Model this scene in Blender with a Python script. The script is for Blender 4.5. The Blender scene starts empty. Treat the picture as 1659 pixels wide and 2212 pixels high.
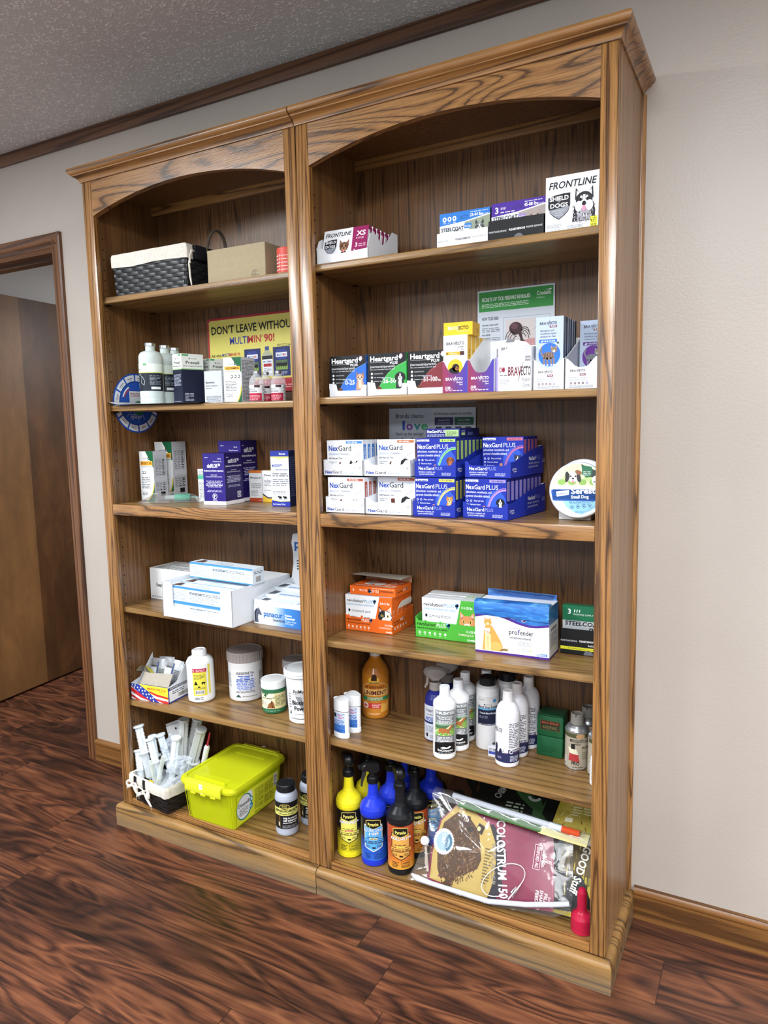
import bpy, bmesh, math, random
from math import sin, cos, pi, radians, hypot, atan2, sqrt
from mathutils import Vector, Matrix
from mathutils.geometry import tessellate_polygon
random.seed(7)
SC = bpy.context.scene
COL = SC.collection

# ---------------------------------------------------------------- camera
cam_d = bpy.data.cameras.new('camera'); cam = bpy.data.objects.new('camera', cam_d); COL.objects.link(cam)
cam_d.sensor_fit = 'HORIZONTAL'; cam_d.sensor_width = 36.0; cam_d.lens = 36.0 * 1543.5 / 1659.0
cam_d.clip_start = 0.02
def cam_axes(yaw, pitch, roll):
    fw = Vector((-sin(yaw)*cos(pitch), cos(yaw)*cos(pitch), sin(pitch)))
    r0 = Vector((cos(yaw), sin(yaw), 0)); u0 = r0.cross(fw)
    return r0*cos(roll)+u0*sin(roll), u0*cos(roll)-r0*sin(roll), fw
r_, u_, f_ = cam_axes(radians(28.59565), radians(-6.73573), radians(-1.24770))
cam.matrix_world = Matrix(((r_.x, u_.x, -f_.x, 1.92070), (r_.y, u_.y, -f_.y, -1.60520), (r_.z, u_.z, -f_.z, 1.33398), (0, 0, 0, 1)))
SC.camera = cam

# ---------------------------------------------------------------- light and exposure
wd = bpy.data.worlds.new('world'); SC.world = wd; wd.use_nodes = True
wd.node_tree.nodes['Background'].inputs[0].default_value = (0.95, 0.97, 1.0, 1)
wd.node_tree.nodes['Background'].inputs[1].default_value = 0.5
def lamp(name, loc, sx, sy, power, col=(1, 0.97, 0.93), rot=(0, 0, 0)):
    l = bpy.data.lights.new(name, 'AREA'); l.shape = 'RECTANGLE'; l.size = sx; l.size_y = sy; l.energy = power; l.color = col
    o = bpy.data.objects.new(name, l); o.location = loc; o.rotation_euler = rot; COL.objects.link(o); return o
# the room's fluorescent ceiling troffers
for px, py, sy, pw in ((-0.5, -1.75, 1.3, 66), (1.75, -1.9, 1.2, 54), (4.0, -1.75, 1.2, 74), (-0.5, -4.4, 1.2, 50), (1.75, -4.4, 1.2, 50), (4.1, -4.4, 1.2, 45)):
    lamp('ceiling_troffer', (px, py, 2.42), 0.6, sy, pw, (0.95, 0.98, 1.0))
lamp('next_room_troffer', (-0.2, 2.2, 2.42), 0.6, 1.2, 30, (0.9, 0.95, 1.0))
SC.view_settings.view_transform = 'Standard'; SC.view_settings.look = 'None'
SC.view_settings.exposure = 0.65; SC.view_settings.gamma = 1.0; SC.view_settings.use_curve_mapping = False
SC.cycles.use_denoising = True
SC.cycles.max_bounces = 8; SC.cycles.transparent_max_bounces = 16; SC.cycles.caustics_reflective = False; SC.cycles.caustics_refractive = False
SC.cycles.sample_clamp_indirect = 4.0

# ---------------------------------------------------------------- materials
def lin(c):
    c = c / 255.0
    return c / 12.92 if c <= 0.04045 else ((c + 0.055) / 1.055) ** 2.4
def hexc(h):
    h = h.lstrip('#'); return tuple(lin(int(h[i:i+2], 16)) for i in (0, 2, 4)) + (1.0,)
class NT:
    def __init__(s, name):
        s.m = bpy.data.materials.new(name); s.m.use_nodes = True; s.t = s.m.node_tree; s.b = s.t.nodes['Principled BSDF']
    def n(s, typ, **k):
        nd = s.t.nodes.new('ShaderNode' + typ)
        for a, v in k.items(): setattr(nd, a, v)
        return nd
    def l(s, a, b): s.t.links.new(a, b)
    def math(s, op, a, b=None, c=None):
        nd = s.n('Math', operation=op)
        for i, v in enumerate((a, b, c)):
            if v is None: continue
            if isinstance(v, (int, float)): nd.inputs[i].default_value = v
            else: s.l(v, nd.inputs[i])
        return nd.outputs[0]
    def ramp(s, fac, stops, interp='LINEAR'):
        nd = s.n('ValToRGB'); cr = nd.color_ramp; cr.interpolation = interp
        while len(cr.elements) < len(stops): cr.elements.new(0.5)
        for e, (p, c) in zip(cr.elements, stops): e.position = p; e.color = hexc(c) if isinstance(c, str) else c
        s.l(fac, nd.inputs[0]); return nd.outputs[0]
    def noise(s, vec, scale, detail=2, rough=0.5, dist=0.0, out=0):
        nd = s.n('TexNoise'); nd.inputs['Scale'].default_value = scale; nd.inputs['Detail'].default_value = detail
        nd.inputs['Roughness'].default_value = rough; nd.inputs['Distortion'].default_value = dist
        if vec is not None: s.l(vec, nd.inputs['Vector'])
        return nd.outputs[out]
    def mapping(s, vec, scale=(1, 1, 1), loc=(0, 0, 0), rot=(0, 0, 0)):
        nd = s.n('Mapping'); nd.inputs['Scale'].default_value = scale; nd.inputs['Location'].default_value = loc; nd.inputs['Rotation'].default_value = rot
        s.l(vec, nd.inputs['Vector']); return nd.outputs[0]
    def mix(s, fac, a, b, mode='MIX'):
        nd = s.n('MixRGB', blend_type=mode)
        for i, v in enumerate((fac, a, b)):
            if isinstance(v, (int, float)): nd.inputs[i].default_value = v
            elif isinstance(v, str): nd.inputs[i].default_value = hexc(v)
            else: s.l(v, nd.inputs[i])
        return nd.outputs[0]
    def bump(s, h, strength, dist=0.01):
        nd = s.n('Bump'); nd.inputs['Strength'].default_value = strength; nd.inputs['Distance'].default_value = dist
        s.l(h, nd.inputs['Height']); s.l(nd.outputs[0], s.b.inputs['Normal'])
    def set(s, **k):
        for a, v in k.items():
            i = s.b.inputs[a.replace('_', ' ')]
            if isinstance(v, (int, float, tuple)): i.default_value = v
            elif isinstance(v, str): i.default_value = hexc(v)
            else: s.l(v, i)
        return s
_mats = {}
def P(h, rough=0.45, **k):
    key = (h, rough, tuple(sorted(k.items())))
    if key not in _mats:
        t = NT('print_' + h.strip('#')); t.set(Base_Color=h, Roughness=rough, Specular_IOR_Level=0.28, **k)
        _mats[key] = t.m
    return _mats[key]
def varied(name, h1, h2, scale, rough=0.6, stretch=(1, 1, 1), bump=0.0, bscale=None, **k):
    """a solid colour with a soft procedural mottling and a little surface relief"""
    t = NT(name); tc = t.n('TexCoord').outputs['Object']; v = t.mapping(tc, stretch)
    c = t.ramp(t.noise(v, scale, 4, 0.6), [(0.3, h1), (0.7, h2)])
    t.set(Base_Color=c, Roughness=rough, **k)
    if bump: t.bump(t.noise(v, bscale or scale * 3, 3), bump, 0.002)
    return t.m
def oak(name, axis, cols, scale=7.0, rings=15.0, stretch=0.035, rough=0.36, pores=0.35, line=0.16, seed=0.0, dist=0.35, coat=0.0):
    t = NT(name); tc = t.n('TexCoord').outputs['Object']
    rnd = t.n('ObjectInfo').outputs['Random']
    off = t.n('CombineXYZ'); 
    for i in range(3): t.l(t.math('MULTIPLY_ADD', rnd, 37.0 + 11 * i, seed + i * 3.1), off.inputs[i])
    add = t.n('VectorMath', operation='ADD'); t.l(tc, add.inputs[0]); t.l(off.outputs[0], add.inputs[1])
    sc = [1, 1, 1]; sc['xyz'.index(axis)] = stretch
    v = t.mapping(add.outputs[0], tuple(sc))
    n = t.noise(v, scale, 1.5, 0.45, dist)
    fr = t.math('FRACT', t.math('MULTIPLY', n, rings))
    wob = t.noise(v, 190, 3, 0.7)
    fr = t.math('ADD', fr, t.math('MULTIPLY_ADD', wob, 0.4, -0.2))
    c = t.ramp(fr, [(0.0, cols[0]), (line, cols[0]), (line+0.12, cols[1]), (0.55, cols[2]), (0.9, cols[1]), (1.0, cols[0])])
    sc2 = [1, 1, 1]; sc2['xyz'.index(axis)] = 0.02
    p = t.noise(t.mapping(add.outputs[0], tuple(sc2)), 420, 2, 0.6)
    pr = t.ramp(p, [(0.36, '#5a5a5a'), (0.52, '#ffffff')])
    c = t.mix(pores, c, pr, 'MULTIPLY')
    big = t.ramp(t.noise(v, 2.2, 2), [(0.3, '#c8c0b8'), (0.7, '#ffffff')])
    c = t.mix(0.6, c, big, 'MULTIPLY')
    t.set(Base_Color=c, Roughness=rough, Coat_Weight=coat, Coat_Roughness=0.2); t.bump(pr, 0.2, 0.0006)
    return t.m
OAKC = ('#593b1f', '#9b6d3b', '#ae7f48')
OAK_V = oak('oak_upright_grain', 'z', OAKC, 15, 17, 0.028, 0.3, line=0.05, pores=0.55, coat=0.4)
OAK_H = oak('oak_lengthways_grain', 'x', OAKC, 9, 17, line=0.06, coat=0.35)
OAK_RAIL = oak('oak_cathedral_grain', 'x', ('#553a20', '#96693a', '#a97c48'), 6.5, 24, 0.13, 0.3, line=0.06, dist=0.7, coat=0.4, pores=0.5)
OAK_Y = oak('oak_depthways_grain', 'y', OAKC, 8, 15)
OAK_SHELF = oak('oak_shelf_veneer', 'x', ('#6a4d2a', '#8f6d40', '#9c7949'), 6, 14, 0.06, 0.33, pores=0.35, line=0.04, coat=0.12)
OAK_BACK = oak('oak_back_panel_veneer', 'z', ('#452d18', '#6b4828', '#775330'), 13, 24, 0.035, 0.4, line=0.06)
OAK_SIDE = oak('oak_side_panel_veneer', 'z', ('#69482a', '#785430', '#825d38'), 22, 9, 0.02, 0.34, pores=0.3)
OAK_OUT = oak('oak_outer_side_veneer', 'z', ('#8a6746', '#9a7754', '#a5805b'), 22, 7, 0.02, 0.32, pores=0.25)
OAK_BASE = oak('oak_worn_base', 'x', ('#5e4528', '#94703f', '#a67f49'), 7, 16, 0.04, 0.45, line=0.12)
def worn(m):
    # scuffed and greyed by mopping along the foot of the plinth
    nt = m.node_tree; b = nt.nodes['Principled BSDF']; lk = b.inputs['Base Color'].links[0]; src = lk.from_socket
    t = NT.__new__(NT); t.m, t.t, t.b = m, nt, b; sp = t.n('SeparateXYZ'); tc = t.n('TexCoord').outputs['Object']; t.l(tc, sp.inputs[0])
    z = t.math('ADD', sp.outputs[2], t.math('MULTIPLY_ADD', t.noise(t.mapping(tc, (2, 6, 9)), 6, 4, .65), 0.07, -0.035))
    f = t.ramp(z, [(0.0, '#c8c8c8'), (0.03, '#a0a0a0'), (0.062, '#000000')]); t.l(t.mix(f, src, '#6e6658'), b.inputs['Base Color'])
worn(OAK_BASE)
DOORW = varied('stained_birch_door', '#5e3e20', '#8a5e33', 5, 0.5, (1, 1, 0.3), 0.05)
def leaf(m):
    # two veneer leaves, the hinge side paler and blotchier
    nt = m.node_tree; b = nt.nodes['Principled BSDF']; src = b.inputs['Base Color'].links[0].from_socket
    t = NT.__new__(NT); t.m, t.t, t.b = m, nt, b; tc = t.n('TexCoord').outputs['Object']; sp = t.n('SeparateXYZ'); t.l(tc, sp.inputs[0])
    bl = t.ramp(t.noise(t.mapping(tc, (1, 1, .45)), 9, 5, .65, 1.0), [(.3, '#8a7a70'), (.7, '#ffffff')]); c = t.mix(.6, src, bl, 'MULTIPLY')
    f = t.math('GREATER_THAN', sp.outputs[1], 0.37); t.l(t.mix(f, t.mix(0.18, c, '#b98a58'), t.mix(0.5, c, '#b0a090', 'MULTIPLY')), b.inputs['Base Color'])
leaf(DOORW)
TRIMW = oak('stained_trim', 'z', ('#4a2c16', '#6d4526', '#7c5130'), 12, 9, 0.03, 0.35)
TRIMH = oak('stained_trim_lengthways', 'x', ('#4a2c16', '#6d4526', '#7c5130'), 12, 9, 0.03, 0.35)
BASEB = oak('stained_baseboard', 'x', ('#5c3a1a', '#84592c', '#946636'), 12, 9, 0.03, 0.33)
CTRIM = oak('dark_ceiling_trim', 'x', ('#4a2e1c', '#6a4830', '#765238'), 12, 9, 0.03, 0.45)

def wall_mat():
    t = NT('painted_wall'); tc = t.n('TexCoord').outputs['Object']
    t.set(Base_Color=t.ramp(t.noise(tc, 3, 3), [(0.3, '#b3aba3'), (0.7, '#b9b1a9')]), Roughness=0.42)
    t.bump(t.noise(tc, 140, 3, 0.6), 0.18, 0.003); return t.m
def ceil_mat():
    t = NT('popcorn_ceiling'); tc = t.n('TexCoord').outputs['Object']
    vo = t.n('TexVoronoi'); vo.inputs['Scale'].default_value = 95; t.l(t.mix(0.03, tc, t.noise(tc, 60, 2, out=1)), vo.inputs['Vector'])
    h = t.ramp(vo.outputs['Distance'], [(0.12, '#ffffff'), (0.55, '#000000')])
    h2 = t.math('MULTIPLY', h, t.ramp(t.noise(tc, 55, 2), [(0.38, '#000000'), (0.55, '#ffffff')]))
    t.set(Base_Color=t.mix(h2, '#c4c4c4', '#fbfbfb'), Roughness=0.9); t.bump(h2, 0.45, 0.005); return t.m
def floor_mat():
    t = NT('vinyl_plank_floor'); tc = t.n('TexCoord').outputs['Object']
    sp = t.n('SeparateXYZ'); t.l(tc, sp.inputs[0]); X, Y = sp.outputs[0], sp.outputs[1]
    ry = t.math('DIVIDE', Y, 0.152); row = t.math('FLOOR', ry); fy = t.math('FRACT', ry)
    wn = t.n('TexWhiteNoise', noise_dimensions='1D'); t.l(row, wn.inputs['W'])
    rx = t.math('DIVIDE', t.math('ADD', X, t.math('MULTIPLY', wn.outputs['Value'], 1.22)), 1.22); colm = t.math('FLOOR', rx); fx = t.math('FRACT', rx)
    cb = t.n('CombineXYZ'); t.l(row, cb.inputs[0]); t.l(colm, cb.inputs[1])
    wn2 = t.n('TexWhiteNoise', noise_dimensions='3D'); t.l(cb.outputs[0], wn2.inputs['Vector'])
    sc = t.n('VectorMath', operation='SCALE'); t.l(wn2.outputs['Color'], sc.inputs[0]); sc.inputs['Scale'].default_value = 30
    ad = t.n('VectorMath', operation='ADD'); t.l(tc, ad.inputs[0]); t.l(sc.outputs[0], ad.inputs[1])
    v = t.mapping(ad.outputs[0], (0.2, 1, 1))
    n = t.noise(v, 8.0, 2.0, 0.5, 1.1)
    fr = t.math('PINGPONG', t.math('MULTIPLY', n, 13.0), 1.0)
    fine = t.noise(t.mapping(ad.outputs[0], (0.05, 1, 1)), 75, 4, 0.7, 0.4)
    fr = t.math('ADD', t.math('MULTIPLY_ADD', fr, 0.62, 0.2), t.math('MULTIPLY_ADD', fine, 1.3, -0.65))
    c = t.ramp(fr, [(0.02, '#241410'), (0.25, '#42261b'), (0.5, '#603826'), (0.78, '#7a4b32'), (1.0, '#885838')])
    bl = t.ramp(t.noise(v, 4.2, 4, 0.6, 0.9), [(0.34, '#5c5150'), (0.56, '#ffffff')])
    c = t.mix(0.7, c, bl, 'MULTIPLY')
    pv = t.ramp(wn2.outputs['Value'], [(0, '#ece6e2'), (1, '#ffffff')]); c = t.mix(1.0, c, pv, 'MULTIPLY')
    sy = t.math('LESS_THAN', t.math('MINIMUM', fy, t.math('SUBTRACT', 1.0, fy)), 0.006)
    sx = t.math('LESS_THAN', t.math('MINIMUM', fx, t.math('SUBTRACT', 1.0, fx)), 0.0011)
    seam = t.math('MAXIMUM', sy, sx); c = t.mix(t.math('MULTIPLY', seam, 0.65), c, '#150b08')
    t.set(Base_Color=c, Roughness=t.math('MULTIPLY_ADD', fine, 0.25, 0.3)); t.bump(fine, 0.12, 0.001); return t.m
WALL, CEIL, FLOOR = wall_mat(), ceil_mat(), floor_mat()
def filmy(name, rough=0.12, gloss=0.16, haze=0.04, crink=0.0):
    """clear film: mostly see-through with sharp glints"""
    t = NT(name); tr = t.n('BsdfTransparent'); gl = t.n('BsdfGlossy'); gl.inputs['Roughness'].default_value = rough; gl.inputs['Color'].default_value = (1, 1, 1, 1)
    df = t.n('BsdfDiffuse'); df.inputs[0].default_value = (.9, .92, .95, 1); lw = t.n('LayerWeight'); lw.inputs[0].default_value = 0.3
    if crink:
        bp = t.n('Bump'); bp.inputs['Strength'].default_value = crink; bp.inputs['Distance'].default_value = 0.01; t.l(t.noise(t.n('TexCoord').outputs['Object'], 22, 2, .5, .8), bp.inputs['Height'])
        t.l(bp.outputs[0], gl.inputs['Normal'])
    m1 = t.n('MixShader'); t.l(t.math('MULTIPLY_ADD', lw.outputs['Facing'], 0.4, gloss), m1.inputs[0]); t.l(tr.outputs[0], m1.inputs[1]); t.l(gl.outputs[0], m1.inputs[2])
    m2 = t.n('MixShader'); m2.inputs[0].default_value = haze; t.l(m1.outputs[0], m2.inputs[1]); t.l(df.outputs[0], m2.inputs[2])
    t.l(m2.outputs[0], t.t.nodes['Material Output'].inputs[0]); return t.m
def glassy(name, col, alpha_mix, rough=0.08, ior=1.35, tint=None):
    """thin see-through plastic: part clear, part glossy skin"""
    t = NT(name); tr = t.n('BsdfTransparent'); tr.inputs[0].default_value = hexc(tint or '#ffffff')
    t.set(Base_Color=col, Roughness=rough, IOR=ior)
    mx = t.n('MixShader'); 
    lw = t.n('LayerWeight'); lw.inputs[0].default_value = 0.35
    f = t.math('MULTIPLY_ADD', lw.outputs['Facing'], 0.35, alpha_mix); t.l(f, mx.inputs[0])
    t.l(tr.outputs[0], mx.inputs[1]); t.l(t.b.outputs[0], mx.inputs[2])
    out = t.t.nodes['Material Output']; t.l(mx.outputs[0], out.inputs[0]); return t.m

# ---------------------------------------------------------------- mesh builder
class MB:
    def __init__(s): s.v = []; s.f = []; s.mi = []; s.sm = []; s.mats = []; s.M = Matrix.Identity(4)
    def mat(s, m):
        if isinstance(m, str): m = P(m)
        if m not in s.mats: s.mats.append(m)
        return s.mats.index(m)
    def add(s, vs, fs, m, smooth=False):
        b = len(s.v); M = s.M
        s.v.extend([tuple(M @ Vector(p)) for p in vs]); k = s.mat(m)
        for f in fs: s.f.append([b + i for i in f]); s.mi.append(k); s.sm.append(smooth)
    def box(s, x0, x1, y0, y1, z0, z1, m, bev=0.0, seg=2, skip=()):
        if bev:
            bm = bmesh.new(); bmesh.ops.create_cube(bm, size=1)
            for v in bm.verts: v.co = Vector(((x0+x1)/2 + v.co.x*(x1-x0), (y0+y1)/2 + v.co.y*(y1-y0), (z0+z1)/2 + v.co.z*(z1-z0)))
            bmesh.ops.bevel(bm, geom=bm.edges[:], offset=bev, segments=seg, affect='EDGES', profile=0.5)
            s.frombm(bm, m, True); return s
        vs = [(x0,y0,z0),(x1,y0,z0),(x1,y1,z0),(x0,y1,z0),(x0,y0,z1),(x1,y0,z1),(x1,y1,z1),(x0,y1,z1)]
        fs = {'b': (3,2,1,0), 't': (4,5,6,7), 'f': (0,1,5,4), 'r': (1,2,6,5), 'k': (2,3,7,6), 'l': (3,0,4,7)}
        for k, f in fs.items():
            if k in skip: continue
            s.add([vs[i] for i in f], [(0,1,2,3)], m[k] if isinstance(m, dict) and k in m else (m['*'] if isinstance(m, dict) else m))
        return s
    def frombm(s, bm, m, smooth=False):
        bm.verts.ensure_lookup_table(); s.add([v.co[:] for v in bm.verts], [[v.index for v in f.verts] for f in bm.faces], m, smooth); bm.free(); return s
    def lathe(s, prof, m, seg=40, cx=0, cy=0, sx=1, sy=1, a0=0, a1=2*pi):
        """prof: (r, z[, mat]) bottom to top; mat applies to the band that starts there"""
        full = abs(a1 - a0 - 2*pi) < 1e-6; n = seg if full else seg + 1; cur = m; rings = []
        for q in prof:
            rings.append([(cx + q[0]*sx*cos(a0+(a1-a0)*i/seg), cy + q[0]*sy*sin(a0+(a1-a0)*i/seg), q[1]) for i in range(n)])
        for k in range(len(prof)-1):
            if len(prof[k]) > 2: cur = prof[k][2]
            if prof[k][0] < 1e-7 and prof[k+1][0] < 1e-7: continue
            vs = rings[k] + rings[k+1]
            fs = [(i, (i+1) % n, n+(i+1) % n, n+i) for i in range(n if full else seg)]
            s.add(vs, fs, cur, True)
        return s
    def tube(s, pts, r, m, seg=8, caps=True):
        pts = [Vector(p) for p in pts]; rs = r if isinstance(r, (list, tuple)) else [r]*len(pts); vs = []; N = len(pts)
        up = None
        for i, p in enumerate(pts):
            d = (pts[min(i+1, N-1)] - pts[max(i-1, 0)]).normalized()
            if up is None: up = Vector((0, 0, 1)) if abs(d.z) < 0.9 else Vector((1, 0, 0))
            a = d.cross(up).normalized(); b = a.cross(d).normalized(); up = b
            for k in range(seg): vs.append(p + a*rs[i]*cos(2*pi*k/seg) + b*rs[i]*sin(2*pi*k/seg))
        fs = [(i*seg+k, i*seg+(k+1) % seg, (i+1)*seg+(k+1) % seg, (i+1)*seg+k) for i in range(N-1) for k in range(seg)]
        if caps: fs += [tuple(range(seg))[::-1], tuple(range((N-1)*seg, N*seg))]
        s.add(vs, fs, m, True); return s
    def prism(s, poly, axis, a, b, m, smooth=False):
        """extrude a 2-D outline along axis from a to b; other two coordinates in xyz order"""
        i = 'xyz'.index(axis); n = len(poly)
        def mk(p, h): q = [p[0], p[1]]; q.insert(i, h); return q
        vs = [mk(p, a) for p in poly] + [mk(p, b) for p in poly]
        s.add(vs, [(k, (k+1) % n, n+(k+1) % n, n+k) for k in range(n)], m, smooth)
        tri = tessellate_polygon([[Vector((p[0], p[1], 0)) for p in poly]])
        s.add(vs, [tuple(t) for t in tri] + [tuple(n+j for j in t) for t in tri], m); return s
    def grid(s, fn, nu, nv, m, smooth=True):
        vs = [fn(i/nu, j/nv) for j in range(nv+1) for i in range(nu+1)]
        fs = [(j*(nu+1)+i, j*(nu+1)+i+1, (j+1)*(nu+1)+i+1, (j+1)*(nu+1)+i) for j in range(nv) for i in range(nu)]
        s.add(vs, fs, m, smooth); return s
    def build(s, name, parent=None, loc=None, rot=None):
        me = bpy.data.meshes.new(name); me.from_pydata([tuple(v) for v in s.v], [], s.f); 
        for m in s.mats: me.materials.append(m)
        me.polygons.foreach_set('material_index', s.mi); me.polygons.foreach_set('use_smooth', s.sm); me.update()
        if any(s.sm):
            try: me.set_sharp_from_angle(angle=radians(42))
            except Exception: pass
        o = bpy.data.objects.new(name, me); COL.objects.link(o)
        if parent: o.parent = parent
        if loc is not None: o.location = loc
        if rot is not None: o.rotation_euler = rot
        return o
def tag(o, label=None, cat=None, group=None, kind=None):
    if label: o['label'] = label
    if cat: o['category'] = cat
    if group: o['group'] = group
    if kind: o['kind'] = kind
    return o
def thing(name, label, cat, loc=(0,0,0), rotz=0, group=None, tilt=0.0):
    o = bpy.data.objects.new(name, None); o.empty_display_size = 0.05; COL.objects.link(o); o.location = loc; o.rotation_euler = (0, tilt, radians(rotz)); return tag(o, label, cat, group)
def copy_thing(o, loc=None, rotz=None, label=None, group=None):
    def cp(q, par):
        c = q.copy(); COL.objects.link(c)
        if par: c.parent = par
        for ch in q.children: cp(ch, c)
        return c
    c = cp(o, None)
    if loc is not None: c.location = loc
    if rotz is not None: c.rotation_euler[2] = radians(rotz)
    if label: c['label'] = label
    if group: c['group'] = group
    return c
def struct(o): o['kind'] = 'structure'; return o
# ---------------------------------------------------------------- room
D = 0.2936; HC = 2.43
def simple(name, x0, x1, y0, y1, z0, z1, m, bev=0, parent=None): return MB().box(x0, x1, y0, y1, z0, z1, m, bev).build(name, parent)
struct(simple('floor', -3.2, 5.2, -2.1, 4.2, -0.05, 0, FLOOR))
struct(simple('ceiling', -3.2, 5.2, -5.4, 4.2, HC, HC+0.05, CEIL))
DX0, DX1, DZ = -1.40, -0.5325, 2.045       # doorway
m = MB(); m.box(DX1, 5.2, D, D+0.12, 0, HC, WALL); m.box(-3.2, DX0, D, D+0.12, 0, HC, WALL); m.box(DX0, DX1, D, D+0.12, DZ, HC, WALL)
struct(m.build('wall_back'))
struct(simple('wall_left', -1.68, -1.60, D+0.12, 4.2, 0, HC, WALL))
struct(simple('wall_far', -1.60, 5.2, 4.1, 4.2, 0, HC, WALL))
struct(simple('wall_right', 5.1, 5.2, -2.1, D, 0, HC, WALL))
struct(simple('trim_1', -3.2, 5.1, D-0.014, D, 2.384, HC, CTRIM, 0.003))
def board(name, x0, x1, m_):
    pr = [(D, 0), (D-0.012, 0), (D-0.012, 0.068), (D-0.014, 0.070), (D-0.016, 0.076), (D-0.015, 0.083), (D-0.011, 0.088), (D, 0.0895)]
    return struct(MB().prism(pr, 'x', x0, x1, m_, True).build(name))
board('baseboard_left', -0.484, -0.0135, BASEB); board('baseboard_right', 1.634, 5.1, BASEB)
# door casing (moulded), jamb and the door swung open into the next room
CW = 0.052
def casing(name, pts, mt):
    # pts: run of the casing on the wall face; profile across its width, proud of the wall
    pr = [(0, 0.0), (0, 0.012), (0.006, 0.016), (0.012, 0.015), (0.016, 0.012), (0.034, 0.010), (0.040, 0.012), (0.047, 0.011), (CW, 0.006), (CW, 0)]
    mb = MB(); 
    for (ax, a0, a1, base, sgn) in pts:
        if ax == 'z': mb.prism([(base + sgn*p, D - q) for p, q in pr], 'z', a0, a1, mt, True)
        else: mb.prism([(D - q, base + sgn*p) for p, q in pr], 'x', a0, a1, mt, True)
    return struct(mb.build(name))
casing('trim_2', [('z', 0, DZ+CW, DX1+CW, -1)], TRIMW); casing('trim_3', [('z', 0, DZ+CW, DX0-CW, 1)], TRIMW)
casing('trim_4', [('x', DX0-CW, DX1+CW-0.001, DZ+CW, -1)], TRIMH)
m = MB(); m.box(DX1-0.004, DX1+0.014, D-0.004, D+0.124, 0, DZ, TRIMW); m.box(DX1-0.016, DX1-0.004, D+0.045, D+0.085, 0, DZ-0.02, TRIMW)
m.box(DX0-0.014, DX0+0.004, D-0.004, D+0.124, 0, DZ, TRIMW)
m.box(DX0, DX1, D-0.004, D+0.124, DZ-0.018, DZ, TRIMH); m.box(DX0+0.01, DX1-0.016, D+0.045, D+0.085, DZ-0.030, DZ-0.018, TRIMH)
struct(m.build('door_frame'))
dm = MB().box(-0.04, 0, 0, 0.86, 0.012, 2.030, DOORW, 0.002)
for q in ((0.29, 1.31), (0.64, 1.30)): dm.lathe([(0.004, 0), (0, 0.0005)], P('#1c120a'), 8)
door = struct(dm.build('door_1', None, (-1.432, D+0.13, 0), (0, 0, radians(6.5))))

# ---------------------------------------------------------------- the two oak bookcases
XS, ZT = 0.8081, 2.11
SH = 0.019
SHELF = {'L1': (.0437, 1.7615, .7558, 1.7575), 'L2': (.0435, 1.4234, .7597, 1.4133), 'L4': (.0444, .7606, .7593, .7514), 'L5': (.0393, .4365, .7593, .4462),
         'R1': (.8496, 1.7645, 1.5769, 1.7569), 'R2': (.8509, 1.4185, 1.5746, 1.4105), 'R4': (.853, .7456, 1.5727, .753), 'R5': (.8488, .4569, 1.5733, .4454),
         'L3': (0, 1.1061, 1, 1.1061), 'R3': (0, 1.1061, 1, 1.1061), 'L6': (0, .0964, 1, .0964), 'R6': (0, .0964, 1, .0964)}
def slope(k): a = SHELF[k]; return (a[3]-a[1])/(a[2]-a[0])
def sz(k, x): a = SHELF[k]; return a[1] + (x-a[0])*slope(k)
def arc_pts(x0, x1, z0, rise, n=28):
    w = (x1-x0)/2; R = (w*w+rise*rise)/(2*rise); cx = (x0+x1)/2; cz = z0+rise-R
    return [(x0+(x1-x0)*i/n, cz+sqrt(max(R*R-(x0+(x1-x0)*i/n-cx)**2, 0))) for i in range(n+1)]
CROWN = [(0, 2.108), (0.004, 2.108), (0.0045, 2.112), (0.007, 2.117), (0.012, 2.122), (0.0165, 2.1245), (0.019, 2.125), (0.019, 2.128), (0.0215, 2.129), (0.026, 2.132), (0.0285, 2.137), (0.0285, 2.142), (0.0265, 2.1465), (0.022, 2.148), (0, 2.148)]
PLINTH = [(0, 0), (0.0195, 0), (0.0195, 0.062), (0.0185, 0.067), (0.015, 0.072), (0.010, 0.0742), (0, 0.0742)]
def run(prof, x0, x1, left, right, m, fx0=None, fx1=None):
    """moulding across the front with mitred returns along the left and/or right side"""
    mb = MB(); n = len(prof)
    path = []
    if left: path += [lambda o, z: (x0-o*left, D, z), lambda o, z: (x0-o*left, -o*1.15, z)]
    else: path += [lambda o, z: (x0, -o*1.15, z)]
    if right: path += [lambda o, z: (x1+o*right, -o*1.15, z), lambda o, z: (x1+o*right, D, z)]
    else: path += [lambda o, z: (x1, -o*1.15, z)]
    rings = [[f(*q) for q in prof] for f in path]
    for a, b in zip(rings, rings[1:]):
        mb.add(a+b, [(i, (i+1) % n, n+(i+1) % n, n+i) for i in range(n)], m, True)
    for rr in (rings[0], rings[-1]):
        flat = tessellate_polygon([[Vector((q[0], q[1], 0)) for q in prof]]); mb.add(rr, [tuple(t) for t in flat], m)
    return mb
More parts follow.
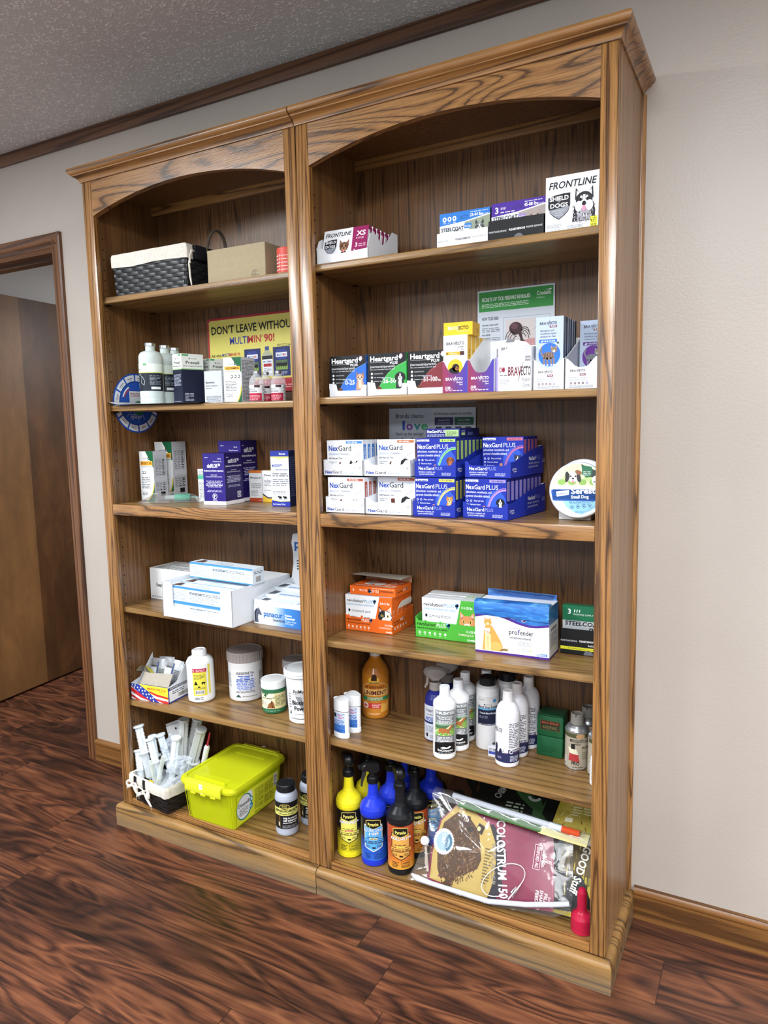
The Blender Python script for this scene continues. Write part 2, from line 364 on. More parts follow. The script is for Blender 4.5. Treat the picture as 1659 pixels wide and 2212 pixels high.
def bookcase(label, X0, X1, sl, sr, keys, left, right, widths):
    t = thing('bookcase', label, 'bookcase', (0, 0, 0), group='pair of oak bookcases')
    sL, sR = X0+widths[0], X1-widths[1]           # clear opening
    g = 0.0011
    for a, b in ((X0, sL), (sR, X1)):
        MB().box(a, b, 0, 0.019, 0.0744, ZT, OAK_V, 0.0022).build('stile', t)
    arch = arc_pts(sL, sR, 2.0045, 0.052)
    mb = MB(); mb.prism(arch + [(sR, ZT), (sL, ZT)], 'y', 0.0004, 0.019, OAK_RAIL); mb.build('arched_rail', t)
    MB().box(sL, sR, 0.0002, 0.019, 0.0744, 0.0962, OAK_H, 0.0018).build('bottom_rail', t)
    MB().box(sL, sR, 0.0002, 0.019, 1.0706, 1.1059, OAK_RAIL, 0.0022).build('middle_rail', t)
    pL, pR = X0+0.02, X1-0.02
    for k, (a, b) in enumerate(((X0, pL), (pR, X1))):
        out = (k == 0 and left) or (k == 1 and right)
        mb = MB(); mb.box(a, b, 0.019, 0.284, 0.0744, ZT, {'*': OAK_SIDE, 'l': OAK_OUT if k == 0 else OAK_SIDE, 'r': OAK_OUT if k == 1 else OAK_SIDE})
        xx = pL + 0.0002 if k == 0 else pR - 0.0002
        for y in (0.049, 0.235):                    # the drilled shelf-pin holes
            z = 0.22
            while z < 1.98:
                if not 1.02 < z < 1.16:
                    vs = [(xx, y+0.0025*cos(2*pi*i/10), z+0.0025*sin(2*pi*i/10)) for i in range(10)]
                    mb.add(vs, [tuple(range(10))], P('#1a0f07', 0.8))
                z += 0.032
        mb.build('side_panel', t)
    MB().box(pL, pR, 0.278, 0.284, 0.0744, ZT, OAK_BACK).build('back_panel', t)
    MB().box(pL, pR, 0.262, 0.278, 2.068, ZT-0.002, OAK_H, 0.002).build('back_rail', t)
    MB().box(pL, pR, 0.019, 0.278, ZT-0.015, ZT, OAK_SIDE).build('top_board', t)
    MB().box(pL, pR, 0.0188, 0.278, 1.0866, 1.1058, OAK_SHELF).build('fixed_shelf', t)
    MB().box(pL, pR, 0.0188, 0.278, 0.0772, 0.0964, OAK_SHELF).build('bottom_shelf', t)
    for k in keys:
        a = SHELF[k]; xl, xr = pL+0.0025, pR-0.0025
        mb = MB()
        sec = [(0.022+0.0035, 0), (0.2770, 0), (0.2770, -SH), (0.022+0.0035, -SH), (0.022+0.0008, -SH+0.0016), (0.022, -SH+0.005), (0.022, -0.005), (0.022+0.0008, -0.0016)]
        n = len(sec); vs = [(x, y, sz(k, x)+dz) for x in (xl, xr) for y, dz in sec]
        mb.add(vs, [(i, (i+1) % n, n+(i+1) % n, n+i) for i in range(n)] + [tuple(range(n))[::-1], tuple(range(n, 2*n))], OAK_SHELF)
        o = mb.build('shelf', t)
        for x in (xl+0.008, xr-0.008):
            for y in (0.049, 0.235):
                MB().box(x-0.008, x+0.008, y-0.0035, y+0.0035, sz(k, x)-SH-0.0045, sz(k, x)-SH-0.0005, P('#2b1c12', 0.4)).build('shelf_pin', o)
    run(CROWN, X0+(0 if left else g), X1-(0 if right else g), left, right, OAK_H).build('crown_moulding', t)
    run(PLINTH, X0+(0 if left else g/3), X1-(0 if right else g/3), left*0.7 if left else 0, right*0.93 if right else 0, OAK_BASE).build('plinth', t)
    return t
caseL = bookcase('oak bookcase on the left, beside the doorway, holding baskets and a lime green bin', 0, XS-0.0009, 0, 0, ['L1', 'L2', 'L4', 'L5'], 1, 0, (0.0421, 0.0366))
caseR = bookcase('oak bookcase on the right, full of pet medicine cartons and spray bottles', XS+0.0009, 1.6158, 0, 0, ['R1', 'R2', 'R4', 'R5'], 0, 1, (0.0384, 0.0372))
pr = [(1.6158+0.010*cos(a)*(1 if a < pi/2 else 1), D-0.0115*sin(a)) for a in [i*pi/2/6 for i in range(7)]] + [(1.6158, D)]
MB().prism(pr, 'z', 0.0744, 2.108, OAK_V, True).build('scribe_strip', caseR)
# ---------------------------------------------------------------- printing on surfaces
EPS = 0.00012
class Flat:
    def __init__(s, O, U, V, N=None): s.O, s.U, s.V = Vector(O), Vector(U).normalized(), Vector(V).normalized(); s.N = Vector(N).normalized() if N else s.U.cross(s.V); s.strip = None
    def __call__(s, u, v, l=1): return s.O + s.U*u + s.V*v + s.N*(EPS*l)
class Round:
    """a band round an upright bottle; u runs along the skin from the middle, v up"""
    def __init__(s, r, ang=-90, cx=0, cy=0, z0=0, sx=1, sy=1, r1=None, h=1): s.r, s.a, s.cx, s.cy, s.z0, s.sx, s.sy = r, radians(ang), cx, cy, z0, sx, sy; s.strip = r*0.13; s.r1 = r if r1 is None else r1; s.h = h
    def __call__(s, u, v, l=1):
        a = s.a + u/s.r; rr = s.r + (s.r1-s.r)*v/s.h + 0.0002 + EPS*1.4*l
        return Vector((s.cx + rr*s.sx*cos(a), s.cy + rr*s.sy*sin(a), s.z0 + v))
def _clip(poly, axis_val, keep_gt):
    out = []
    for i, p in enumerate(poly):
        q = poly[(i+1) % len(poly)]; a = (p[0] > axis_val) == keep_gt or p[0] == axis_val; b = (q[0] > axis_val) == keep_gt or q[0] == axis_val
        if a: out.append(p)
        if a != b and abs(q[0]-p[0]) > 1e-12:
            t = (axis_val-p[0])/(q[0]-p[0]); out.append((axis_val, p[1]+t*(q[1]-p[1])))
    return out
def put(mb, F, polys, m, l=1):
    """polys: convex outlines in (u, v)"""
    vs, fs = [], []
    for poly in polys:
        parts = [poly]
        if F.strip:
            u0 = min(p[0] for p in poly); u1 = max(p[0] for p in poly); k0 = math.floor(u0/F.strip); k1 = math.ceil(u1/F.strip)
            if k1-k0 > 1:
                parts = []
                for k in range(k0, k1):
                    c = _clip(_clip(poly, k*F.strip, True), (k+1)*F.strip, False)
                    if len(c) > 2: parts.append(c)
        for p in parts:
            b = len(vs); vs.extend([F(q[0], q[1], l) for q in p]); fs.append(tuple(range(b, b+len(p))))
    mb.add(vs, fs, m)
def rect(mb, F, u, v, w, h, m, l=1): put(mb, F, [[(u, v), (u+w, v), (u+w, v+h), (u, v+h)]], m, l)
def poly(mb, F, pts, m, l=1):
    tri = tessellate_polygon([[Vector((p[0], p[1], 0)) for p in pts]]); put(mb, F, [[pts[i] for i in t] for t in tri], m, l)
def ell(mb, F, u, v, a, b, m, l=1, n=18, rot=0):
    c, s = cos(rot), sin(rot); put(mb, F, [[(u+a*cos(2*pi*i/n)*c-b*sin(2*pi*i/n)*s, v+a*cos(2*pi*i/n)*s+b*sin(2*pi*i/n)*c) for i in range(n)]], m, l)
def arc(mb, F, u, v, r0, r1, a0, a1, m, l=1, n=16, ky=1):
    ps = []
    for i in range(n):
        p, q = radians(a0+(a1-a0)*i/n), radians(a0+(a1-a0)*(i+1)/n)
        ps.append([(u+r0*cos(p), v+ky*r0*sin(p)), (u+r1*cos(p), v+ky*r1*sin(p)), (u+r1*cos(q), v+ky*r1*sin(q)), (u+r0*cos(q), v+ky*r0*sin(q))])
    put(mb, F, ps, m, l)
def stroke(mb, F, pts, w, m, l=1):
    for a, b in zip(pts, pts[1:]):
        d = hypot(b[0]-a[0], b[1]-a[1]) or 1; nx, ny = -(b[1]-a[1])/d*w/2, (b[0]-a[0])/d*w/2
        put(mb, F, [[(a[0]+nx, a[1]+ny), (a[0]-nx, a[1]-ny), (b[0]-nx, b[1]-ny), (b[0]+nx, b[1]+ny)]], m, l)
_tx = {}
def glyphs(s, bold, shear):
    k = (s, bold, shear)
    if k not in _tx:
        cu = bpy.data.curves.new('t', 'FONT'); cu.body = s; cu.size = 1; cu.resolution_u = 2; cu.offset = bold*0.018; cu.shear = shear
        o = bpy.data.objects.new('t', cu); me = bpy.data.meshes.new_from_object(o)
        vs = [(v.co.x, v.co.y) for v in me.vertices]; fs = [tuple(p.vertices) for p in me.polygons]
        bpy.data.objects.remove(o); bpy.data.meshes.remove(me); bpy.data.curves.remove(cu)
        _tx[k] = (vs, fs)
        if vs and bold > 0.05:
            b0 = glyphs(s, 0, shear)[0]; ex = lambda f, i: abs(f(p[i] for p in vs) - f(p[i] for p in b0))
            if max(ex(max, 0), ex(min, 0), ex(max, 1), ex(min, 1)) > 0.09: _tx[k] = glyphs(s, bold*0.6 if bold > 0.3 else 0, shear)
    return _tx[k]
def text(mb, F, s, u, v, h, m, w=None, bold=0, shear=0, al='c', l=3, rot=0):
    """capitals h tall, baseline at v; w squeezes or stretches the line to that width"""
    vs, fs = glyphs(s, bold, shear)
    if not vs: return
    cap = 0.727; x0 = min(p[0] for p in vs); x1 = max(p[0] for p in vs); ky = h/cap; kx = ky if w is None else w/(x1-x0)
    W = (x1-x0)*kx; du = {'c': -W/2, 'l': 0, 'r': -W}[al]; c, sn = cos(rot), sin(rot)
    P2 = [((x-x0)*kx+du, y*ky) for x, y in vs]; P2 = [(u+x*c-y*sn, v+x*sn+y*c) for x, y in P2]
    if F.strip: put(mb, F, [[P2[i] for i in f] for f in fs], m, l)
    else: mb.add([F(p[0], p[1], l) for p in P2], fs, m)
def lines(mb, F, u, v, w, h, n, m, l=2, seed=1, fill=0.45, al='l'):
    """small print: rows of word-length dashes, first row at the top"""
    R = random.Random(seed); ps = []; dh = h/n
    for i in range(n):
        y = v+h-dh*(i+1); x = u; end = u+w*(1 if i % 4 != 3 else R.uniform(0.45, 0.9))
        if al == 'c': k = R.uniform(0, 0.14)*w; x += k; end = u+w-k
        while x < end - dh*0.4:
            q = min(R.uniform(1.2, 4.2)*dh, end-x); ps.append([(x, y), (x+q, y), (x+q, y+dh*fill), (x, y+dh*fill)]); x += q+dh*0.55
    put(mb, F, ps, m, l)
def barcode(mb, F, u, v, w, h, l=2, vert=False):
    rect(mb, F, u, v, w, h, '#f4f4f4', l); R = random.Random(int(w*1e5)); x = 0.04
    while x < 0.94:
        q = R.choice((0.012, 0.02, 0.035))
        if vert: rect(mb, F, u+w*0.08, v+h*x, w*0.84, h*q, '#151515', l+1)
        else: rect(mb, F, u+w*x, v+h*0.1, w*q, h*0.8, '#151515', l+1)
        x += q+R.choice((0.012, 0.022, 0.03))
def dog(mb, F, u, v, s, base='#c9a06a', ear='#8a5a30', muz='#efe3d0', up=False, l=3, body=True, tongue=False):
    """small printed dog: body, head, ears, muzzle, eyes, nose"""
    if body:
        poly(mb, F, [(u-.42*s, v-.95*s), (u+.42*s, v-.95*s), (u+.36*s, v-.35*s), (u+.2*s, v), (u-.2*s, v), (u-.36*s, v-.35*s)], base, l); ell(mb, F, u, v-.5*s, .17*s, .34*s, muz, l+1)
    for k in (-1, 1):
        if up: poly(mb, F, [(u+k*.12*s, v+.3*s), (u+k*.4*s, v+.1*s), (u+k*.37*s, v+.62*s)], ear, l)
        else: ell(mb, F, u+k*.36*s, v+.02*s, .13*s, .3*s, ear, l+2, rot=k*.25)
    ell(mb, F, u, v+.08*s, .36*s, .35*s, base, l+1); ell(mb, F, u, v-.1*s, .2*s, .19*s, muz, l+3); poly(mb, F, [(u-.05*s, v+.3*s), (u+.05*s, v+.3*s), (u+.07*s, v-.1*s), (u-.07*s, v-.1*s)], muz, l+2)
    for k in (-1, 1): ell(mb, F, u+k*.15*s, v+.12*s, .05*s, .055*s, '#191210', l+4)
    ell(mb, F, u, v-.03*s, .075*s, .055*s, '#120e0d', l+5)
    if tongue: ell(mb, F, u, v-.24*s, .07*s, .1*s, '#e07f86', l+5)
def catface(mb, F, u, v, s, c1='#c98a5c', c2='#efe0d0', c3=None, l=3):
    for k, cc in ((-1, c1), (1, c3 or c1)): poly(mb, F, [(u+k*.1*s, v+.34*s), (u+k*.42*s, v+.1*s), (u+k*.4*s, v+.62*s)], cc, l); poly(mb, F, [(u+k*.2*s, v+.36*s), (u+k*.36*s, v+.2*s), (u+k*.36*s, v+.52*s)], '#e3b2a2', l+1)
    ell(mb, F, u, v, .46*s, .4*s, c1, l+1)
    if c3: poly(mb, F, [(u, v+.38*s), (u+.3*s, v+.28*s), (u+.45*s, v), (u+.3*s, v-.26*s), (u, v-.38*s)], c3, l+2)
    ell(mb, F, u, v-.17*s, .2*s, .16*s, c2, l+3)
    for k in (-1, 1): ell(mb, F, u+k*.19*s, v+.06*s, .09*s, .075*s, '#cdbf5a', l+4); ell(mb, F, u+k*.19*s, v+.06*s, .035*s, .07*s, '#141414', l+5)
    poly(mb, F, [(u-.05*s, v-.08*s), (u+.05*s, v-.08*s), (u, v-.14*s)], '#c77f78', l+5)
def sides(w, d, h): 
    """front, right, top, left faces of a carton whose near left lower corner is the origin"""
    return (Flat((0,0,0), (1,0,0), (0,0,1)), Flat((w,0,0), (0,1,0), (0,0,1)), Flat((0,0,h), (1,0,0), (0,1,0)), Flat((0,d,0), (0,-1,0), (0,0,1)))
def carton(w, d, h, m, bev=0.0006):
    mb = MB()
    if isinstance(m, dict): mb.box(0, w, 0, d, 0, h, m)
    else: mb.box(0, w, 0, d, 0, h, m, bev, 1)
    return (mb,) + sides(w, d, h)
def at(k, x, y, dz=0.0003): return (x, y, sz(k, x)+dz)
def tl(k): return -math.atan(slope(k))
def place(mb, name, k, x, y, yaw, label, cat, group=None, dz=0.0003, rx=0):
    o = mb.build(name, None, at(k, x, y, dz), (rx, tl(k), radians(yaw))); return tag(o, label, cat, group)
def tray(w, d, hf, hs, m, inner='#eef0f2', front=None, back=None, side=None, t=0.0009):
    """open display tray: floor, cut front, sides rising from hs[0] to hs[1], back"""
    mb = MB(); mb.box(0, w, 0, d, 0, t, m)
    fr = front or [(0, 0), (w, 0), (w, hf), (0, hf)]
    mb.prism(fr, 'y', 0, t, m); 
    sd = side or [(0, 0), (d, 0), (d, hs[1]), (0, hs[0])]
    mb.prism(sd, 'x', w-t, w, m); mb.prism(sd, 'x', 0, t, m)
    mb.prism([(t, 0), (w-t, 0), (w-t, back or hs[1]), (t, back or hs[1])], 'y', d-t, d, m)
    a = Flat((t, d-t-0.0001, 0), (1,0,0), (0,0,1)); rect(mb, a, 0, 0, w-2*t, back or hs[1], inner)
    return (mb,) + sides(w, d, hf)
def dip(w, hc, hm, a=0.14, b=0.22, right=True):
    """front outline with a scooped middle"""
    p = [(0, 0), (w, 0), (w, hc if right else hm)]
    if right: p += [(w*(1-a), hc), (w*(1-b), hm+(hc-hm)*.25), (w*(1-b-.05), hm)]
    p += [(w*(b+.05), hm), (w*b, hm+(hc-hm)*.25), (w*a, hc), (0, hc)]
    return p
WHITE, INK, NAVY = '#eef1f4', '#1a1b20', '#1c2f6b'
# ================================================================ LEFT BOOKCASE
WICK = varied('black_woven_splint', '#121316', '#26282c', 60, 0.38, (1, 1, 3))
LINEN = varied('cream_linen', '#cfcabf', '#e2ded4', 120, 0.85, bump=0.25, bscale=600)
CARD = varied('kraft_card', '#a39578', '#ab9d80', 80, 0.8)
GREYB = varied('grey_board', '#9c9588', '#aaa397', 90, 0.85)
CLEAR = filmy('clear_polythene', 0.12, 0.14, 0.06)
CLEAR2 = filmy('thin_clear_bag', 0.1, 0.02, 0.012, 0.16)
METAL = P('#b9bcc0', 0.28, Metallic=0.85)
def wicker(w0, d0, w1, d1, h, rows, nx, ny, m):
    """woven splints: over-under bands on all four tapered sides, on a solid liner core"""
    mb = MB()
    core = [(-w0/2, -d0/2, 0), (w0/2, -d0/2, 0), (w0/2, d0/2, 0), (-w0/2, d0/2, 0), (-w1/2, -d1/2, h), (w1/2, -d1/2, h), (w1/2, d1/2, h), (-w1/2, d1/2, h)]
    mb.add(core, [(3,2,1,0), (0,1,5,4), (1,2,6,5), (2,3,7,6), (3,0,4,7)], P('#0b0b0d', 0.7))
    def P3(u, z, o):
        f = z/h; w = w0+(w1-w0)*f; d = d0+(d1-d0)*f; per = 2*(w+d); s = (u % 1.0)*per
        if s < w: return (-w/2+s, -d/2-o, z)
        s -= w
        if s < d: return (w/2+o, -d/2+s, z)
        s -= d
        if s < w: return (w/2-s, d/2+o, z)
        s -= w; return (-w/2-o, d/2-s, z)
    N = 2*(nx+ny); dz = h/rows
    for r in range(rows):
        for k in range(N):
            if (k+r) % 2: continue
            a, b = (k-0.42)/N, (k+1.42)/N; vs, fs = [], []; q = 6
            for i in range(q+1):
                u = a+(b-a)*i/q; o = 0.0007+0.0026*sin(pi*i/q)
                for e in (0.06, 0.5, 0.94): vs.append(P3(u, (r+e)*dz, o+(0.0006 if e == .5 else 0)))
            for i in range(q):
                for j in (0, 1): fs.append((i*3+j, (i+1)*3+j, (i+1)*3+j+1, i*3+j+1))
            mb.add(vs, fs, m, True)
        for k in range(N):
            if (k+r) % 2 == 0: continue
            a, b = (k+0.12)/N, (k+0.88)/N
            mb.add([P3(a, r*dz, .0012), P3(b, r*dz, .0012), P3(b, (r+1)*dz, .0012), P3(a, (r+1)*dz, .0012)], [(0,1,2,3)], m)
    return mb
def liner(w, d, z0, z1, m, r=0.004, dip_=0.0, seed=1, inner=0.03):
    """cloth lining turned over the rim"""
    mb = MB(); R = random.Random(seed); ns = 60
    ph = [R.uniform(0, 6.28) for _ in range(4)]
    def ringp(t, o, z):
        per = 2*(w+d); s = t*per
        if s < w: p = (-w/2+s, -d/2); n = (0, -1)
        elif s < w+d: p = (w/2, -d/2+s-w); n = (1, 0)
        elif s < 2*w+d: p = (w/2-(s-w-d), d/2); n = (0, 1)
        else: p = (-w/2, d/2-(s-2*w-d)); n = (-1, 0)
        return (p[0]+n[0]*o, p[1]+n[1]*o, z)
    def fn(u, v):
        wob = 0.0011*sin(u*40+ph[0])+0.0008*sin(u*93+ph[1]); hem = 0.002*sin(u*26+ph[2])
        if v < .5: return ringp(u % 1, 0.0042+wob+0.001*sin(v*6), z0+hem*(1-v*2)+(z1-z0)*v*2)
        if v < .62: return ringp(u % 1, 0.001+wob*.5, z1+0.003)
        return ringp(u % 1, -r-wob, z1-(v-.62)/.38*inner)
    mb.grid(fn, ns*2, 16, m); return mb

# ---- top shelf: lined basket, kraft box, coral canister
bk = thing('wicker_basket', 'long black woven basket with a cream cloth lining on the top shelf', 'basket', at('L1', 0.218, 0.132), 0, tilt=tl('L1'))
wicker(0.296, 0.166, 0.306, 0.176, 0.094, 8, 13, 7, WICK).build('basket_body', bk)
liner(0.306, 0.178, 0.088, 0.126, LINEN, seed=3, inner=0.05).build('cloth_lining', bk)
mb = MB(); mb.box(-0.147, 0.147, -0.084, 0.084, 0.07, 0.074, LINEN); mb.build('lining_bottom', bk)
mb = MB(); mb.tube([(0.152, -0.02, 0.11), (0.165, -0.075, 0.108), (0.163, -0.085, 0.07), (0.168, -0.088, 0.03), (0.176, -0.092, 0.004)], [.003, .004, .003, .003, .002], LINEN, 6)
mb.tube([(0.165, -0.075, 0.108), (0.168, -0.088, 0.086), (0.172, -0.09, 0.068)], .0025, LINEN, 6); mb.build('tie_string', bk)
mb = MB()
for x in (0.157,):
    pts = [(x+0.008*sin(pi*i/14), 0.0-0.045*cos(pi*i/14), 0.11+0.075*sin(pi*i/14)) for i in range(15)]
    for o in (-0.006, 0.006): mb.tube([(p[0]+o*.4, p[1], p[2]) for p in pts], 0.0035, P('#4a4038', 0.35), 8)
mb.build('handle', bk, (0.012, 0.03, 0))
mb = MB(); mb.box(0.153, 0.170, -0.062, 0.05, 0.086, 0.128, P('#12131b', 0.7), 0.004); mb.build('handle_wrap', bk)
def crumple(w, d, h, seed, m, n=9):
    R = random.Random(seed); mb = MB(); g = [[(R.uniform(-1, 1), R.uniform(-1, 1), R.uniform(0.2, 1)) for _ in range(n+1)] for _ in range(n+1)]
    def fn(u, v):
        i, j = round(u*n), round(v*n); q = g[i][j]; e = min(1, 3.2*min(u, 1-u, v, 1-v)+0.05)
        return ((u-.5)*w+q[0]*w*.05, (v-.5)*d+q[1]*d*.05, h*q[2]*e)
    mb.grid(fn, n, n, m, False); return mb
o = crumple(0.15, 0.1, 0.05, 5, CLEAR).build('plastic_bag', None, at('L1', 0.262, 0.15, 0.119)); tag(o, 'crumpled clear plastic poking out of the cloth lined basket', 'plastic bag')
mb, F, Rr, Tt, Lf = carton(0.214, 0.17, 0.105, CARD, 0.0012)
mb2 = mb
for a in range(3):
    b = radians(90+120*a); ell(mb, F, .176+.008*cos(b), .02+.008*sin(b), .0045, .0045, '#4a4436', 1); ell(mb, F, .176+.008*cos(b), .02+.008*sin(b), .0033, .0033, CARD, 2)
arc(mb, F, .176, .02, .0105, .0117, 20, 350, '#4a4436', 1); text(mb, F, 'RE', .176, .018, .004, '#4a4436')
rect(mb, Tt, 0.0, .084, .214, .0012, '#6d6048', 1)
place(mb, 'cardboard_box', 'L1', 0.424, 0.078, 0, 'plain kraft cardboard box with a small recycling mark, next to the lined basket', 'box')
mb = MB(); CO = '#d4564a'; mb.lathe([(0, 0), (.0345, 0), (.0355, .001), (.0355, .077), (.035, .079), (.0335, .0795), (0, .0795)], P(CO, 0.4), 44)
F = Round(.0355, -110)
for i in range(6):
    v = .008+i*.0095; lines(mb, F, -.03, v, .03, .004, 1, '#f2dcd6', 2, i, .8); rect(mb, F, .002, v-.001, .003, .006, '#f2dcd6', 2); lines(mb, F, .008, v, .03, .003, 1, '#f2dcd6', 2, i+9, .7)
place(mb, 'canister', 'L1', 0.703, 0.104, 0, 'coral red round canister with rows of white print, right end of the top shelf', 'canister')

# ---- second shelf
mb = MB(); BL = '#2a55b4'; mb.lathe([(0, 0), (.099, 0), (.099, .0011), (0, .0011)], P(BL, 0.4), 64)
F = Flat((0, 0, .0011), (0, 1, 0), (-1, 0, 0), (0, 0, 1))
for i in range(12):
    a = i*30+4; arc(mb, F, 0, 0, .074, .094, a, a+26, '#dfe4ea', 2, 6); arc(mb, F, 0, 0, .083, .085, a+5, a+20, '#3a3f58', 3, 4); arc(mb, F, 0, 0, .078, .0793, a+7, a+18, '#b9645c' if i % 2 else '#6a7390', 3, 4)
arc(mb, F, 0, 0, .0705, .072, 0, 360, '#17295f', 2, 40); arc(mb, F, 0, 0, .058, .063, 120, 160, '#e8ecf0', 2, 8); arc(mb, F, 0, 0, .052, .056, 122, 158, '#c2363a', 2, 8)
rect(mb, F, -.03, -.01, .06, .05, '#d5d9dd', 2); lines(mb, F, -.025, .022, .05, .014, 3, '#a34d55', 3, 2); ell(mb, F, .008, -.016, .024, .024, '#2f8a5c', 3); arc(mb, F, .008, -.016, .019, .022, 0, 360, '#1f5a3c', 4, 20)
for a in (205, 225, 250, 275, 300): stroke(mb, F, [(.03*cos(radians(a)), .03*sin(radians(a))), (.062*cos(radians(a)), .062*sin(radians(a)))], .0013, '#cfd8ea', 2)
lines(mb, F, -.03, -.05, .05, .016, 3, '#c3cdea', 2, 8)
o = mb.build('dosage_wheel', None, (0.0204, 0.147, 1.4335), (0, pi/2, 0)); tag(o, 'round blue paper dial chart tucked against the side panel behind the clear bottles', 'chart wheel')
mb = MB()
def sheet(u, v):
    x = 0.0445+u*0.385; y = 0.008+v*0.235; c = max(0, 0.16-u)/0.16
    return (x, y, 0.0014+0.009*c*c)
mb.grid(sheet, 20, 4, P('#d9dde0', 0.3)); mb.grid(lambda u, v: (sheet(u, v)[0], sheet(u, v)[1]+(.0 if v else -.0002), sheet(u, v)[2]-0.0012), 20, 4, P('#141a33', 0.4))
mb.grid(lambda u, v: (sheet(u, 0)[0], .0079, sheet(u, 0)[2]-.0012*v), 20, 1, P('#10131f', 0.4))
o = mb.build('paper_folder', None, (0, 0, sz('L2', .22)+.0006), (0, tl('L2'), 0)); tag(o, 'thin dark edged folder lying under the bottles and overhanging the shelf', 'folder')
o.location.z = sz('L2', 0)+.0006
MILK = NT('milky_plastic'); MILK.set(Base_Color='#e6f4f0', Roughness=0.22, Subsurface_Weight=0.3, Subsurface_Radius=(.03, .03, .03), Transmission_Weight=0.3, IOR=1.2); MILK = MILK.m
FLUID = P('#c4dbd3', 0.3, Subsurface_Weight=0.2)
def jug(name, x, y, yaw, label, grp):
    t = thing(name, label, 'bottle', at('L2', x, y, .0022), yaw, grp, tl('L2'))
    mb = MB(); mb.lathe([(0, 0), (.034, 0), (.0365, .003), (.0365, .014), (.0358, .016), (.0358, .019), (.0365, .021), (.0365, .142), (.0355, .151), (.031, .159), (.022, .1635), (.016, .165), (.0145, .167), (.0145, .181)], MILK, 40)
    F = Round(.0366, -62)
    rect(mb, F, -.05, .040, .106, .058, '#1b2430', 1); rect(mb, F, -.05, .098, .106, .026, '#e4f0e6', 1); rect(mb, F, -.05, .0955, .106, .003, '#cfe08a', 2)
    rect(mb, F, -.014, .118, .012, .006, '#5aa36a', 2); text(mb, F, 'Prevail', -.036, .104, .006, '#33403c', .02); rect(mb, F, .01, .045, .03, .008, '#dfe6e6', 2); lines(mb, F, .006, .06, .036, .03, 7, '#8b96a0', 2, 4)
    stroke(mb, F, [(-.036, .088), (-.026, .092), (-.02, .080), (-.025, .066), (-.012, .058), (-.01, .07), (-.018, .085)], .001, '#c9d3d8', 2); lines(mb, F, -.048, .046, .014, .04, 8, '#8b96a0', 2, 6)
    mb.build('bottle_body', t); mb = MB(); mb.lathe([(.0148, .179), (.0168, .180), (.0168, .188), (.016, .1895), (0, .1895)], METAL, 28); mb.build('crimp_cap', t)
    return t
J = 'translucent injection bottles'
jug('injection_bottle', .186, .0605, 0, 'translucent white bottle with a dark label, in front at the left of the second shelf', J)
jug('injection_bottle', .174, .1335, 4, 'translucent white bottle half hidden behind the frontmost clear bottle', J)
jug('injection_bottle', .146, .206, 0, 'translucent bottle of which only the silver cap shows above the navy carton', J)
def prevail(w, d, h, x, y, yaw, label):
    mb, F, R, T, L = carton(w, d, h, {'*': '#171c33', 't': '#4c5358'})
    for S, q in ((F, w), (R, d)):
        rect(mb, S, 0, h*.70, q, h*.30, '#e6ece6', 1); rect(mb, S, 0, h*.685, q, h*.02, '#9cc48c', 2); rect(mb, S, q*.62 if S is F else q*.02, h*.955, q*.3, h*.035, '#58a868', 2)
        text(mb, S, 'Prevail', q*.5, h*.80, h*.058, '#20242c', q*.62, 1); ell(mb, S, q*.36, h*.905, h*.014, h*.014, '#2a3036', 2); text(mb, S, 'VETONE', q*.56, h*.893, h*.022, '#3a4048', q*.26)
        text(mb, S, '(flunixin meglumine injection)', q*.5, h*.745, h*.028, '#3a4048', q*.86, .6)
    lines(mb, F, w*.12, h*.36, w*.75, h*.24, 10, '#aab0be', 2, 3); lines(mb, R, d*.1, h*.05, d*.4, h*.17, 6, '#aab0be', 2, 5); lines(mb, F, w*.1, h*.04, w*.7, h*.02, 1, '#aab0be', 2, 5)
    return place(mb, 'medicine_carton', 'L2', x, y, yaw, label, 'carton', dz=.0024)
prevail(.056, .075, .151, .2625, .077, -17, 'navy and white carton standing at an angle beside the translucent bottles')
prevail(.046, .056, .141, .3005, .168, -17, 'white topped carton standing behind the plain grey carton on the second shelf')
mb, F, R, T, L = carton(.069, .062, .095, {'*': '#bfc4c8', 't': '#8d9296'})
text(mb, F, 'Banamine', .006, .058, .0065, '#2a2d33', .034, .8, al='l'); text(mb, F, '(flunixin meglumine', .006, .049, .0042, '#4a4d53', .046, al='l'); text(mb, F, 'injection)', .006, .042, .0042, '#4a4d53', .022, al='l'); lines(mb, F, .006, .004, .058, .018, 6, '#5d6066', 2, 3); lines(mb, R, .004, .01, .05, .07, 12, '#6a6d73', 2, 3)
place(mb, 'medicine_carton', 'L2', .385, .082, 0, 'pale grey carton with small black lettering between the navy and the green cornered cartons', 'carton', dz=.0024)
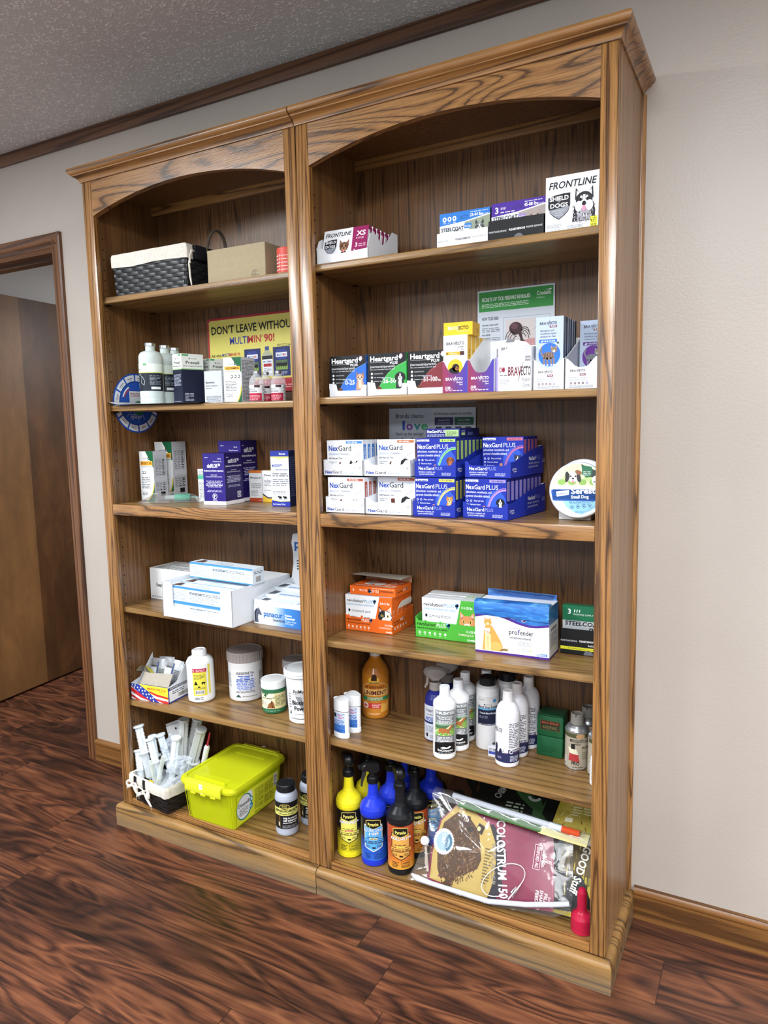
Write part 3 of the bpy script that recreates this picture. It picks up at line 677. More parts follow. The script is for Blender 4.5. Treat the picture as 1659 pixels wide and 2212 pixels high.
def aspen(w, d, h, name, big, seed, k, x, y, label, dz=.0003, table=True, shift=0):
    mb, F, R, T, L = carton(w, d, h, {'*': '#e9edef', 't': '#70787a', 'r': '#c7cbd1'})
    poly(mb, F, [(w*.45, h), (w, h), (w, h*.66)], '#165c3c', 1); poly(mb, F, [(w*.38, h), (w*.45, h), (w, h*.66), (w, h*.60)], '#fbfbf4', 1)
    am = min(70, math.degrees(math.asin(min(1, h*.365/(w*1.11))))); arc(mb, F, 0, h*.37, w*.94, w, -am, 0, '#e3c04a', 2, 14, 1.08); poly(mb, F, [(w, h*.36)]+[(w*1.0*cos(radians(a)), h*.37+w*1.08*sin(radians(a))) for a in [-am*q/10 for q in range(11)]]+[(0, h*.02), (0, 0), (w, 0)], '#165c3c', 1)
    text(mb, F, 'aspen', w*.42, h*.845, h*.03, '#6a7478', w*.34); arc(mb, F, w*.68, h*.86, w*.03, w*.08, 90, 300, '#22262a', 2, 8)
    rect(mb, F, w*.06, h*.72, w*.88, h*.085, '#e9a83a', 2); text(mb, F, big, w*.5, h*.74, h*.045, '#2b2310', w*.74, 1)
    text(mb, F, '(flunixin meglumine injection)' if big == 'VETAMEG' else '(oxytetracycline)', w*.56, h*.685, h*.022, '#30343a', w*.8)
    for i in range(3 if big == 'VETAMEG' else 2): arc(mb, F, w*(.45+.2*i) if big == 'VETAMEG' else w*(.2+.16*i), h*.575, w*.045, w*.08, -150, 110, '#22262a', 2, 8)
    lines(mb, F, w*.1, h*.26, w*.62, h*.24, 7, '#6c7076', 2, seed); lines(mb, F, w*.1, h*.12, w*.4, h*.08, 3, '#6c7076', 2, seed)
    if table:
        for (v0, hh, n) in ((h*.5, h*.44, 14), (h*.2, h*.22, 8)):
            for i in range(n): rect(mb, R, d*.12, v0+hh*i/n, d*.76, h*.0025, '#70747c', 2)
            for c in range(4): rect(mb, R, d*(.12+.25*c), v0, d*.012, hh*.86, '#70747c', 2); lines(mb, R, d*(.16+.25*c) if c < 3 else d*.66, v0+hh*.05, d*.16, hh*.75, n-3, '#8a8e96', 2, c)
        rect(mb, R, d*.45, h*.10, d*.34, h*.08, '#1c1d20', 2); ell(mb, R, d*.5, h*.22, d*.04, d*.04, '#3a3d44', 2)
    else: lines(mb, R, d*.06, h*.05, d*.86, h*.9, 30, '#585c64', 2, seed)
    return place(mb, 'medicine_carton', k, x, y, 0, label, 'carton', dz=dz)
aspen(.067, .062, .131, '', 'VETAMEG', 3, 'L2', .48, .061, 'white carton with green corners and an orange name band, behind the red vials', table=False)
GLASS = NT('clear_glass'); GLASS.set(Base_Color='#eef4f6', Roughness=0.05, Transmission_Weight=0.9, IOR=1.2); GLASS = GLASS.m
def vial(x, y, yaw, label):
    t = thing('glass_vial', label, 'vial', at('L2', x, y), yaw, 'red labelled glass vials', tl('L2')); r = .0208
    mb = MB(); mb.lathe([(0, 0), (r-.002, 0), (r, .002), (r, .056), (r*.93, .064), (r*.72, .071), (r*.5, .0755), (.0082, .078), (.0082, .082)], glassy('vial_glass', '#e8eef2', .22, .04), 32); mb.build('glass_body', t)
    mb = MB(); mb.lathe([(0, .002), (r*.9, .002), (r*.9, .05), (0, .05)], P('#a31f38', .25), 28); mb.build('red_liquid', t)
    mb = MB(); F = Round(r, -60); rect(mb, F, -.026, .003, .056, .045, '#d8dadd', 1); rect(mb, F, -.026, .003, .044, .021, '#b02440', 2); rect(mb, F, -.004, .040, .016, .007, '#3a2026', 2); text(mb, F, 'Vitamin', -.012, .034, .004, '#55585e', .022); text(mb, F, 'B Complex', -.01, .028, .004, '#33363c', .028, .8); lines(mb, F, .019, .006, .01, .04, 10, '#8d9096', 2, 3); lines(mb, F, -.024, .006, .036, .014, 4, '#e5a9b5', 3, 3); mb.build('wrap_label', t)
    mb = MB(); mb.lathe([(.0086, .0795), (.0098, .080), (.0098, .0865), (.009, .0875), (0, .0875)], METAL, 24); mb.build('crimp_cap', t); return t
vial(.606, .0555, 0, 'leftmost clear vial with a red label, in front of the yellow sign')
vial(.598, .109, 6, 'red labelled vial standing behind and between two other vials')
vial(.664, .082, -6, 'rightmost clear vial with a red label, beside the bookcase upright')
YS = varied('yellow_sign_face', '#c9bf5a', '#cfc661', 20, .45)
mb = MB(); W_, H_ = .40, .249
def rrect(w, h, r, n=5): return [(cx+r*cos(radians(a0+90*i/n)), cy+r*sin(radians(a0+90*i/n))) for cx, cy, a0 in ((w-r, r, -90), (w-r, h-r, 0), (r, h-r, 90), (r, r, 180)) for i in range(n+1)]
mb.prism(rrect(W_, H_, .012), 'y', 0, .003, P('#a8323c', .45)); F = Flat((0, 0, 0), (1,0,0), (0,0,1))
poly(mb, F, [(p[0]+.007, p[1]+.042) for p in rrect(W_-.014, H_-.049, .009)], YS, 1)
text(mb, F, 'DON\u2019T LEAVE WITHOUT', .190, .197, .026, '#12131a', .345, 1.2); text(mb, F, 'MULTI', .132, .160, .024, '#24398c', .075, .7, al='c'); text(mb, F, 'MIN', .196, .160, .024, '#b02a34', .052, .7); text(mb, F, '\u00ae', .228, .174, .009, '#b02a34', .009); text(mb, F, '90!', .256, .160, .024, '#b02a34', .042, 1.6)
text(mb, F, 'Ask what', .012, .123, .010, '#15151c', .044, .8, al='l'); text(mb, F, 'MULTI', .059, .123, .010, '#24398c', .030, 1, al='l'); text(mb, F, 'MIN\u00ae 90', .090, .123, .010, '#b02a34', .045, 1, al='l'); text(mb, F, 'can do for your:', .012, .107, .010, '#15151c', .076, .8, al='l'); text(mb, F, '- Cows/heifers', .028, .090, .010, '#15151c', .064, .8, al='l'); text(mb, F, '- Calves', .028, .075, .010, '#15151c', .036, .8, al='l')
lines(mb, F, .285, .142, .07, .008, 2, '#4a4a3a', 2, 2)
for u in (.152, .268):
    rect(mb, F, u, .048, .067, .092, '#232c5e', 2); poly(mb, F, [(u+.018, .132), (u+.048, .132), (u+.056, .122), (u+.056, .11), (u+.048, .1), (u+.018, .1), (u+.01, .11), (u+.01, .122)], '#30408a', 3); rect(mb, F, u+.011, .108, .044, .014, '#d9dde4', 4); text(mb, F, 'MULTI', u+.025, .111, .007, '#24398c', .02, 1, l=5); text(mb, F, 'MIN', u+.045, .111, .007, '#b02a34', .014, 1, l=5)
    rect(mb, F, u+.01, .068, .046, .03, '#7d9a4c', 3); rect(mb, F, u+.01, .085, .046, .013, '#9fb3bd', 3); R = random.Random(4)
    for i in range(5): ell(mb, F, u+.016+i*.0085, .084, .005, .006, '#15161a', 4); rect(mb, F, u+.013+i*.0085, .074, .0016, .008, '#15161a', 4)
    lines(mb, F, u+.012, .052, .042, .012, 4, '#aab2cc', 3, 5)
rect(mb, F, .224, .05, .042, .066, '#c6cad0', 4); poly(mb, F, [(.224, .116), (.266, .116), (.254, .132), (.236, .132)], '#a4a68a', 4); rect(mb, F, .237, .132, .016, .012, '#3a4a86', 4); rect(mb, F, .227, .06, .036, .044, '#dfe3e8', 5); rect(mb, F, .229, .08, .032, .01, '#a32a36', 6); text(mb, F, 'MULTIMIN', .245, .093, .006, '#24398c', .032, 1, l=6); lines(mb, F, .23, .064, .03, .013, 4, '#7a8090', 6, 2); rect(mb, F, .224, .103, .042, .012, '#20242c', 5)
lines(mb, F, .16, .012, .2, .014, 2, '#d9a0a0', 2, 4)
o = mb.build('advertising_sign', None, (.238, .2735, 1.4565), (radians(0.4), 0, 0)); tag(o, 'yellow sign with a red border and bold headline on the second shelf', 'sign')

# ---- fixed middle shelf
aspen(.063, .06, .166, '', 'BIO-JECT 100', 3, 'L3', .0555, .112, 'shorter green cornered white carton with a printed table, in front of its taller twin')
aspen(.08, .066, .195, '', 'VET 100', 5, 'L3', .034, .203, 'taller green cornered white carton, behind the shorter one by the side panel')
t = thing('syringe_pouch', 'clear plastic pouch with a green topped syringe lying on the middle shelf', 'pouch', (.187, .118, 1.1063), 28)
mb = MB()
def pouch(u, v): 
    e = max(0, 1-abs(2*u-1)**3)*max(0, 1-abs(2*v-1)**2.5); return ((u-.5)*.21, (v-.5)*.07, .0008+.034*e*(0.9+0.12*sin(19*u+7*v)+.1*sin(31*v)))
mb.grid(pouch, 22, 10, CLEAR); mb.grid(lambda u, v: ((u-.5)*.21, (v-.5)*.07, .0005), 2, 2, CLEAR); mb.build('pouch_film', t)
mb = MB(); mb.tube([(-.02, 0, .014), (.012, 0, .014)], .0085, P('#a9b6b4', .15), 14); mb.tube([(.012, 0, .014), (.014, 0, .014), (.045, .002, .014), (.062, .002, .014)], [.012, .0125, .0125, .011], P('#48a88a', .35), 16); mb.tube([(.062, .002, .014), (.085, .002, .013)], .004, P('#8fb8a8', .3), 8); mb.build('syringe', t)
mb, F, R, T, L = carton(.052, .05, .106, {'*': '#e6eaea', 't': '#9ab0a4'}); rect(mb, F, 0, .072, .052, .014, '#58b094', 1); lines(mb, F, .004, .088, .02, .012, 3, '#3a5a50', 2, 3); lines(mb, F, .004, .01, .044, .055, 14, '#7c8486', 2, 4)
place(mb, 'medicine_carton', 'L3', .262, .165, 0, 'small white carton with a teal band, partly hidden behind the violet carton', 'carton')
def nixi(w, d, h, x, y, yaw, label, ml):
    t = thing('medicine_carton', label, 'carton', at('L3', x, y), yaw, None, tl('L3')); PU, PR = '#2b1f78', '#231a5c'
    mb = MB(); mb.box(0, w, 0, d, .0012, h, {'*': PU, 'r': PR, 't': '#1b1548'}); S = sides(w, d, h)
    for F, q in ((S[0], w), (S[1], d)):
        s = h/.16; lines(mb, F, q*.1, h*.915, q*.14, h*.02, 1, '#d8d8ec', 2, 3)
        if F is S[0]: text(mb, F, ml, q*.86, h*.885, h*.024, '#e4e4f2', q*.16, .8, al='r'); text(mb, F, '300 mg/16.5 mg per mL', q*.88, h*.835, h*.02, '#e4e4f2', q*.4, .8, al='r')
        v = .725 if F is S[0] else .81
        text(mb, F, 'nixiFLOR\u2122', q*.5, h*v, h*.075, '#f0f0fa', q*.6, 1.6); text(mb, F, '(florfenicol and flunixin meglumine)', q*.5, h*(v-.075), h*.033, '#f0f0fa', q*.88, 1); text(mb, F, 'Antimicrobial/', q*.5, h*(v-.15), h*.022, '#e0e0f2', q*.3, .8); text(mb, F, 'Non-Steroidal Anti-Inflammatory Drug', q*.5, h*(v-.185), h*.022, '#e0e0f2', q*.74, .8)
        lines(mb, F, q*.1, h*(v-.38), q*.8, h*.14, 5, '#c6c4e4', 2, 4, .5, 'c'); lines(mb, F, q*.1, h*(v-.47), q*.8, h*.05, 2, '#b2b0d8', 2, 6, .5, 'c')
    F = S[0]; arc(mb, F, w*.5, h*.17, h*.045, h*.055, 0, 360, '#e8e8f4', 2, 20); text(mb, F, 'P', w*.5, h*.14, h*.06, '#e8e8f4', None, 2); lines(mb, F, w*.36, h*.085, w*.28, h*.03, 2, '#c6c4e4', 2, 2, .5, 'c')
    F = S[1]; rect(mb, F, d*.66, h*.12, d*.2, h*.12, '#dcdce8', 2); arc(mb, F, d*.76, h*.18, h*.03, h*.045, 0, 360, '#2a2360', 3, 14); text(mb, F, 'KES', d*.76, h*.172, h*.018, '#2a2360', d*.1, 1)
    mb.build('carton_body', t)
    tm, *_ = tray(w+.004, d+.003, .012, (.012, .012), '#eceef0', t=.0011); o = tm.build('carton_tray', t, (-.002, -.0015, 0)); tag(o, 'white open tray'); return t
nixi(.081, .094, .160, .363, .081, 5, 'violet carton in a white tray at the front of the middle shelf', '100 mL')
nixi(.092, .08, .196, .331, .1925, 0, 'larger dark violet carton standing behind the front violet one', '500 mL')
mb, F, R, T, L = carton(.051, .05, .1, {'*': '#dfe2e4', 't': '#b06a34'}); rect(mb, F, 0, .092, .051, .008, '#c8702e', 1); rect(mb, F, 0, 0, .051, .012, '#b5482c', 1); ell(mb, F, .008, .077, .003, .003, '#1c1e24', 2); text(mb, F, 'Draxxin KP', .03, .074, .0056, '#1c1e24', .034, 1.2); text(mb, F, 'For subcutaneous injection', .027, .056, .004, '#33363e', .042); text(mb, F, '100 mg/mL tulathromycin', .027, .05, .004, '#33363e', .042); text(mb, F, '120 mg/mL ketoprofen', .026, .044, .004, '#33363e', .038); lines(mb, F, .004, .02, .03, .018, 5, '#8b8e96', 2, 3); text(mb, F, 'zoetis', .043, .003, .004, '#e8c8b8', .011)
place(mb, 'medicine_carton', 'L3', .4385, .21, 0, 'small white carton with orange top and red foot, right of the violet cartons', 'carton')
mb, F, R, T, L = carton(.051, .05, .1, {'*': '#e3e6e8', 't': '#c9b64a'}); poly(mb, F, [(0, 0), (.051, 0), (.051, .012), (.02, .011), (0, .022)], '#e0b93a', 1); poly(mb, F, [(0, .022), (.02, .011), (.051, .012), (.051, .016), (.02, .0155), (0, .027)], '#22305f', 1); text(mb, F, 'Draxxin', .026, .083, .006, '#1c1e24', .034, 1.2); lines(mb, F, .008, .052, .034, .02, 5, '#9a9da6', 2, 3); stroke(mb, F, [(.02, .075), (.022, .062), (.028, .06), (.03, .072)], .001, '#8a8d96', 2); text(mb, F, 'Net Contents', .02, .036, .0034, '#33363e', .024)
place(mb, 'medicine_carton', 'L3', .4925, .209, 0, 'small white carton with a yellow and navy foot, next to the orange topped one', 'carton')
mb, F, R, T, L = carton(.064, .06, .166, {'*': '#e6ebf0', 't': '#26337c', 'r': '#222a4c'}); w, h = .064, .166
rect(mb, F, 0, .149, w, .017, '#2b3a98', 1); poly(mb, F, [(0, .149), (w, .149), (w, .145), (.03, .141), (0, .147)], '#d7dc7c', 1); text(mb, F, 'Bimeda', .042, .154, .006, '#dfe3f2', .022, 1); text(mb, F, 'MACROSYN\u2122', .005, .118, .008, '#2438a0', .034, 1.6, al='l'); text(mb, F, '(tulathromycin injection)', .016, .108, .005, '#33406a', .044, .6, al='l'); lines(mb, F, .005, .09, .056, .012, 2, '#555a66', 2, 2); lines(mb, F, .005, .062, .056, .022, 4, '#787d88', 2, 5); lines(mb, F, .005, .036, .045, .012, 3, '#8a8e98', 2, 8)
for u in (.03, .048):
    ell(mb, F, u, .027, .006, .0034, '#12131a', 2); [rect(mb, F, u-.0045+i*.003, .02, .0013, .006, '#12131a', 2) for i in range(4)]; ell(mb, F, u-.006, .029, .0026, .0022, '#12131a', 2)
poly(mb, F, [(0, 0), (w, 0), (w, .016), (.03, .0135), (0, .018)], '#2a38a8', 1); poly(mb, F, [(0, .018), (.03, .0135), (w, .016), (w, .0185), (.03, .016), (0, .0205)], '#d7dc7c', 1); text(mb, F, 'Net Contents: 250 mL', .004, .004, .005, '#e6e9f5', .044, 1, al='l'); lines(mb, R, .006, .03, .048, .12, 22, '#5a6490', 2, 3)
place(mb, 'medicine_carton', 'L3', .6, .115, 3, 'tall white carton with blue top and foot bands on the middle shelf', 'carton')

# ---- fourth shelf: wormer cartons
mb, F, R, T, L = carton(.205, .124, .109, '#e4e8ea')
text(mb, F, 'Ivermectin', .03, .044, .016, '#232a2e', .078, .6, al='l'); text(mb, F, '(ivermectin)', .070, .032, .008, '#4a5055', .04, al='l'); text(mb, F, 'For oral use', .075, .021, .006, '#4a5055', .03, al='l'); text(mb, F, 'Net Wt. 12 x 0.21 oz (6.08 g)', .006, .006, .006, '#1d2024', .075, 1, al='l')
stroke(mb, F, [(.03, .1), (.033, .085), (.033, .055), (.04, .047), (.075, .048)], .0012, '#bcc2c8', 2); text(mb, T, 'Ivermectin', .1, .06, .014, '#3a4044', .08); lines(mb, T, .02, .006, .16, .04, 5, '#60666a', 2, 3); text(mb, T, 'Paste', .12, .09, .012, '#3a4044', .05)
place(mb, 'medicine_carton', 'L4', .032, .148, 0, 'white carton with small black lettering at the left end of the fourth shelf', 'carton')
def wormer(parent_loc, yaw, label, name='wormer_box', dz=0, w=.262, d=.0535, h=.049):
    mb, F, R, T, L = carton(w, d, h, '#dfe9f2'); rect(mb, F, 0, h-.006, w, .006, '#4a90cc', 1); rect(mb, F, 0, 0, w, .0035, '#4a90cc', 1); rect(mb, T, 0, 0, w, .003, '#4a90cc', 1)
    text(mb, F, 'INDICATIONS', .012, .034, .0032, '#50606e', .022, al='l'); lines(mb, F, .012, .008, .075, .024, 6, '#98a6b2', 2, 4); lines(mb, F, .1, .029, .13, .01, 2, '#6a7884', 2, 7); text(mb, F, 'NOT FOR USE IN HUMANS', .1, .031, .0036, '#3c4a58', .055, .8, al='l', l=4); lines(mb, F, .1, .008, .115, .02, 5, '#98a6b2', 2, 9)
    arc(mb, F, .236, .024, .006, .0068, 90, 270, '#7a8a98', 2, 8); text(mb, F, 'farnam', .246, .019, .0046, '#5a6a78', .02); poly(mb, T, [(.012, .01), (.05, .012), (.042, .04), (.022, .046)], '#5e4a44', 1); text(mb, T, 'Ivermectin', .13, .028, .008, '#9fb0be', .06); lines(mb, T, .1, .012, .07, .01, 2, '#aab8c4', 2, 3); barcode(mb, R, .014, .004, .026, .022); lines(mb, R, .008, .032, .038, .01, 2, '#6a7884', 2, 3)
    o = mb.build(name, None, parent_loc, (0, tl('L4'), radians(yaw))); return tag(o, label, 'box', 'long white wormer boxes')
tx, ty, ya = .2455, -.0035, -2
tm, F, R, T, L = tray(.290, .277, .112, (.112, .112), '#e8ecf2', front=[(0, 0), (.29, 0), (.29, .112), (.248, .112), (.244, .108), (.243, .042), (.236, .035), (.054, .035), (.046, .042), (.045, .105), (.04, .112), (0, .112)], t=.0018)
for x in (.0012, .2888): stroke(tm, F, [(x, .002), (x, .111)], .0012, '#2a2c30', 2)
stroke(tm, F, [(.04, .112), (.045, .105), (.046, .045), (.054, .0362)], .0012, '#3a3c42', 2); lines(tm, F, .13, .027, .03, .004, 1, '#9aa2ac', 2, 3); stroke(tm, F, [(.05, .02), (.06, .028), (.22, .028), (.235, .018)], .0006, '#cdd3da', 2)
place(tm, 'display_tray', 'L4', tx, ty, ya, 'large white display tray of wormer boxes jutting over the front of the fourth shelf', 'tray')
c_, s_ = cos(radians(ya)), sin(radians(ya))
def intray(u, v, w): x = tx+u*c_-v*s_; return (x, ty+u*s_+v*c_, sz('L4', x)+w)
for lay in (0, 1):
    for i in range(5 if lay == 0 else 3): wormer(intray(.0145, .004+i*.0543, .0026+lay*.0497), ya, ('front box of the upper layer, seen through the cut-out of the white display tray' if (lay, i) == (1, 0) else 'second box of the upper layer in the white display tray, under the loose top box' if (lay, i) == (1, 1) else 'third box of the upper layer in the white display tray, behind the loose top box' if lay else 'front box of the lower layer in the white display tray' if i == 0 else 'box in the lower layer of the white display tray, behind its front box'))
wormer(intray(.0365, .086, .1128), ya, 'loose white and blue wormer box lying on top of the tray', dz=0)
pc = thing('medicine_carton', 'horse wormer display carton with a tall header card', 'carton', at('L4', .557, .0605), 0, None, tl('L4')); w, d, h = .19, .205, .074
mb = MB(); tm, F, R, T, L = tray(w, d, h, (h, h+.03), '#e9eef4', t=.001)
PB = NT('blue_fade'); g = PB.n('TexCoord').outputs['Object']; sp = PB.n('SeparateXYZ'); PB.l(g, sp.inputs[0]); PB.set(Base_Color=PB.ramp(PB.math('DIVIDE', sp.outputs[0], .19), [(0.3, '#dfe8f0'), (0.62, '#3f86d0'), (1, '#1f5cae')]), Roughness=.4)
rect(tm, F, 0, 0, w, .058, PB.m, 1)
for i in range(38):
    u = i*.005+.004; stroke(tm, F, [(u, .064), (u+.0015, .070+.003*((i*7) % 5)/5)], .0012, '#b3bbc4', 2)
poly(tm, F, [(.002, .004), (.016, .004), (.014, .022), (.017, .03), (.027, .026), (.029, .031), (.022, .043), (.018, .052), (.016, .047), (.008, .046), (.001, .034)], '#5a6274', 2); ell(tm, F, .018, .041, .0014, .001, '#14161c', 3); poly(tm, F, [(.001, .034), (.008, .046), (.01, .042), (.006, .03), (.008, .012), (.002, .006)], '#2c3040', 3)
text(tm, F, 'panacur', .036, .026, .017, '#2563ac', .07, 1.6, al='l'); text(tm, F, '(fenbendazole)', .070, .014, .009, '#1d2330', .043, .8, al='l'); text(tm, F, 'Equine', .115, .034, .007, '#eef4fa', .024, .8, al='l'); text(tm, F, 'Dewormer', .115, .025, .007, '#ffffff', .036, 1.6, al='l'); text(tm, F, '25 gram Paste', .115, .017, .005, '#dbe8f6', .04, al='l'); text(tm, F, '(100 mg/g)', .115, .010, .005, '#dbe8f6', .03, al='l')
tm.build('carton_tray', pc)
mb = MB(); hp = [(.012, .08), (.0, .085), (-.002, .1), (.006, .15), (.005, .19), (.0, .215), (.006, .245), (.03, .25), (.19, .25), (.19, .08)]; mb.prism(hp, 'y', d-.006, d-.004, '#e3e8ee'); F = Flat((0, d-.006, 0), (1,0,0), (0,0,1)); text(mb, F, 'panacur', .012, .2, .03, '#2563ac', .16, 1.6, al='l'); lines(mb, F, .02, .13, .1, .035, 4, '#33363e', 2, 4)
mb.build('header_card', pc)
def pbox(u, v, w0, tilt, label):
    mb, F, R, T, L = carton(.184, .042, .022, '#dde6ee'); text(mb, T, 'panacur', .09, .008, .013, '#6fa0d4', .08, 1.2); text(mb, F, 'panacur', .09, .005, .012, '#3f7cc0', .08, 1.2); poly(mb, T, [(.006, .006), (.03, .01), (.04, .032), (.014, .036)], '#565c6a', 1); lines(mb, T, .14, .01, .035, .02, 3, '#8aa0b8', 2, 4)
    tag(mb.build('wormer_box', None, (.560+u, .0605+v, sz('L4', .65)+w0), (radians(tilt), tl('L4'), 0)), label, 'box', 'blue lettered wormer boxes')
pbox(0, .006, .046, 8, 'frontmost blue lettered box lying in the horse wormer carton'); pbox(0, .055, .058, 8, 'middle blue lettered box lying in the horse wormer carton'); pbox(0, .104, .070, 8, 'rearmost blue lettered box lying in the horse wormer carton below its header card')

# ---- fifth shelf: tubs and bottles
t = thing('medicine_carton', 'opened flag printed carton with torn flaps at the left of the fifth shelf', 'carton', at('L5', .0325, .036, .0008), 4, None, tl('L5')); w, d, h = .16, .112, .054
tm, F, R, T, L = tray(w, d, h, (h, .125), '#dde2e6', side=[(0, 0), (d, 0), (d, .128), (.045, .062), (0, h)], back=.10, t=.0012)
rect(tm, F, 0, 0, w, h, '#f0d93a', 1); poly(tm, F, [(0, 0), (w, 0), (w, .012), (.1, .022), (.06, .03), (0, .05)], '#e9ecef', 2)
for a in (((0, .042), (.05, .018), (.09, .008), (.105, .0), (.08, 0), (.04, .008), (0, .026)), ((0, .016), (.04, .0), (.02, 0), (0, .008)), ((.08, .036), (.11, .028), (.16, .022), (.16, .016), (.11, .02), (.08, .03)), ((.095, .014), (.125, .01), (.16, .008), (.16, .0), (.14, 0), (.11, .006))): poly(tm, F, list(a), '#c22f36', 3)
poly(tm, F, [(0, h), (.035, h), (.075, .034), (.11, .006), (.122, 0), (.085, 0), (.05, .016), (.02, .034), (0, .046)], '#263a9c', 4)
for i, (u, v) in enumerate(((.008, .049), (.02, .049), (.016, .042), (.03, .042), (.044, .043), (.036, .034), (.05, .033), (.062, .034), (.052, .023), (.066, .022), (.078, .024), (.07, .012), (.084, .011), (.094, .013), (.096, .003))):
    poly(tm, F, [(u+(.0042 if k % 2 == 0 else .0018)*cos(radians(90+36*k)), v+(.0042 if k % 2 == 0 else .0018)*sin(radians(90+36*k))) for k in range(10)], '#f2f4f6', 6)
text(tm, F, 'MADE IN THE U.S.A.', .112, .040, .0075, '#b03028', .08, 1.4); text(tm, F, 'Made in USA', .135, .034, .004, '#8a5a20', .025)
rect(tm, R, 0, 0, d, .052, '#e6eaee', 1); rect(tm, R, 0, .042, d, .01, '#2a3fa0', 2); text(tm, R, 'WEATHER PAINTSTIK', .055, .0445, .0055, '#e3dc5a', .09, 1.4, .2); rect(tm, R, 0, 0, .005, .052, '#2a3fa0', 2); rect(tm, R, 0, 0, d, .004, '#2a3fa0', 2); barcode(tm, R, .045, .008, .055, .016); lines(tm, R, .02, .027, .06, .012, 2, '#33363e', 2, 3)
tm.build('carton_body', t)
mb = MB(); mb.prism([(.024, .0), (.15, .0), (.154, .046), (.134, .045), (.06, .040), (.034, .042), (.03, .02)], 'y', 0, .0015, GREYB); mb.build('torn_flap', t, (0, .014, .05), (radians(-28), 0, 0))
mb = MB(); mb.grid(lambda u, v: (-.001+.062*u, .03+.04*v*(1-.4*u), .088+.022*sin(pi*u)*(1-.2*v)-.016*v), 12, 3, P('#e0d83a', .5)); mb.grid(lambda u, v: (-.001+.062*u, .0302+.04*v*(1-.4*u), .0868+.022*sin(pi*u)*(1-.2*v)-.016*v), 12, 3, GREYB); mb.grid(lambda u, v: (.02+.01*u, .046+.016*u, .055+.042*v+.008*u), 2, 4, GREYB); mb.build('curled_flap', t)
FOIL = varied('silver_foil_film', '#8e9196', '#b4b7bb', 30, .32, Metallic=.35)
def packet(loc, rot, label, seed):
    mb = MB(); R = random.Random(seed)
    def fn(u, v): e = max(0, 1-abs(2*u-1)**4)*max(0, 1-abs(2*v-1)**4); return ((u-.5)*.07, -.006*e-.001*sin(12*u+seed), v*.11)
    mb.grid(fn, 10, 10, FOIL); mb.grid(lambda u, v: (fn(u, v)[0], .004*max(0, 1-abs(2*u-1)**4), v*.11), 6, 6, FOIL); F = Flat((-.04, -.0085, 0), (1,0,0), (0,0,1)); rect(mb, F, .008, .03, .028, .05, '#c6cacf', 1); text(mb, F, 'TagBands', .022, .082, .006, '#2c3038', .028, .8, rot=.0); lines(mb, F, .046, .03, .022, .05, 9, '#50545c', 2, seed); rect(mb, F, .0385, .0, .003, .1, '#274a8c', 2)
    tag(mb.build('foil_packet', None, loc, rot), label, 'packet', 'silver packets in the flag carton')
packet((.080, .102, .449), (radians(-15), 0, radians(4)), 'left silver packet standing in the opened flag carton', 1); packet((.136, .106, .452), (radians(-17), radians(6), radians(6)), 'right silver packet leaning back in the opened flag carton', 2)
packet((.106, .124, .452), (radians(-11), radians(-5), radians(2)), 'silver packet leaning at the very back of the opened flag carton', 3)
def obj_bottle(name, label, k, x, y, parts, cat='bottle', group=None, yaw=0):
    """parts: (part name, MB)"""
    t = thing(name, label, cat, at(k, x, y), yaw, group, tl(k))
    for n, mb in parts: mb.build(n, t)
    return t
PLW = NT('white_plastic'); PLW.set(Base_Color='#e8ebee', Roughness=.3, Subsurface_Weight=.15, Subsurface_Radius=(.01, .01, .01)); PLW = PLW.m
mb = MB(); r = .0445; mb.lathe([(0, 0), (.036, 0), (r-.001, .006), (r, .012), (r, .132), (r-.002, .139), (.036, .147), (.027, .152), (.022, .1535), (.021, .158)], PLW, 48)
F = Round(r, -66, r1=r, h=1); rect(mb, F, -.012, .027, .046, .087, '#d9cf4c', 1); rect(mb, F, -.013, .107, .048, .012, '#b02a44', 2); text(mb, F, 'PL', -.008, .110, .006, '#f0dfe4', .006, 1.4); lines(mb, F, 0, .109, .03, .008, 2, '#e6c3cb', 3, 3); lines(mb, F, -.008, .084, .036, .016, 4, '#6a6534', 2, 4)
poly(mb, F, [(-.007, .066), (.003, .066), (.001, .074), (-.002, .077), (-.004, .074)], '#1b1b14', 2); rect(mb, F, -.0085, .064, .014, .002, '#1b1b14', 2); poly(mb, F, [(.016, .068), (.028, .068), (.03, .073), (.018, .074)], '#1b1b14', 2); rect(mb, F, .018, .064, .002, .004, '#1b1b14', 2); rect(mb, F, .026, .064, .002, .004, '#1b1b14', 2)
ell(mb, F, .008, .057, .004, .003, '#4a4a2a', 2); lines(mb, F, -.008, .05, .036, .007, 2, '#6a6534', 2, 8); barcode(mb, F, -.005, .032, .03, .014); lines(mb, F, -.008, .014, .028, .01, 2, '#50545c', 2, 5)
rect(mb, F, -.064, .096, .012, .013, '#b02a5c', 1); ell(mb, F, -.06, .03, .012, .016, '#3f93c4', 1); ell(mb, F, -.062, .02, .008, .008, '#e6c63a', 2); lines(mb, F, -.066, .06, .012, .03, 4, '#4a7a6a', 2, 4); rect(mb, F, .04, .03, .008, .1, '#d9cf4c', 1)
mc = MB(); mc.lathe([(.0225, .155), (.0245, .156), (.0245, .168), (.0235, .172), (.02, .174), (.0195, .1715), (.008, .1725), (0, .174)], PLW, 36)
obj_bottle('white_bottle', 'white round shouldered bottle with a yellow side label, next to the flag carton', 'L5', .262, .13, (('bottle_body', mb), ('screw_cap', mc)))
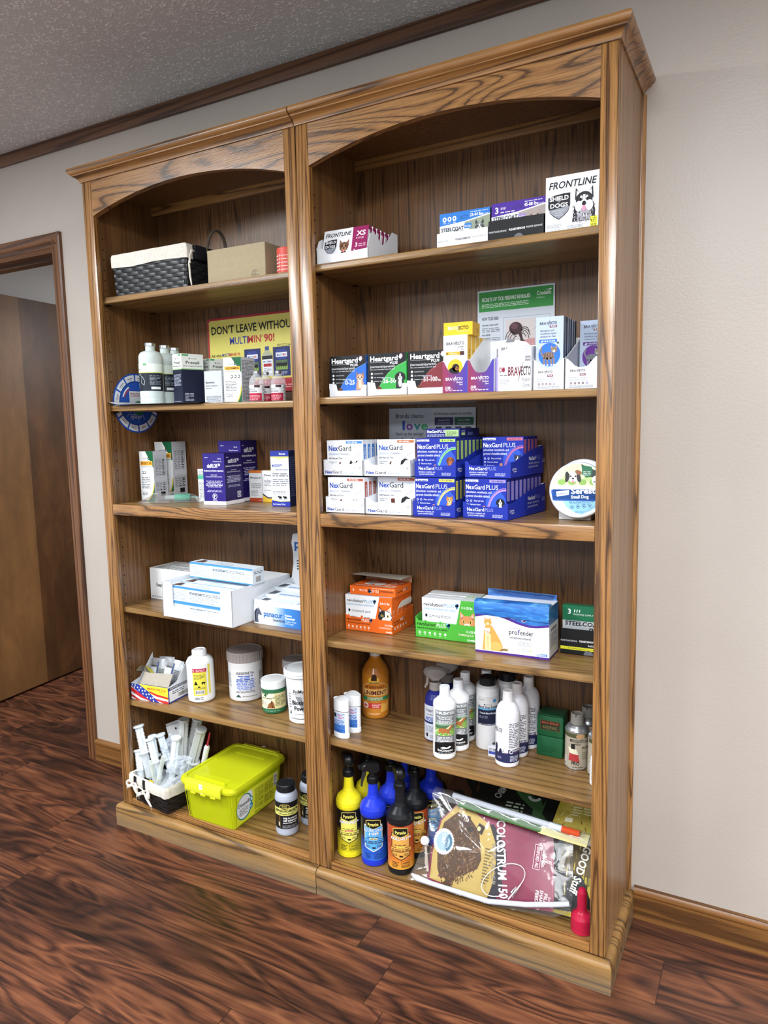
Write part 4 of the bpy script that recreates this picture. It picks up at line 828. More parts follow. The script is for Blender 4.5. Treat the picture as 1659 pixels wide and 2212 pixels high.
def jar(r, h, lid_h, body, lid, ribs=0, top=None):
    mb = MB(); mb.lathe([(0, 0), (r*.9, 0), (r*.985, .004), (r, .01), (r, h-lid_h-.004), (r*.98, h-lid_h), (r*.96, h-lid_h+.004)], body, 48)
    ml = MB(); R = r*1.04; ml.lathe([(r*.97, h-lid_h), (R, h-lid_h+.001), (R, h-.003), (R*.985, h-.0005), (R*.95, h), (R*.9, h-.0015), (0, h-.0012)], lid, 48)
    for i in range(ribs): a = 2*pi*i/ribs; ml.tube([(R*cos(a), R*sin(a), h-lid_h+.002), (R*cos(a), R*sin(a), h-.005)], .0012, lid, 4)
    return mb, ml
mb, ml = jar(.057, .166, .034, P('#d3d3d4', .35), P('#958d89', .4), 32); F = Round(.057, -58)
text(mb, F, 'EQUIZONE 100', .006, .094, .0075, '#20232c', .058, .8); lines(mb, F, -.022, .101, .05, .003, 1, '#777b84', 2, 3)
for i, (wd, cc) in enumerate(((.05, '#4a62b4'), (.034, '#6c84d0'), (.06, '#3c54a4'), (.066, '#5c74c0'), (.058, '#7c90d0'), (.064, '#6c80c4'), (.058, '#8898d0'), (.062, '#6c80c4'), (.05, '#8090cc'))): lines(mb, F, .006-wd/2, .086-i*.0056, wd, .0052, 1, cc, 2, i, .75)
lines(mb, F, -.028, .032, .066, .008, 2, '#5a5e68', 2, 5); poly(mb, F, [(-.03, .017), (-.02, .027), (-.01, .017)], '#2f4a44', 2); text(mb, F, 'A&G Pharmaceuticals, Inc.', -.006, .018, .004, '#33363e', .05, .5, al='l'); rect(mb, F, -.075, .05, .026, .05, '#bfc2c6', 1); lines(mb, F, -.074, .052, .024, .046, 9, '#60646c', 2, 8); rect(mb, F, .056, .05, .02, .05, '#bfc2c6', 1); lines(mb, F, .057, .052, .018, .046, 9, '#60646c', 2, 8)
obj_bottle('powder_jar', 'wide white jar with a ribbed grey lid and blue stamped text', 'L5', .386, .213, (('jar_body', mb), ('ribbed_lid', ml)), 'jar')
mb, ml = jar(.038, .15, .03, P('#c4c5c7', .35), P('#8f8a88', .4), 28)
obj_bottle('powder_jar', 'grey lidded jar mostly hidden behind the green jar and the bucket', 'L5', .575, .2345, (('jar_body', mb), ('ribbed_lid', ml)), 'jar')
mb, ml = jar(.0385, .106, .026, P('#2f6a48', .2), P('#e6e9ea', .35), 0); F = Round(.0386, -56); rect(mb, F, -.05, .018, .1, .05, '#d8cf9c', 1); rect(mb, F, -.05, .018, .052, .05, '#e4e0c4', 2); text(mb, F, 'Icy-Poultice\u2122', -.018, .050, .0052, '#1c2a1c', .044, 1.2, .1); poly(mb, F, [(-.034, .06), (-.026, .066), (-.02, .06), (-.026, .056)], '#1f5a2c', 3); rect(mb, F, -.046, .064, .03, .004, '#2b5a34', 2)
poly(mb, F, [(-.022, .02), (.004, .02), (.002, .034), (-.004, .046), (-.008, .04), (-.016, .034)], '#8a5a34', 4); poly(mb, F, [(-.034, .024), (-.02, .022), (-.022, .036), (-.026, .042), (-.034, .036)], '#c9c4bc', 3); stroke(mb, F, [(-.006, .045), (-.005, .03), (-.002, .022)], .002, '#1f1510', 5); lines(mb, F, .006, .028, .034, .034, 8, '#6a6a48', 3, 4); lines(mb, F, -.046, .03, .012, .014, 3, '#3a3a2a', 3, 4)
lines(mb, F, -.03, .010, .05, .004, 1, '#8ab49a', 2, 4)
obj_bottle('poultice_jar', 'small green jar with a white lid and a horse on its tan label', 'L5', .548, .153, (('jar_body', mb), ('screw_lid', ml)), 'jar')
mb = MB(); mb.lathe([(0, 0), (.046, 0), (.0485, .003), (.0535, .142), (.0545, .146)], P('#e6e9ec', .3), 48); F = Round(.0487, -57, r1=.0537, h=.14)
text(mb, F, 'AniMed\u2122', -.006, .098, .0115, '#20232c', .05, .6); rect(mb, F, -.036, .094, .07, .0008, '#20232c', 2); poly(mb, F, [(-.024, .088), (.036, .088), (.006, .02)], '#8a8d92', 2); poly(mb, F, [(-.008, .088), (.02, .088), (.006, .05)], '#b4b7bc', 3); lines(mb, F, -.024, .09, .05, .003, 1, '#70747c', 3, 4)
text(mb, F, 'Biotin 100', -.001, .062, .0135, '#14161c', .068, 1.4, l=5); text(mb, F, 'Powder', -.004, .044, .0135, '#14161c', .05, 1.4, l=5); lines(mb, F, -.03, .031, .06, .003, 1, '#60646c', 3, 4); rect(mb, F, -.044, .016, .09, .0015, '#20232c', 2); lines(mb, F, -.05, .05, .01, .05, 6, '#8a8d92', 2, 3); poly(mb, F, [(-.05, .03), (-.042, .03), (-.043, .044)], '#4a4d54', 2)
ml = MB(); ml.lathe([(.0535, .1445), (.0585, .145), (.0590, .150), (.0575, .152), (.0595, .154), (.0595, .160), (.058, .1635), (.0545, .1645), (.052, .1605), (0, .159)], P('#dde2e6', .28), 48)
obj_bottle('supplement_bucket', 'white tapered bucket with a snap lid, at the right end of the fifth shelf', 'L5', .6765, .1375, (('bucket_body', mb), ('snap_lid', ml)), 'bucket')
# ---- bottom shelf, left: lined basket of dosing syringes, lime bin, powder bottles
LIME = NT('lime_translucent_plastic')
def lime(name, mix_, rough=.22):
    t = NT(name); t.set(Base_Color='#e8ee28', Roughness=rough, IOR=1.45, Subsurface_Weight=.25, Subsurface_Radius=(.02, .02, .005))
    tr = t.n('BsdfTransparent'); tr.inputs[0].default_value = hexc('#e6ee4a'); mx = t.n('MixShader'); mx.inputs[0].default_value = mix_
    t.l(tr.outputs[0], mx.inputs[1]); t.l(t.b.outputs[0], mx.inputs[2]); t.l(mx.outputs[0], t.t.nodes['Material Output'].inputs[0]); return t.m
LIME_W, LIME_L, LIME_S = lime('lime_bin_wall', .42), lime('lime_bin_lid', .62), P('#dbe02c', .3)
bs = thing('wicker_basket', 'black woven basket with a cream tied lining, full of white syringes, bottom shelf', 'basket', (.158, .0645, .0972), -9)
wicker(.172, .15, .194, .168, .085, 7, 8, 7, varied('black_basket_weave', '#0d0d0f', '#1b1b1e', 60, .42, (1, 1, 3))).build('basket_body', bs)
lb = liner(.196, .170, .060, .094, LINEN, seed=9, inner=.035); lb.build('cloth_lining', bs)
MB().box(-.085, .085, -.072, .072, .030, .033, LINEN).build('lining_bottom', bs)
for x in (-.062, -.012):
    mb = MB(); mb.grid(lambda u, v: (x-.007+.014*u, -.0905-.0012-.004*sin(pi*v)*.4, .062+.034*v), 4, 6, P('#17171a', .45)); mb.build('splint_loop', bs)
def bow(x, y, z, s, seed):
    mb = MB(); R = random.Random(seed)
    for k in (-1, 1):
        pts = [(x+k*s*.034*sin(a*.9), y-.007-.006*sin(a), z+s*(.012*sin(2*a)+.002)) for a in [pi*i/10 for i in range(11)]]
        mb.tube([(p[0], p[1], p[2]) for p in pts], [.0016+.0026*sin(pi*i/10) for i in range(11)], LINEN, 6)
        ex = x+k*s*.04; mb.tube([(x, y-.008, z), (x+k*s*.02, y-.012, z-.012*s), (ex, y-.010, z-.030*s-.006*k)], [.0022, .0045, .0028], LINEN, 6)
        mb.tube([(ex, y-.010, z-.030*s-.006*k), (ex+.002*k, y-.0095, z-.042*s-.006*k)], .0006, LINEN, 4)
    mb.tube([(x, y-.0085, z+.006), (x, y-.0095, z-.004)], .0055, LINEN, 8); mb.build('ribbon_bow', bs)
bow(-.072, -.0865, .064, .8, 2); bow(-.008, -.088, .056, 1.0, 5)
SYW = NT('syringe_polythene'); SYW.set(Base_Color='#e4eef4', Roughness=.3, Subsurface_Weight=.2, Subsurface_Radius=(.01, .01, .01)); SYW = SYW.m
SYC = glassy('syringe_barrel_clear', '#eef5fa', .45, .18)
def syringe(top, bot, label, r=.0085, ext=.6, wide=1.0, col=None):
    """dosing syringe: toothed plunger drawn out of a clear barrel, nozzle down in the basket"""
    a, b = Vector(top), Vector(bot); d = (a-b).normalized(); r *= 1.2
    L = (a-b).length; t = thing('dosing_syringe', label, 'syringe', b, 0, 'syringes in the lined basket'); t.rotation_mode = 'QUATERNION'; t.rotation_quaternion = Vector((0, 0, 1)).rotation_difference(d)
    m_ = col or SYW; pl = MB(); pl.M = Matrix.Rotation(radians(42), 4, 'Z'); z0 = L*(1-ext); w = r*1.02*wide
    n = max(8, int((L-z0)/.0052)); out = [(w*.82, z0)]
    for i in range(n): q = z0+(L-.007-z0)*i/n; dz = (L-.007-z0)/n; out += [(w*.82, q+dz*.1), (w*1.12, q+dz*.5), (w*.82, q+dz*.9)]
    outl = [(-x, z) for x, z in out]; pr = out + [(w*.82, L-.006), (-w*.82, L-.006)] + outl[::-1]
    pl.prism(pr, 'y', -w*.16, w*.16, m_)
    pl.box(-w*.16, w*.16, -w*.7, w*.7, z0, L-.006, m_); pl.lathe([(0, L-.008), (r*1.35, L-.0075), (r*1.5, L-.006), (r*1.5, L-.001), (r*1.38, L), (0, L)], m_, 22)
    pl.build('plunger', t)
    bl = MB(); bl.lathe([(.0018, .004), (.002, .012), (r*.6, .016), (r, .022), (r, z0+.004), (r*1.9, z0+.0045), (r*1.9, z0+.0068), (r*.9, z0+.007)], SYC if col is None else col, 22)
    F = Round(r*1.005, -80); lines(bl, F, -.004, .06 if z0 > .1 else .03, .010, .03, 6, '#9fb0bc', 2, 3); bl.build('barrel', t)
    return t
syringe((.047, .043, .342), (.102, .034, .150), 'tallest syringe in the basket, leaning left with its toothed plunger far out', .0105, .5)
syringe((.044, .037, .256), (.086, .008, .150), 'short syringe at the far left of the basket rim', .0085, .62)
syringe((.0935, .046, .303), (.142, .040, .150), 'syringe between the tallest one and the basket middle', .009, .55)
syringe((.085, .066, .303), (.106, .068, .150), 'syringe just behind the one next to the tallest syringe', .0085, .5)
syringe((.1005, .087, .303), (.142, .094, .150), 'syringe in front of the white display cards', .0095, .6)
syringe((.194, .070, .318), (.168, .060, .150), 'upright syringe near the middle of the basket', .0095, .66)
GRS = P('#b9bdbd', .35)
syringe((.199, .104, .368), (.180, .094, .160), 'tall grey toothed syringe standing beside the white cards', .0105, .7, 1.2, GRS)
syringe((.279, .102, .350), (.208, .104, .165), 'grey toothed syringe leaning to the right over the bin', .0105, .7, 1.2, GRS)
syringe((.224, .144, .360), (.176, .124, .160), 'grey syringe at the back of the basket, behind the two other grey ones', .0105, .66, 1.2, GRS)
def tube_syr(top, bot, label):
    mb = MB(); mb.tube([bot, tuple(Vector(bot)+(Vector(top)-Vector(bot))*.93), top], [.0075, .0075, .0078], glassy('cap_tube', '#e6efe8', .35, .2), 12); return tag(mb.build('clear_syringe_tube'), label, 'tube', 'clear tubes in the lined basket')
tube_syr((.165, .036, .258), (.140, .020, .14), 'clear plastic tube sticking up in front of the syringes')
tube_syr((.118, .022, .238), (.136, .026, .13), 'clear plastic tube low in front, left of the yellow clip')
def card(x, y, z, yaw, roll, label, w=.086, h=.15):
    mb = MB(); mb.box(0, w, 0, .0012, -h, 0, P('#b9b9ba', .5)); F = Flat((0, 0, -h), (1,0,0), (0,0,1)); ell(mb, F, w*.5, h-.014, .0042, .0042, '#18181a', 2); text(mb, F, 'SLAP-STIX', w*.5, h-.05, .013, '#4a1c24', w*.8, 1.4); lines(mb, F, .01, h-.085, w*.6, .018, 3, '#7a7a80', 2, 4)
    o = mb.build('display_card', None, (x, y, z), (radians(-6), radians(-roll), radians(yaw))); return tag(o, label, 'card', 'hang cards in the lined basket')
card(.0945, .1215, .313, 4, 22, 'front white hang card with a round hole and dark red capitals, behind the syringes')
card(.066, .147, .308, 4, 24, 'rear white hang card with a round hole, behind the card with dark red capitals')
t = thing('red_tipped_tube', 'white tube with a thin red tip at the back of the basket of syringes', 'tube', (.258, .119, .20), 0); d = (Vector((.306, .112, .338))-Vector((.258, .119, .20))).normalized(); t.rotation_mode = 'QUATERNION'; t.rotation_quaternion = Vector((0,0,1)).rotation_difference(d)
MB().lathe([(0, 0), (.009, 0), (.0095, .085), (.007, .092), (.004, .094)], P('#c9cccf', .4), 18).build('tube_body', t); MB().lathe([(.0042, .093), (.0036, .1), (.0028, .145), (0, .146)], P('#9c2338', .4), 12).build('red_tip', t)
for i, (lc, ry, lb_) in enumerate((((.205, .062, .225), .5, 'crumpled clear bag among the syringes, right of the upright syringe'), ((.148, .098, .262), .9, 'crumpled clear bag standing below the front hang card'))):
    o = crumple(.075, .062, .024, 20+i, glassy('crinkled_bag_film', '#dfeaf8', .32, .12), 8).build('plastic_bag', None, lc, (radians(58), ry*.4, radians(20-15*i))); tag(o, lb_, 'plastic bag', 'bags in the lined basket')
for lc, rz, lb_ in (((.125, .075, .148), 10, 'crumpled clear wrapper filling the left half of the basket of syringes'), ((.195, .06, .150), -25, 'crumpled clear wrapper filling the right half of the basket of syringes')):
    o = crumple(.085, .11, .03, 31+rz, glassy('crinkled_wrapper_film', '#dfe6ee', .4, .14), 9).build('plastic_bag', None, lc, (0, 0, radians(rz))); tag(o, lb_, 'plastic bag', 'bags in the lined basket')
mb = MB(); mb.box(-.009, .009, -.004, .004, -.007, .007, P('#e0b02c', .4), .002); mb.lathe([(.0015, 0), (0, .001)], P('#18140a'), 8); tag(mb.build('yellow_clip', None, (.159, -.018, .188), (0, .3, .1)), 'tiny yellow clip at the front rim of the basket of syringes', 'clip')

def rrbox(w, d, r, n=5):
    return [(cx+r*cos(radians(a0+90*i/n)), cy+r*sin(radians(a0+90*i/n))) for cx, cy, a0 in ((w/2-r, d/2-r, 0), (-w/2+r, d/2-r, 90), (-w/2+r, -d/2+r, 180), (w/2-r, -d/2+r, 270)) for i in range(n+1)]
def rings(mb, lst, m, close_b=False, close_t=False, smooth=True):
    """skin between rounded-rectangle rings (w, d, r, z)"""
    rs = [[(x, y, z) for x, y in rrbox(w, d, r)] for w, d, r, z in lst]; n = len(rs[0])
    for a, b in zip(rs, rs[1:]): mb.add(a+b, [(i, (i+1) % n, n+(i+1) % n, n+i) for i in range(n)], m, smooth)
    if close_b: mb.add(rs[0], [tuple(range(n))[::-1]], m)
    if close_t: mb.add(rs[-1], [tuple(range(n))], m)
bn = thing('storage_bin', 'lime green translucent lidded plastic bin on the bottom shelf', 'storage box', (.3975, .118, .0968), 0); bn.scale = (1, .94, 1)
mb = MB(); rings(mb, [(.182, .246, .016, 0), (.186, .25, .018, .004), (.204, .278, .02, .132), (.204, .278, .02, .134)], LIME_W, True); rings(mb, [(.1795, .243, .015, .002), (.2015, .2755, .0185, .134)], LIME_W)
for sx in (-1, 1):
    for k in range(4): x = sx*(.070+.007*k); mb.tube([(x, -.1245-.0005, .004), (x*1.07, -.1385, .128)], .0012, LIME_W, 5)
mb.build('bin_body', bn)
mb = MB(); rings(mb, [(.222, .298, .026, .124), (.226, .302, .028, .126), (.228, .304, .028, .134), (.222, .298, .026, .1425), (.214, .290, .024, .1445), (.196, .268, .02, .1445), (.192, .262, .018, .140), (.186, .252, .016, .1395)], LIME_L, False, True)
for y in (-1, 1): mb.box(-.062, .062, y*.105-.018, y*.105+.018, .1398, .1412, LIME_L); 
mb.box(-.062, .062, -.124, -.1225, .1398, .150, LIME_L); mb.build('lid', bn)
for y, s in ((-.1525, 1), (.1525, -1)):
    mb = MB(); mb.prism([(s*.012+y, .1465), (y-s*.004, .1465), (y-s*.009, .142), (y-s*.010, .118), (y-s*.007, .113), (y-s*.005, .118), (y-s*.004, .138), (y+s*.012, .144)], 'x', -.072, .072, P('#dfe436', .28), True)
    for x in (-.04, .0, .04): mb.box(x-.010, x+.010, min(y-s*.0085, y-s*.004), max(y-s*.0085, y-s*.004), .108, .114, P('#d3da28', .3), .001)
    F = Flat((0, y-s*.0093, .12), (s, 0, 0), (0, 0, 1)); rect(mb, F, -.012, -.004, .014, .030, '#eceef4', 2); text(mb, F, '7.2', -.004, .015, .006, '#4a5a86', .01)
    mb.build('handle_clip', bn)
mb = MB(); F = Flat((.0975, -.118, .010), (0, 1, .0), (.075, 0, 1)); fw = .2
rect(mb, F, 0, 0, .222, .098, '#cfd530', 1); ell(mb, F, .038, .052, .040, .043, '#1f7a7c', 2, 36); ell(mb, F, .036, .053, .036, .039, '#d6dade', 3, 36); ell(mb, F, .064, .078, .016, .018, '#d6dade', 1.5, 14)
text(mb, F, 'Diaque\u00ae', .036, .058, .013, '#1d2024', .058, .8, l=5); lines(mb, F, .012, .028, .046, .024, 5, '#4a4e54', 4, 3); ell(mb, F, .074, .062, .008, .009, '#2b8a98', 4); ell(mb, F, .075, .0625, .004, .0055, '#e4e8ec', 5); ell(mb, F, .073, .040, .009, .011, '#2f7fa0', 4); lines(mb, F, .067, .036, .011, .008, 2, '#dbe8ee', 5, 3)
for u, n, w in ((.092, 15, .046), (.146, 7, .05)): lines(mb, F, u, .016 if n > 8 else .05, w, .072 if n > 8 else .036, n, '#77791c', 3, n); 
lines(mb, F, .146, .014, .05, .03, 5, '#77791c', 3, 5); lines(mb, F, .092, .004, .03, .006, 1, '#5a5c18', 3, 5); barcode(mb, F, .196, .05, .02, .042, 3, True); mb.build('side_label', bn)
for i in range(7):
    mb = MB(); mb.tube([(-.09, 0, 0), (-.062, 0, 0), (-.058, 0, 0), (.034, 0, 0), (.036, 0, 0), (.075, 0, 0)], [.004, .005, .0115, .0115, .009, .009], P('#c3cf2e', .4), 10); mb.box(-.03, .004, -.0125, -.011, -.004, .004, P('#9aa51c', .4))
    o = mb.build('paste_tube', None, (.402+.004*(i % 2), .052+.052*(i//2), .117+.026*(i % 2)), (0, 0, radians((8, -6, 5, -9, 3, 6, -4)[i]))); tag(o, 'dosing tube lying inside the translucent lime bin', 'tube', 'dosing tubes inside the lime bin')
def powder(x, y, yaw, label):
    r = .0355; mb = MB(); mb.lathe([(0, 0), (.030, 0), (r-.001, .004), (r, .009), (r, .118), (r-.002, .127), (.030, .134), (.026, .1365), (.025, .142)], P('#a9b0c0', .35, Subsurface_Weight=.1), 44); F = Round(r, -58)
    rect(mb, F, -.046, .026, .094, .085, '#17181b', 1); rect(mb, F, -.046, .069, .094, .024, '#d9d878', 2); ell(mb, F, -.004, .097, .016, .009, '#17181b', 3, 20); arc(mb, F, -.004, .097, .014, .016, 0, 360, '#c9b84a', 4, 20, .56); text(mb, F, 'CALF', -.004, .0975, .0055, '#d9cf6a', .016, 1, l=5); text(mb, F, 'CLAIM', -.004, .0915, .0045, '#d9cf6a', .018, 1, l=5)
    text(mb, F, 'ORPHAN-NO-MORE\u2122', .0, .0795, .0095, '#15161a', .078, 1.7, l=4); text(mb, F, 'Calf Claimer Powder', .0, .0722, .005, '#15161a', .05, 1.2, l=4)
    rect(mb, F, -.034, .032, .014, .032, '#2c1c16', 2); poly(mb, F, [(-.024, .034), (-.021, .036), (-.021, .046), (-.025, .048)], '#d9d4cc', 3); arc(mb, F, -.027, .064, .0002, .010, 0, 180, '#2c1c16', 2, 8, .4); rect(mb, F, -.0202, .03, .0007, .036, '#c9b84a', 3)
    text(mb, F, 'Aids in assuring', .014, .058, .0062, '#f0f2f4', .046, 1.4, l=3); text(mb, F, 'calf adoption', .014, .050, .0066, '#f0f2f4', .046, 1.4, l=3); text(mb, F, 'natural or foster mother', .012, .0435, .0045, '#f0f2f4', .044, 1, l=3); lines(mb, F, -.012, .029, .048, .010, 3, '#9a9ca2', 2, 4)
    mc = MB(); mc.lathe([(.0262, .137), (.0290, .138), (.0290, .157), (.0275, .1595), (.025, .1605), (.0235, .1592), (0, .1592)], P('#1c1d20', .35), 40)
    for i in range(40): a = 2*pi*i/40; mc.tube([(.0291*cos(a), .0291*sin(a), .1395), (.0291*cos(a), .0291*sin(a), .1555)], .0006, P('#1c1d20', .35), 3)
    return obj_bottle('powder_bottle', label, 'L6', x, y, (('bottle_body', mb), ('ribbed_cap', mc)), group='grey powder bottles', yaw=yaw)
powder(.6385, .0765, 0, 'grey plastic bottle with a black cap, in front at the right of the bottom shelf')
powder(.674, .158, -12, 'grey plastic bottle with a black cap, standing behind the other one and partly hidden')
# ================================================================ RIGHT BOOKCASE
SHIELDP = lambda u, v, s: [(u-.5*s, v+.42*s), (u-.2*s, v+.5*s), (u+.2*s, v+.54*s), (u+.5*s, v+.54*s), (u+.5*s, v), (u+.42*s, v-.25*s), (u+.25*s, v-.42*s), (u, v-.58*s), (u-.25*s, v-.42*s), (u-.42*s, v-.25*s), (u-.5*s, v)]
def frontline(mb, F, w, h, kind):
    ww = w if kind == 'XL' else w*.66
    text(mb, F, 'FRONTLINE', ww*.51, h*.78, h*.125, '#14141e', ww*.9, 1.0, .22)
    s = ww*.42; u, v = ww*.26, h*.47
    poly(mb, F, SHIELDP(u, v, s), '#14141e', 2); poly(mb, F, [(u-.47*s, v-.12*s), (u+.47*s, v-.04*s), (u+.39*s, v-.24*s), (u+.22*s, v-.4*s), (u, v-.54*s), (u-.22*s, v-.4*s), (u-.39*s, v-.26*s)], '#8f949e', 3)
    text(mb, F, 'SHIELD', u, v+.26*s, .19*s, '#f2f4f8', .86*s, 1.6, l=4); text(mb, F, 'for', u, v+.175*s, .06*s, '#f2f4f8', .1*s, l=4); text(mb, F, 'DOGS', u, v-.04*s, .19*s, '#f2f4f8', .8*s, 1.6, l=4)
    for i, q in enumerate(('EXTRA STRENGTH', 'MONTHLY', 'PROTECTION')): text(mb, F, q, u, v-(.21+.1*i)*s, .05*s, '#d6dae2', (.6, .34, .36)[i]*s, l=4)
    if kind == 'XL':
        U, V, S = w*.73, h*.44, w*.40
        poly(mb, F, [(U-.55*S, V-.72*S), (U+.5*S, V-.72*S), (U+.52*S, V-.3*S), (U+.42*S, V+.1*S), (U-.42*S, V+.05*S), (U-.5*S, V-.3*S)], '#22222a', 2); poly(mb, F, [(U-.3*S, V-.7*S), (U+.3*S, V-.7*S), (U+.36*S, V-.3*S), (U, V-.15*S), (U-.34*S, V-.3*S)], '#a9a7b0', 3)
        dog(mb, F, U, V+.13*S, S*1.08, '#1d1d24', '#1d1d24', '#e4e6ee', True, 4, False, True)
        for k in (-1, 1): ell(mb, F, U+k*.25*S, V-.05*S, .17*S, .24*S, '#e4e6ee', 6); ell(mb, F, U+k*.13*S, V+.33*S, .06*S, .08*S, '#f2f2f6', 8); ell(mb, F, U+k*.15*S, V+.24*S, .045*S, .035*S, '#0c0c10', 9)
        for k in (-1, 1): poly(mb, F, [(U+k*.2*S, V+.55*S), (U+k*.36*S, V+.4*S), (U+k*.35*S, V+.68*S)], '#dfe0e6', 7)
        R = random.Random(2)
        for _ in range(150):
            a, b = U+R.uniform(-.52, .52)*S, V+R.uniform(-.72, .05)*S
            if abs(a-U) > .17*S or b < V-.32*S: stroke(mb, F, [(a, b), (a+R.uniform(-.04, .04)*S, b-R.uniform(.05, .13)*S)], .022*S, R.choice(('#1a1a20', '#2c2c34', '#cfd0da', '#e6e7ee', '#8f8d98')) if b < V-.2*S else R.choice(('#1a1a20', '#26262e')), 5)
        ell(mb, F, U, V+.04*S, .1*S, .08*S, '#0c0c10', 10); ell(mb, F, U, V-.17*S, .09*S, .12*S, '#e39ac0', 10)
        rect(mb, F, w*.85, h*.02, w*.13, h*.2, '#e2e23a', 5); ell(mb, F, w*.915, h*.15, w*.04, w*.04, '#3a3a14', 6); ell(mb, F, w*.915, h*.15, w*.035, w*.035, '#e2e23a', 7); stroke(mb, F, [(w*.9, h*.14), (w*.93, h*.165)], w*.012, '#15150a', 8); lines(mb, F, w*.865, h*.035, w*.1, h*.06, 3, '#4a4a20', 6, 3)
        lines(mb, F, w*.03, h*.1, w*.28, h*.07, 5, '#7a7e88', 2, 3); lines(mb, F, w*.03, h*.03, w*.36, h*.05, 3, '#a0a4ae', 2, 5); lines(mb, F, w*.42, h*.04, w*.3, h*.08, 4, '#a0a4ae', 5, 8)
    else:
        rect(mb, F, ww, 0, w-ww, h, '#8e1d58', 1); text(mb, F, 'XS', ww+(w-ww)*.55, h*.72, h*.15, '#f0e6ec', (w-ww)*.6, 1.6); text(mb, F, '5-10 LBS', ww+(w-ww)*.5, h*.62, h*.055, '#e6cfda', (w-ww)*.5, 1); text(mb, F, '3', ww+(w-ww)*.3, h*.38, h*.13, '#f0e6ec', None, 1.4); lines(mb, F, ww+(w-ww)*.45, h*.38, (w-ww)*.45, h*.12, 2, '#dcb6c8', 2, 3); ell(mb, F, ww+(w-ww)*.2, h*.3, h*.02, h*.02, '#f0e6ec', 2)
        U, V, S = ww*.74, h*.40, ww*.36
        dog(mb, F, U, V, S*1.15, '#6a4a38', '#8a6048', '#a07a5a', True, 3, False, True); poly(mb, F, [(U-.4*S, V-.66*S), (U+.42*S, V-.66*S), (U+.2*S, V-.3*S), (U-.2*S, V-.3*S)], '#2a2422', 2)
# ---- top shelf, right
tm, F, Rr, Tt, Lf = tray(.158, .165, .041, (.046, .072), '#e6e9ee', front=[(0, 0), (.158, 0), (.158, .034), (.155, .029), (.06, .024), (.034, .028), (.022, .042), (0, .046)], side=[(0, 0), (.165, 0), (.165, .095), (.135, .095), (.1, .06), (.075, .05), (.055, .062), (.03, .075), (.012, .066), (0, .04)], t=.0012)
place(tm, 'display_tray', 'R1', .8325, .046, 0, 'white display tray of small dog boxes at the left end of the top shelf', 'tray')
for i in range(6):
    w, d, h = .136, .0185, .088
    mb, F, R, T, L = carton(w, d, h, {'*': '#eef1f5', 'r': '#8e1d58'}); rect(mb, R, 0, h*.12, d*.55, h*.76, '#e8e2e6', 1)
    if i == 0: frontline(mb, F, w, h, 'XS')
    o = mb.build('medicine_box', None, (.842, .0545+.0225*i, sz('R1', .9)+.0032+.0052), (radians(-13), tl('R1'), 0))
    tag(o, 'front small dog box with a terrier, magenta edge, leaning back in the tray' if i == 0 else 'white and magenta edged box standing behind the terrier box', 'box', None if i == 0 else 'magenta edged boxes behind the terrier box')
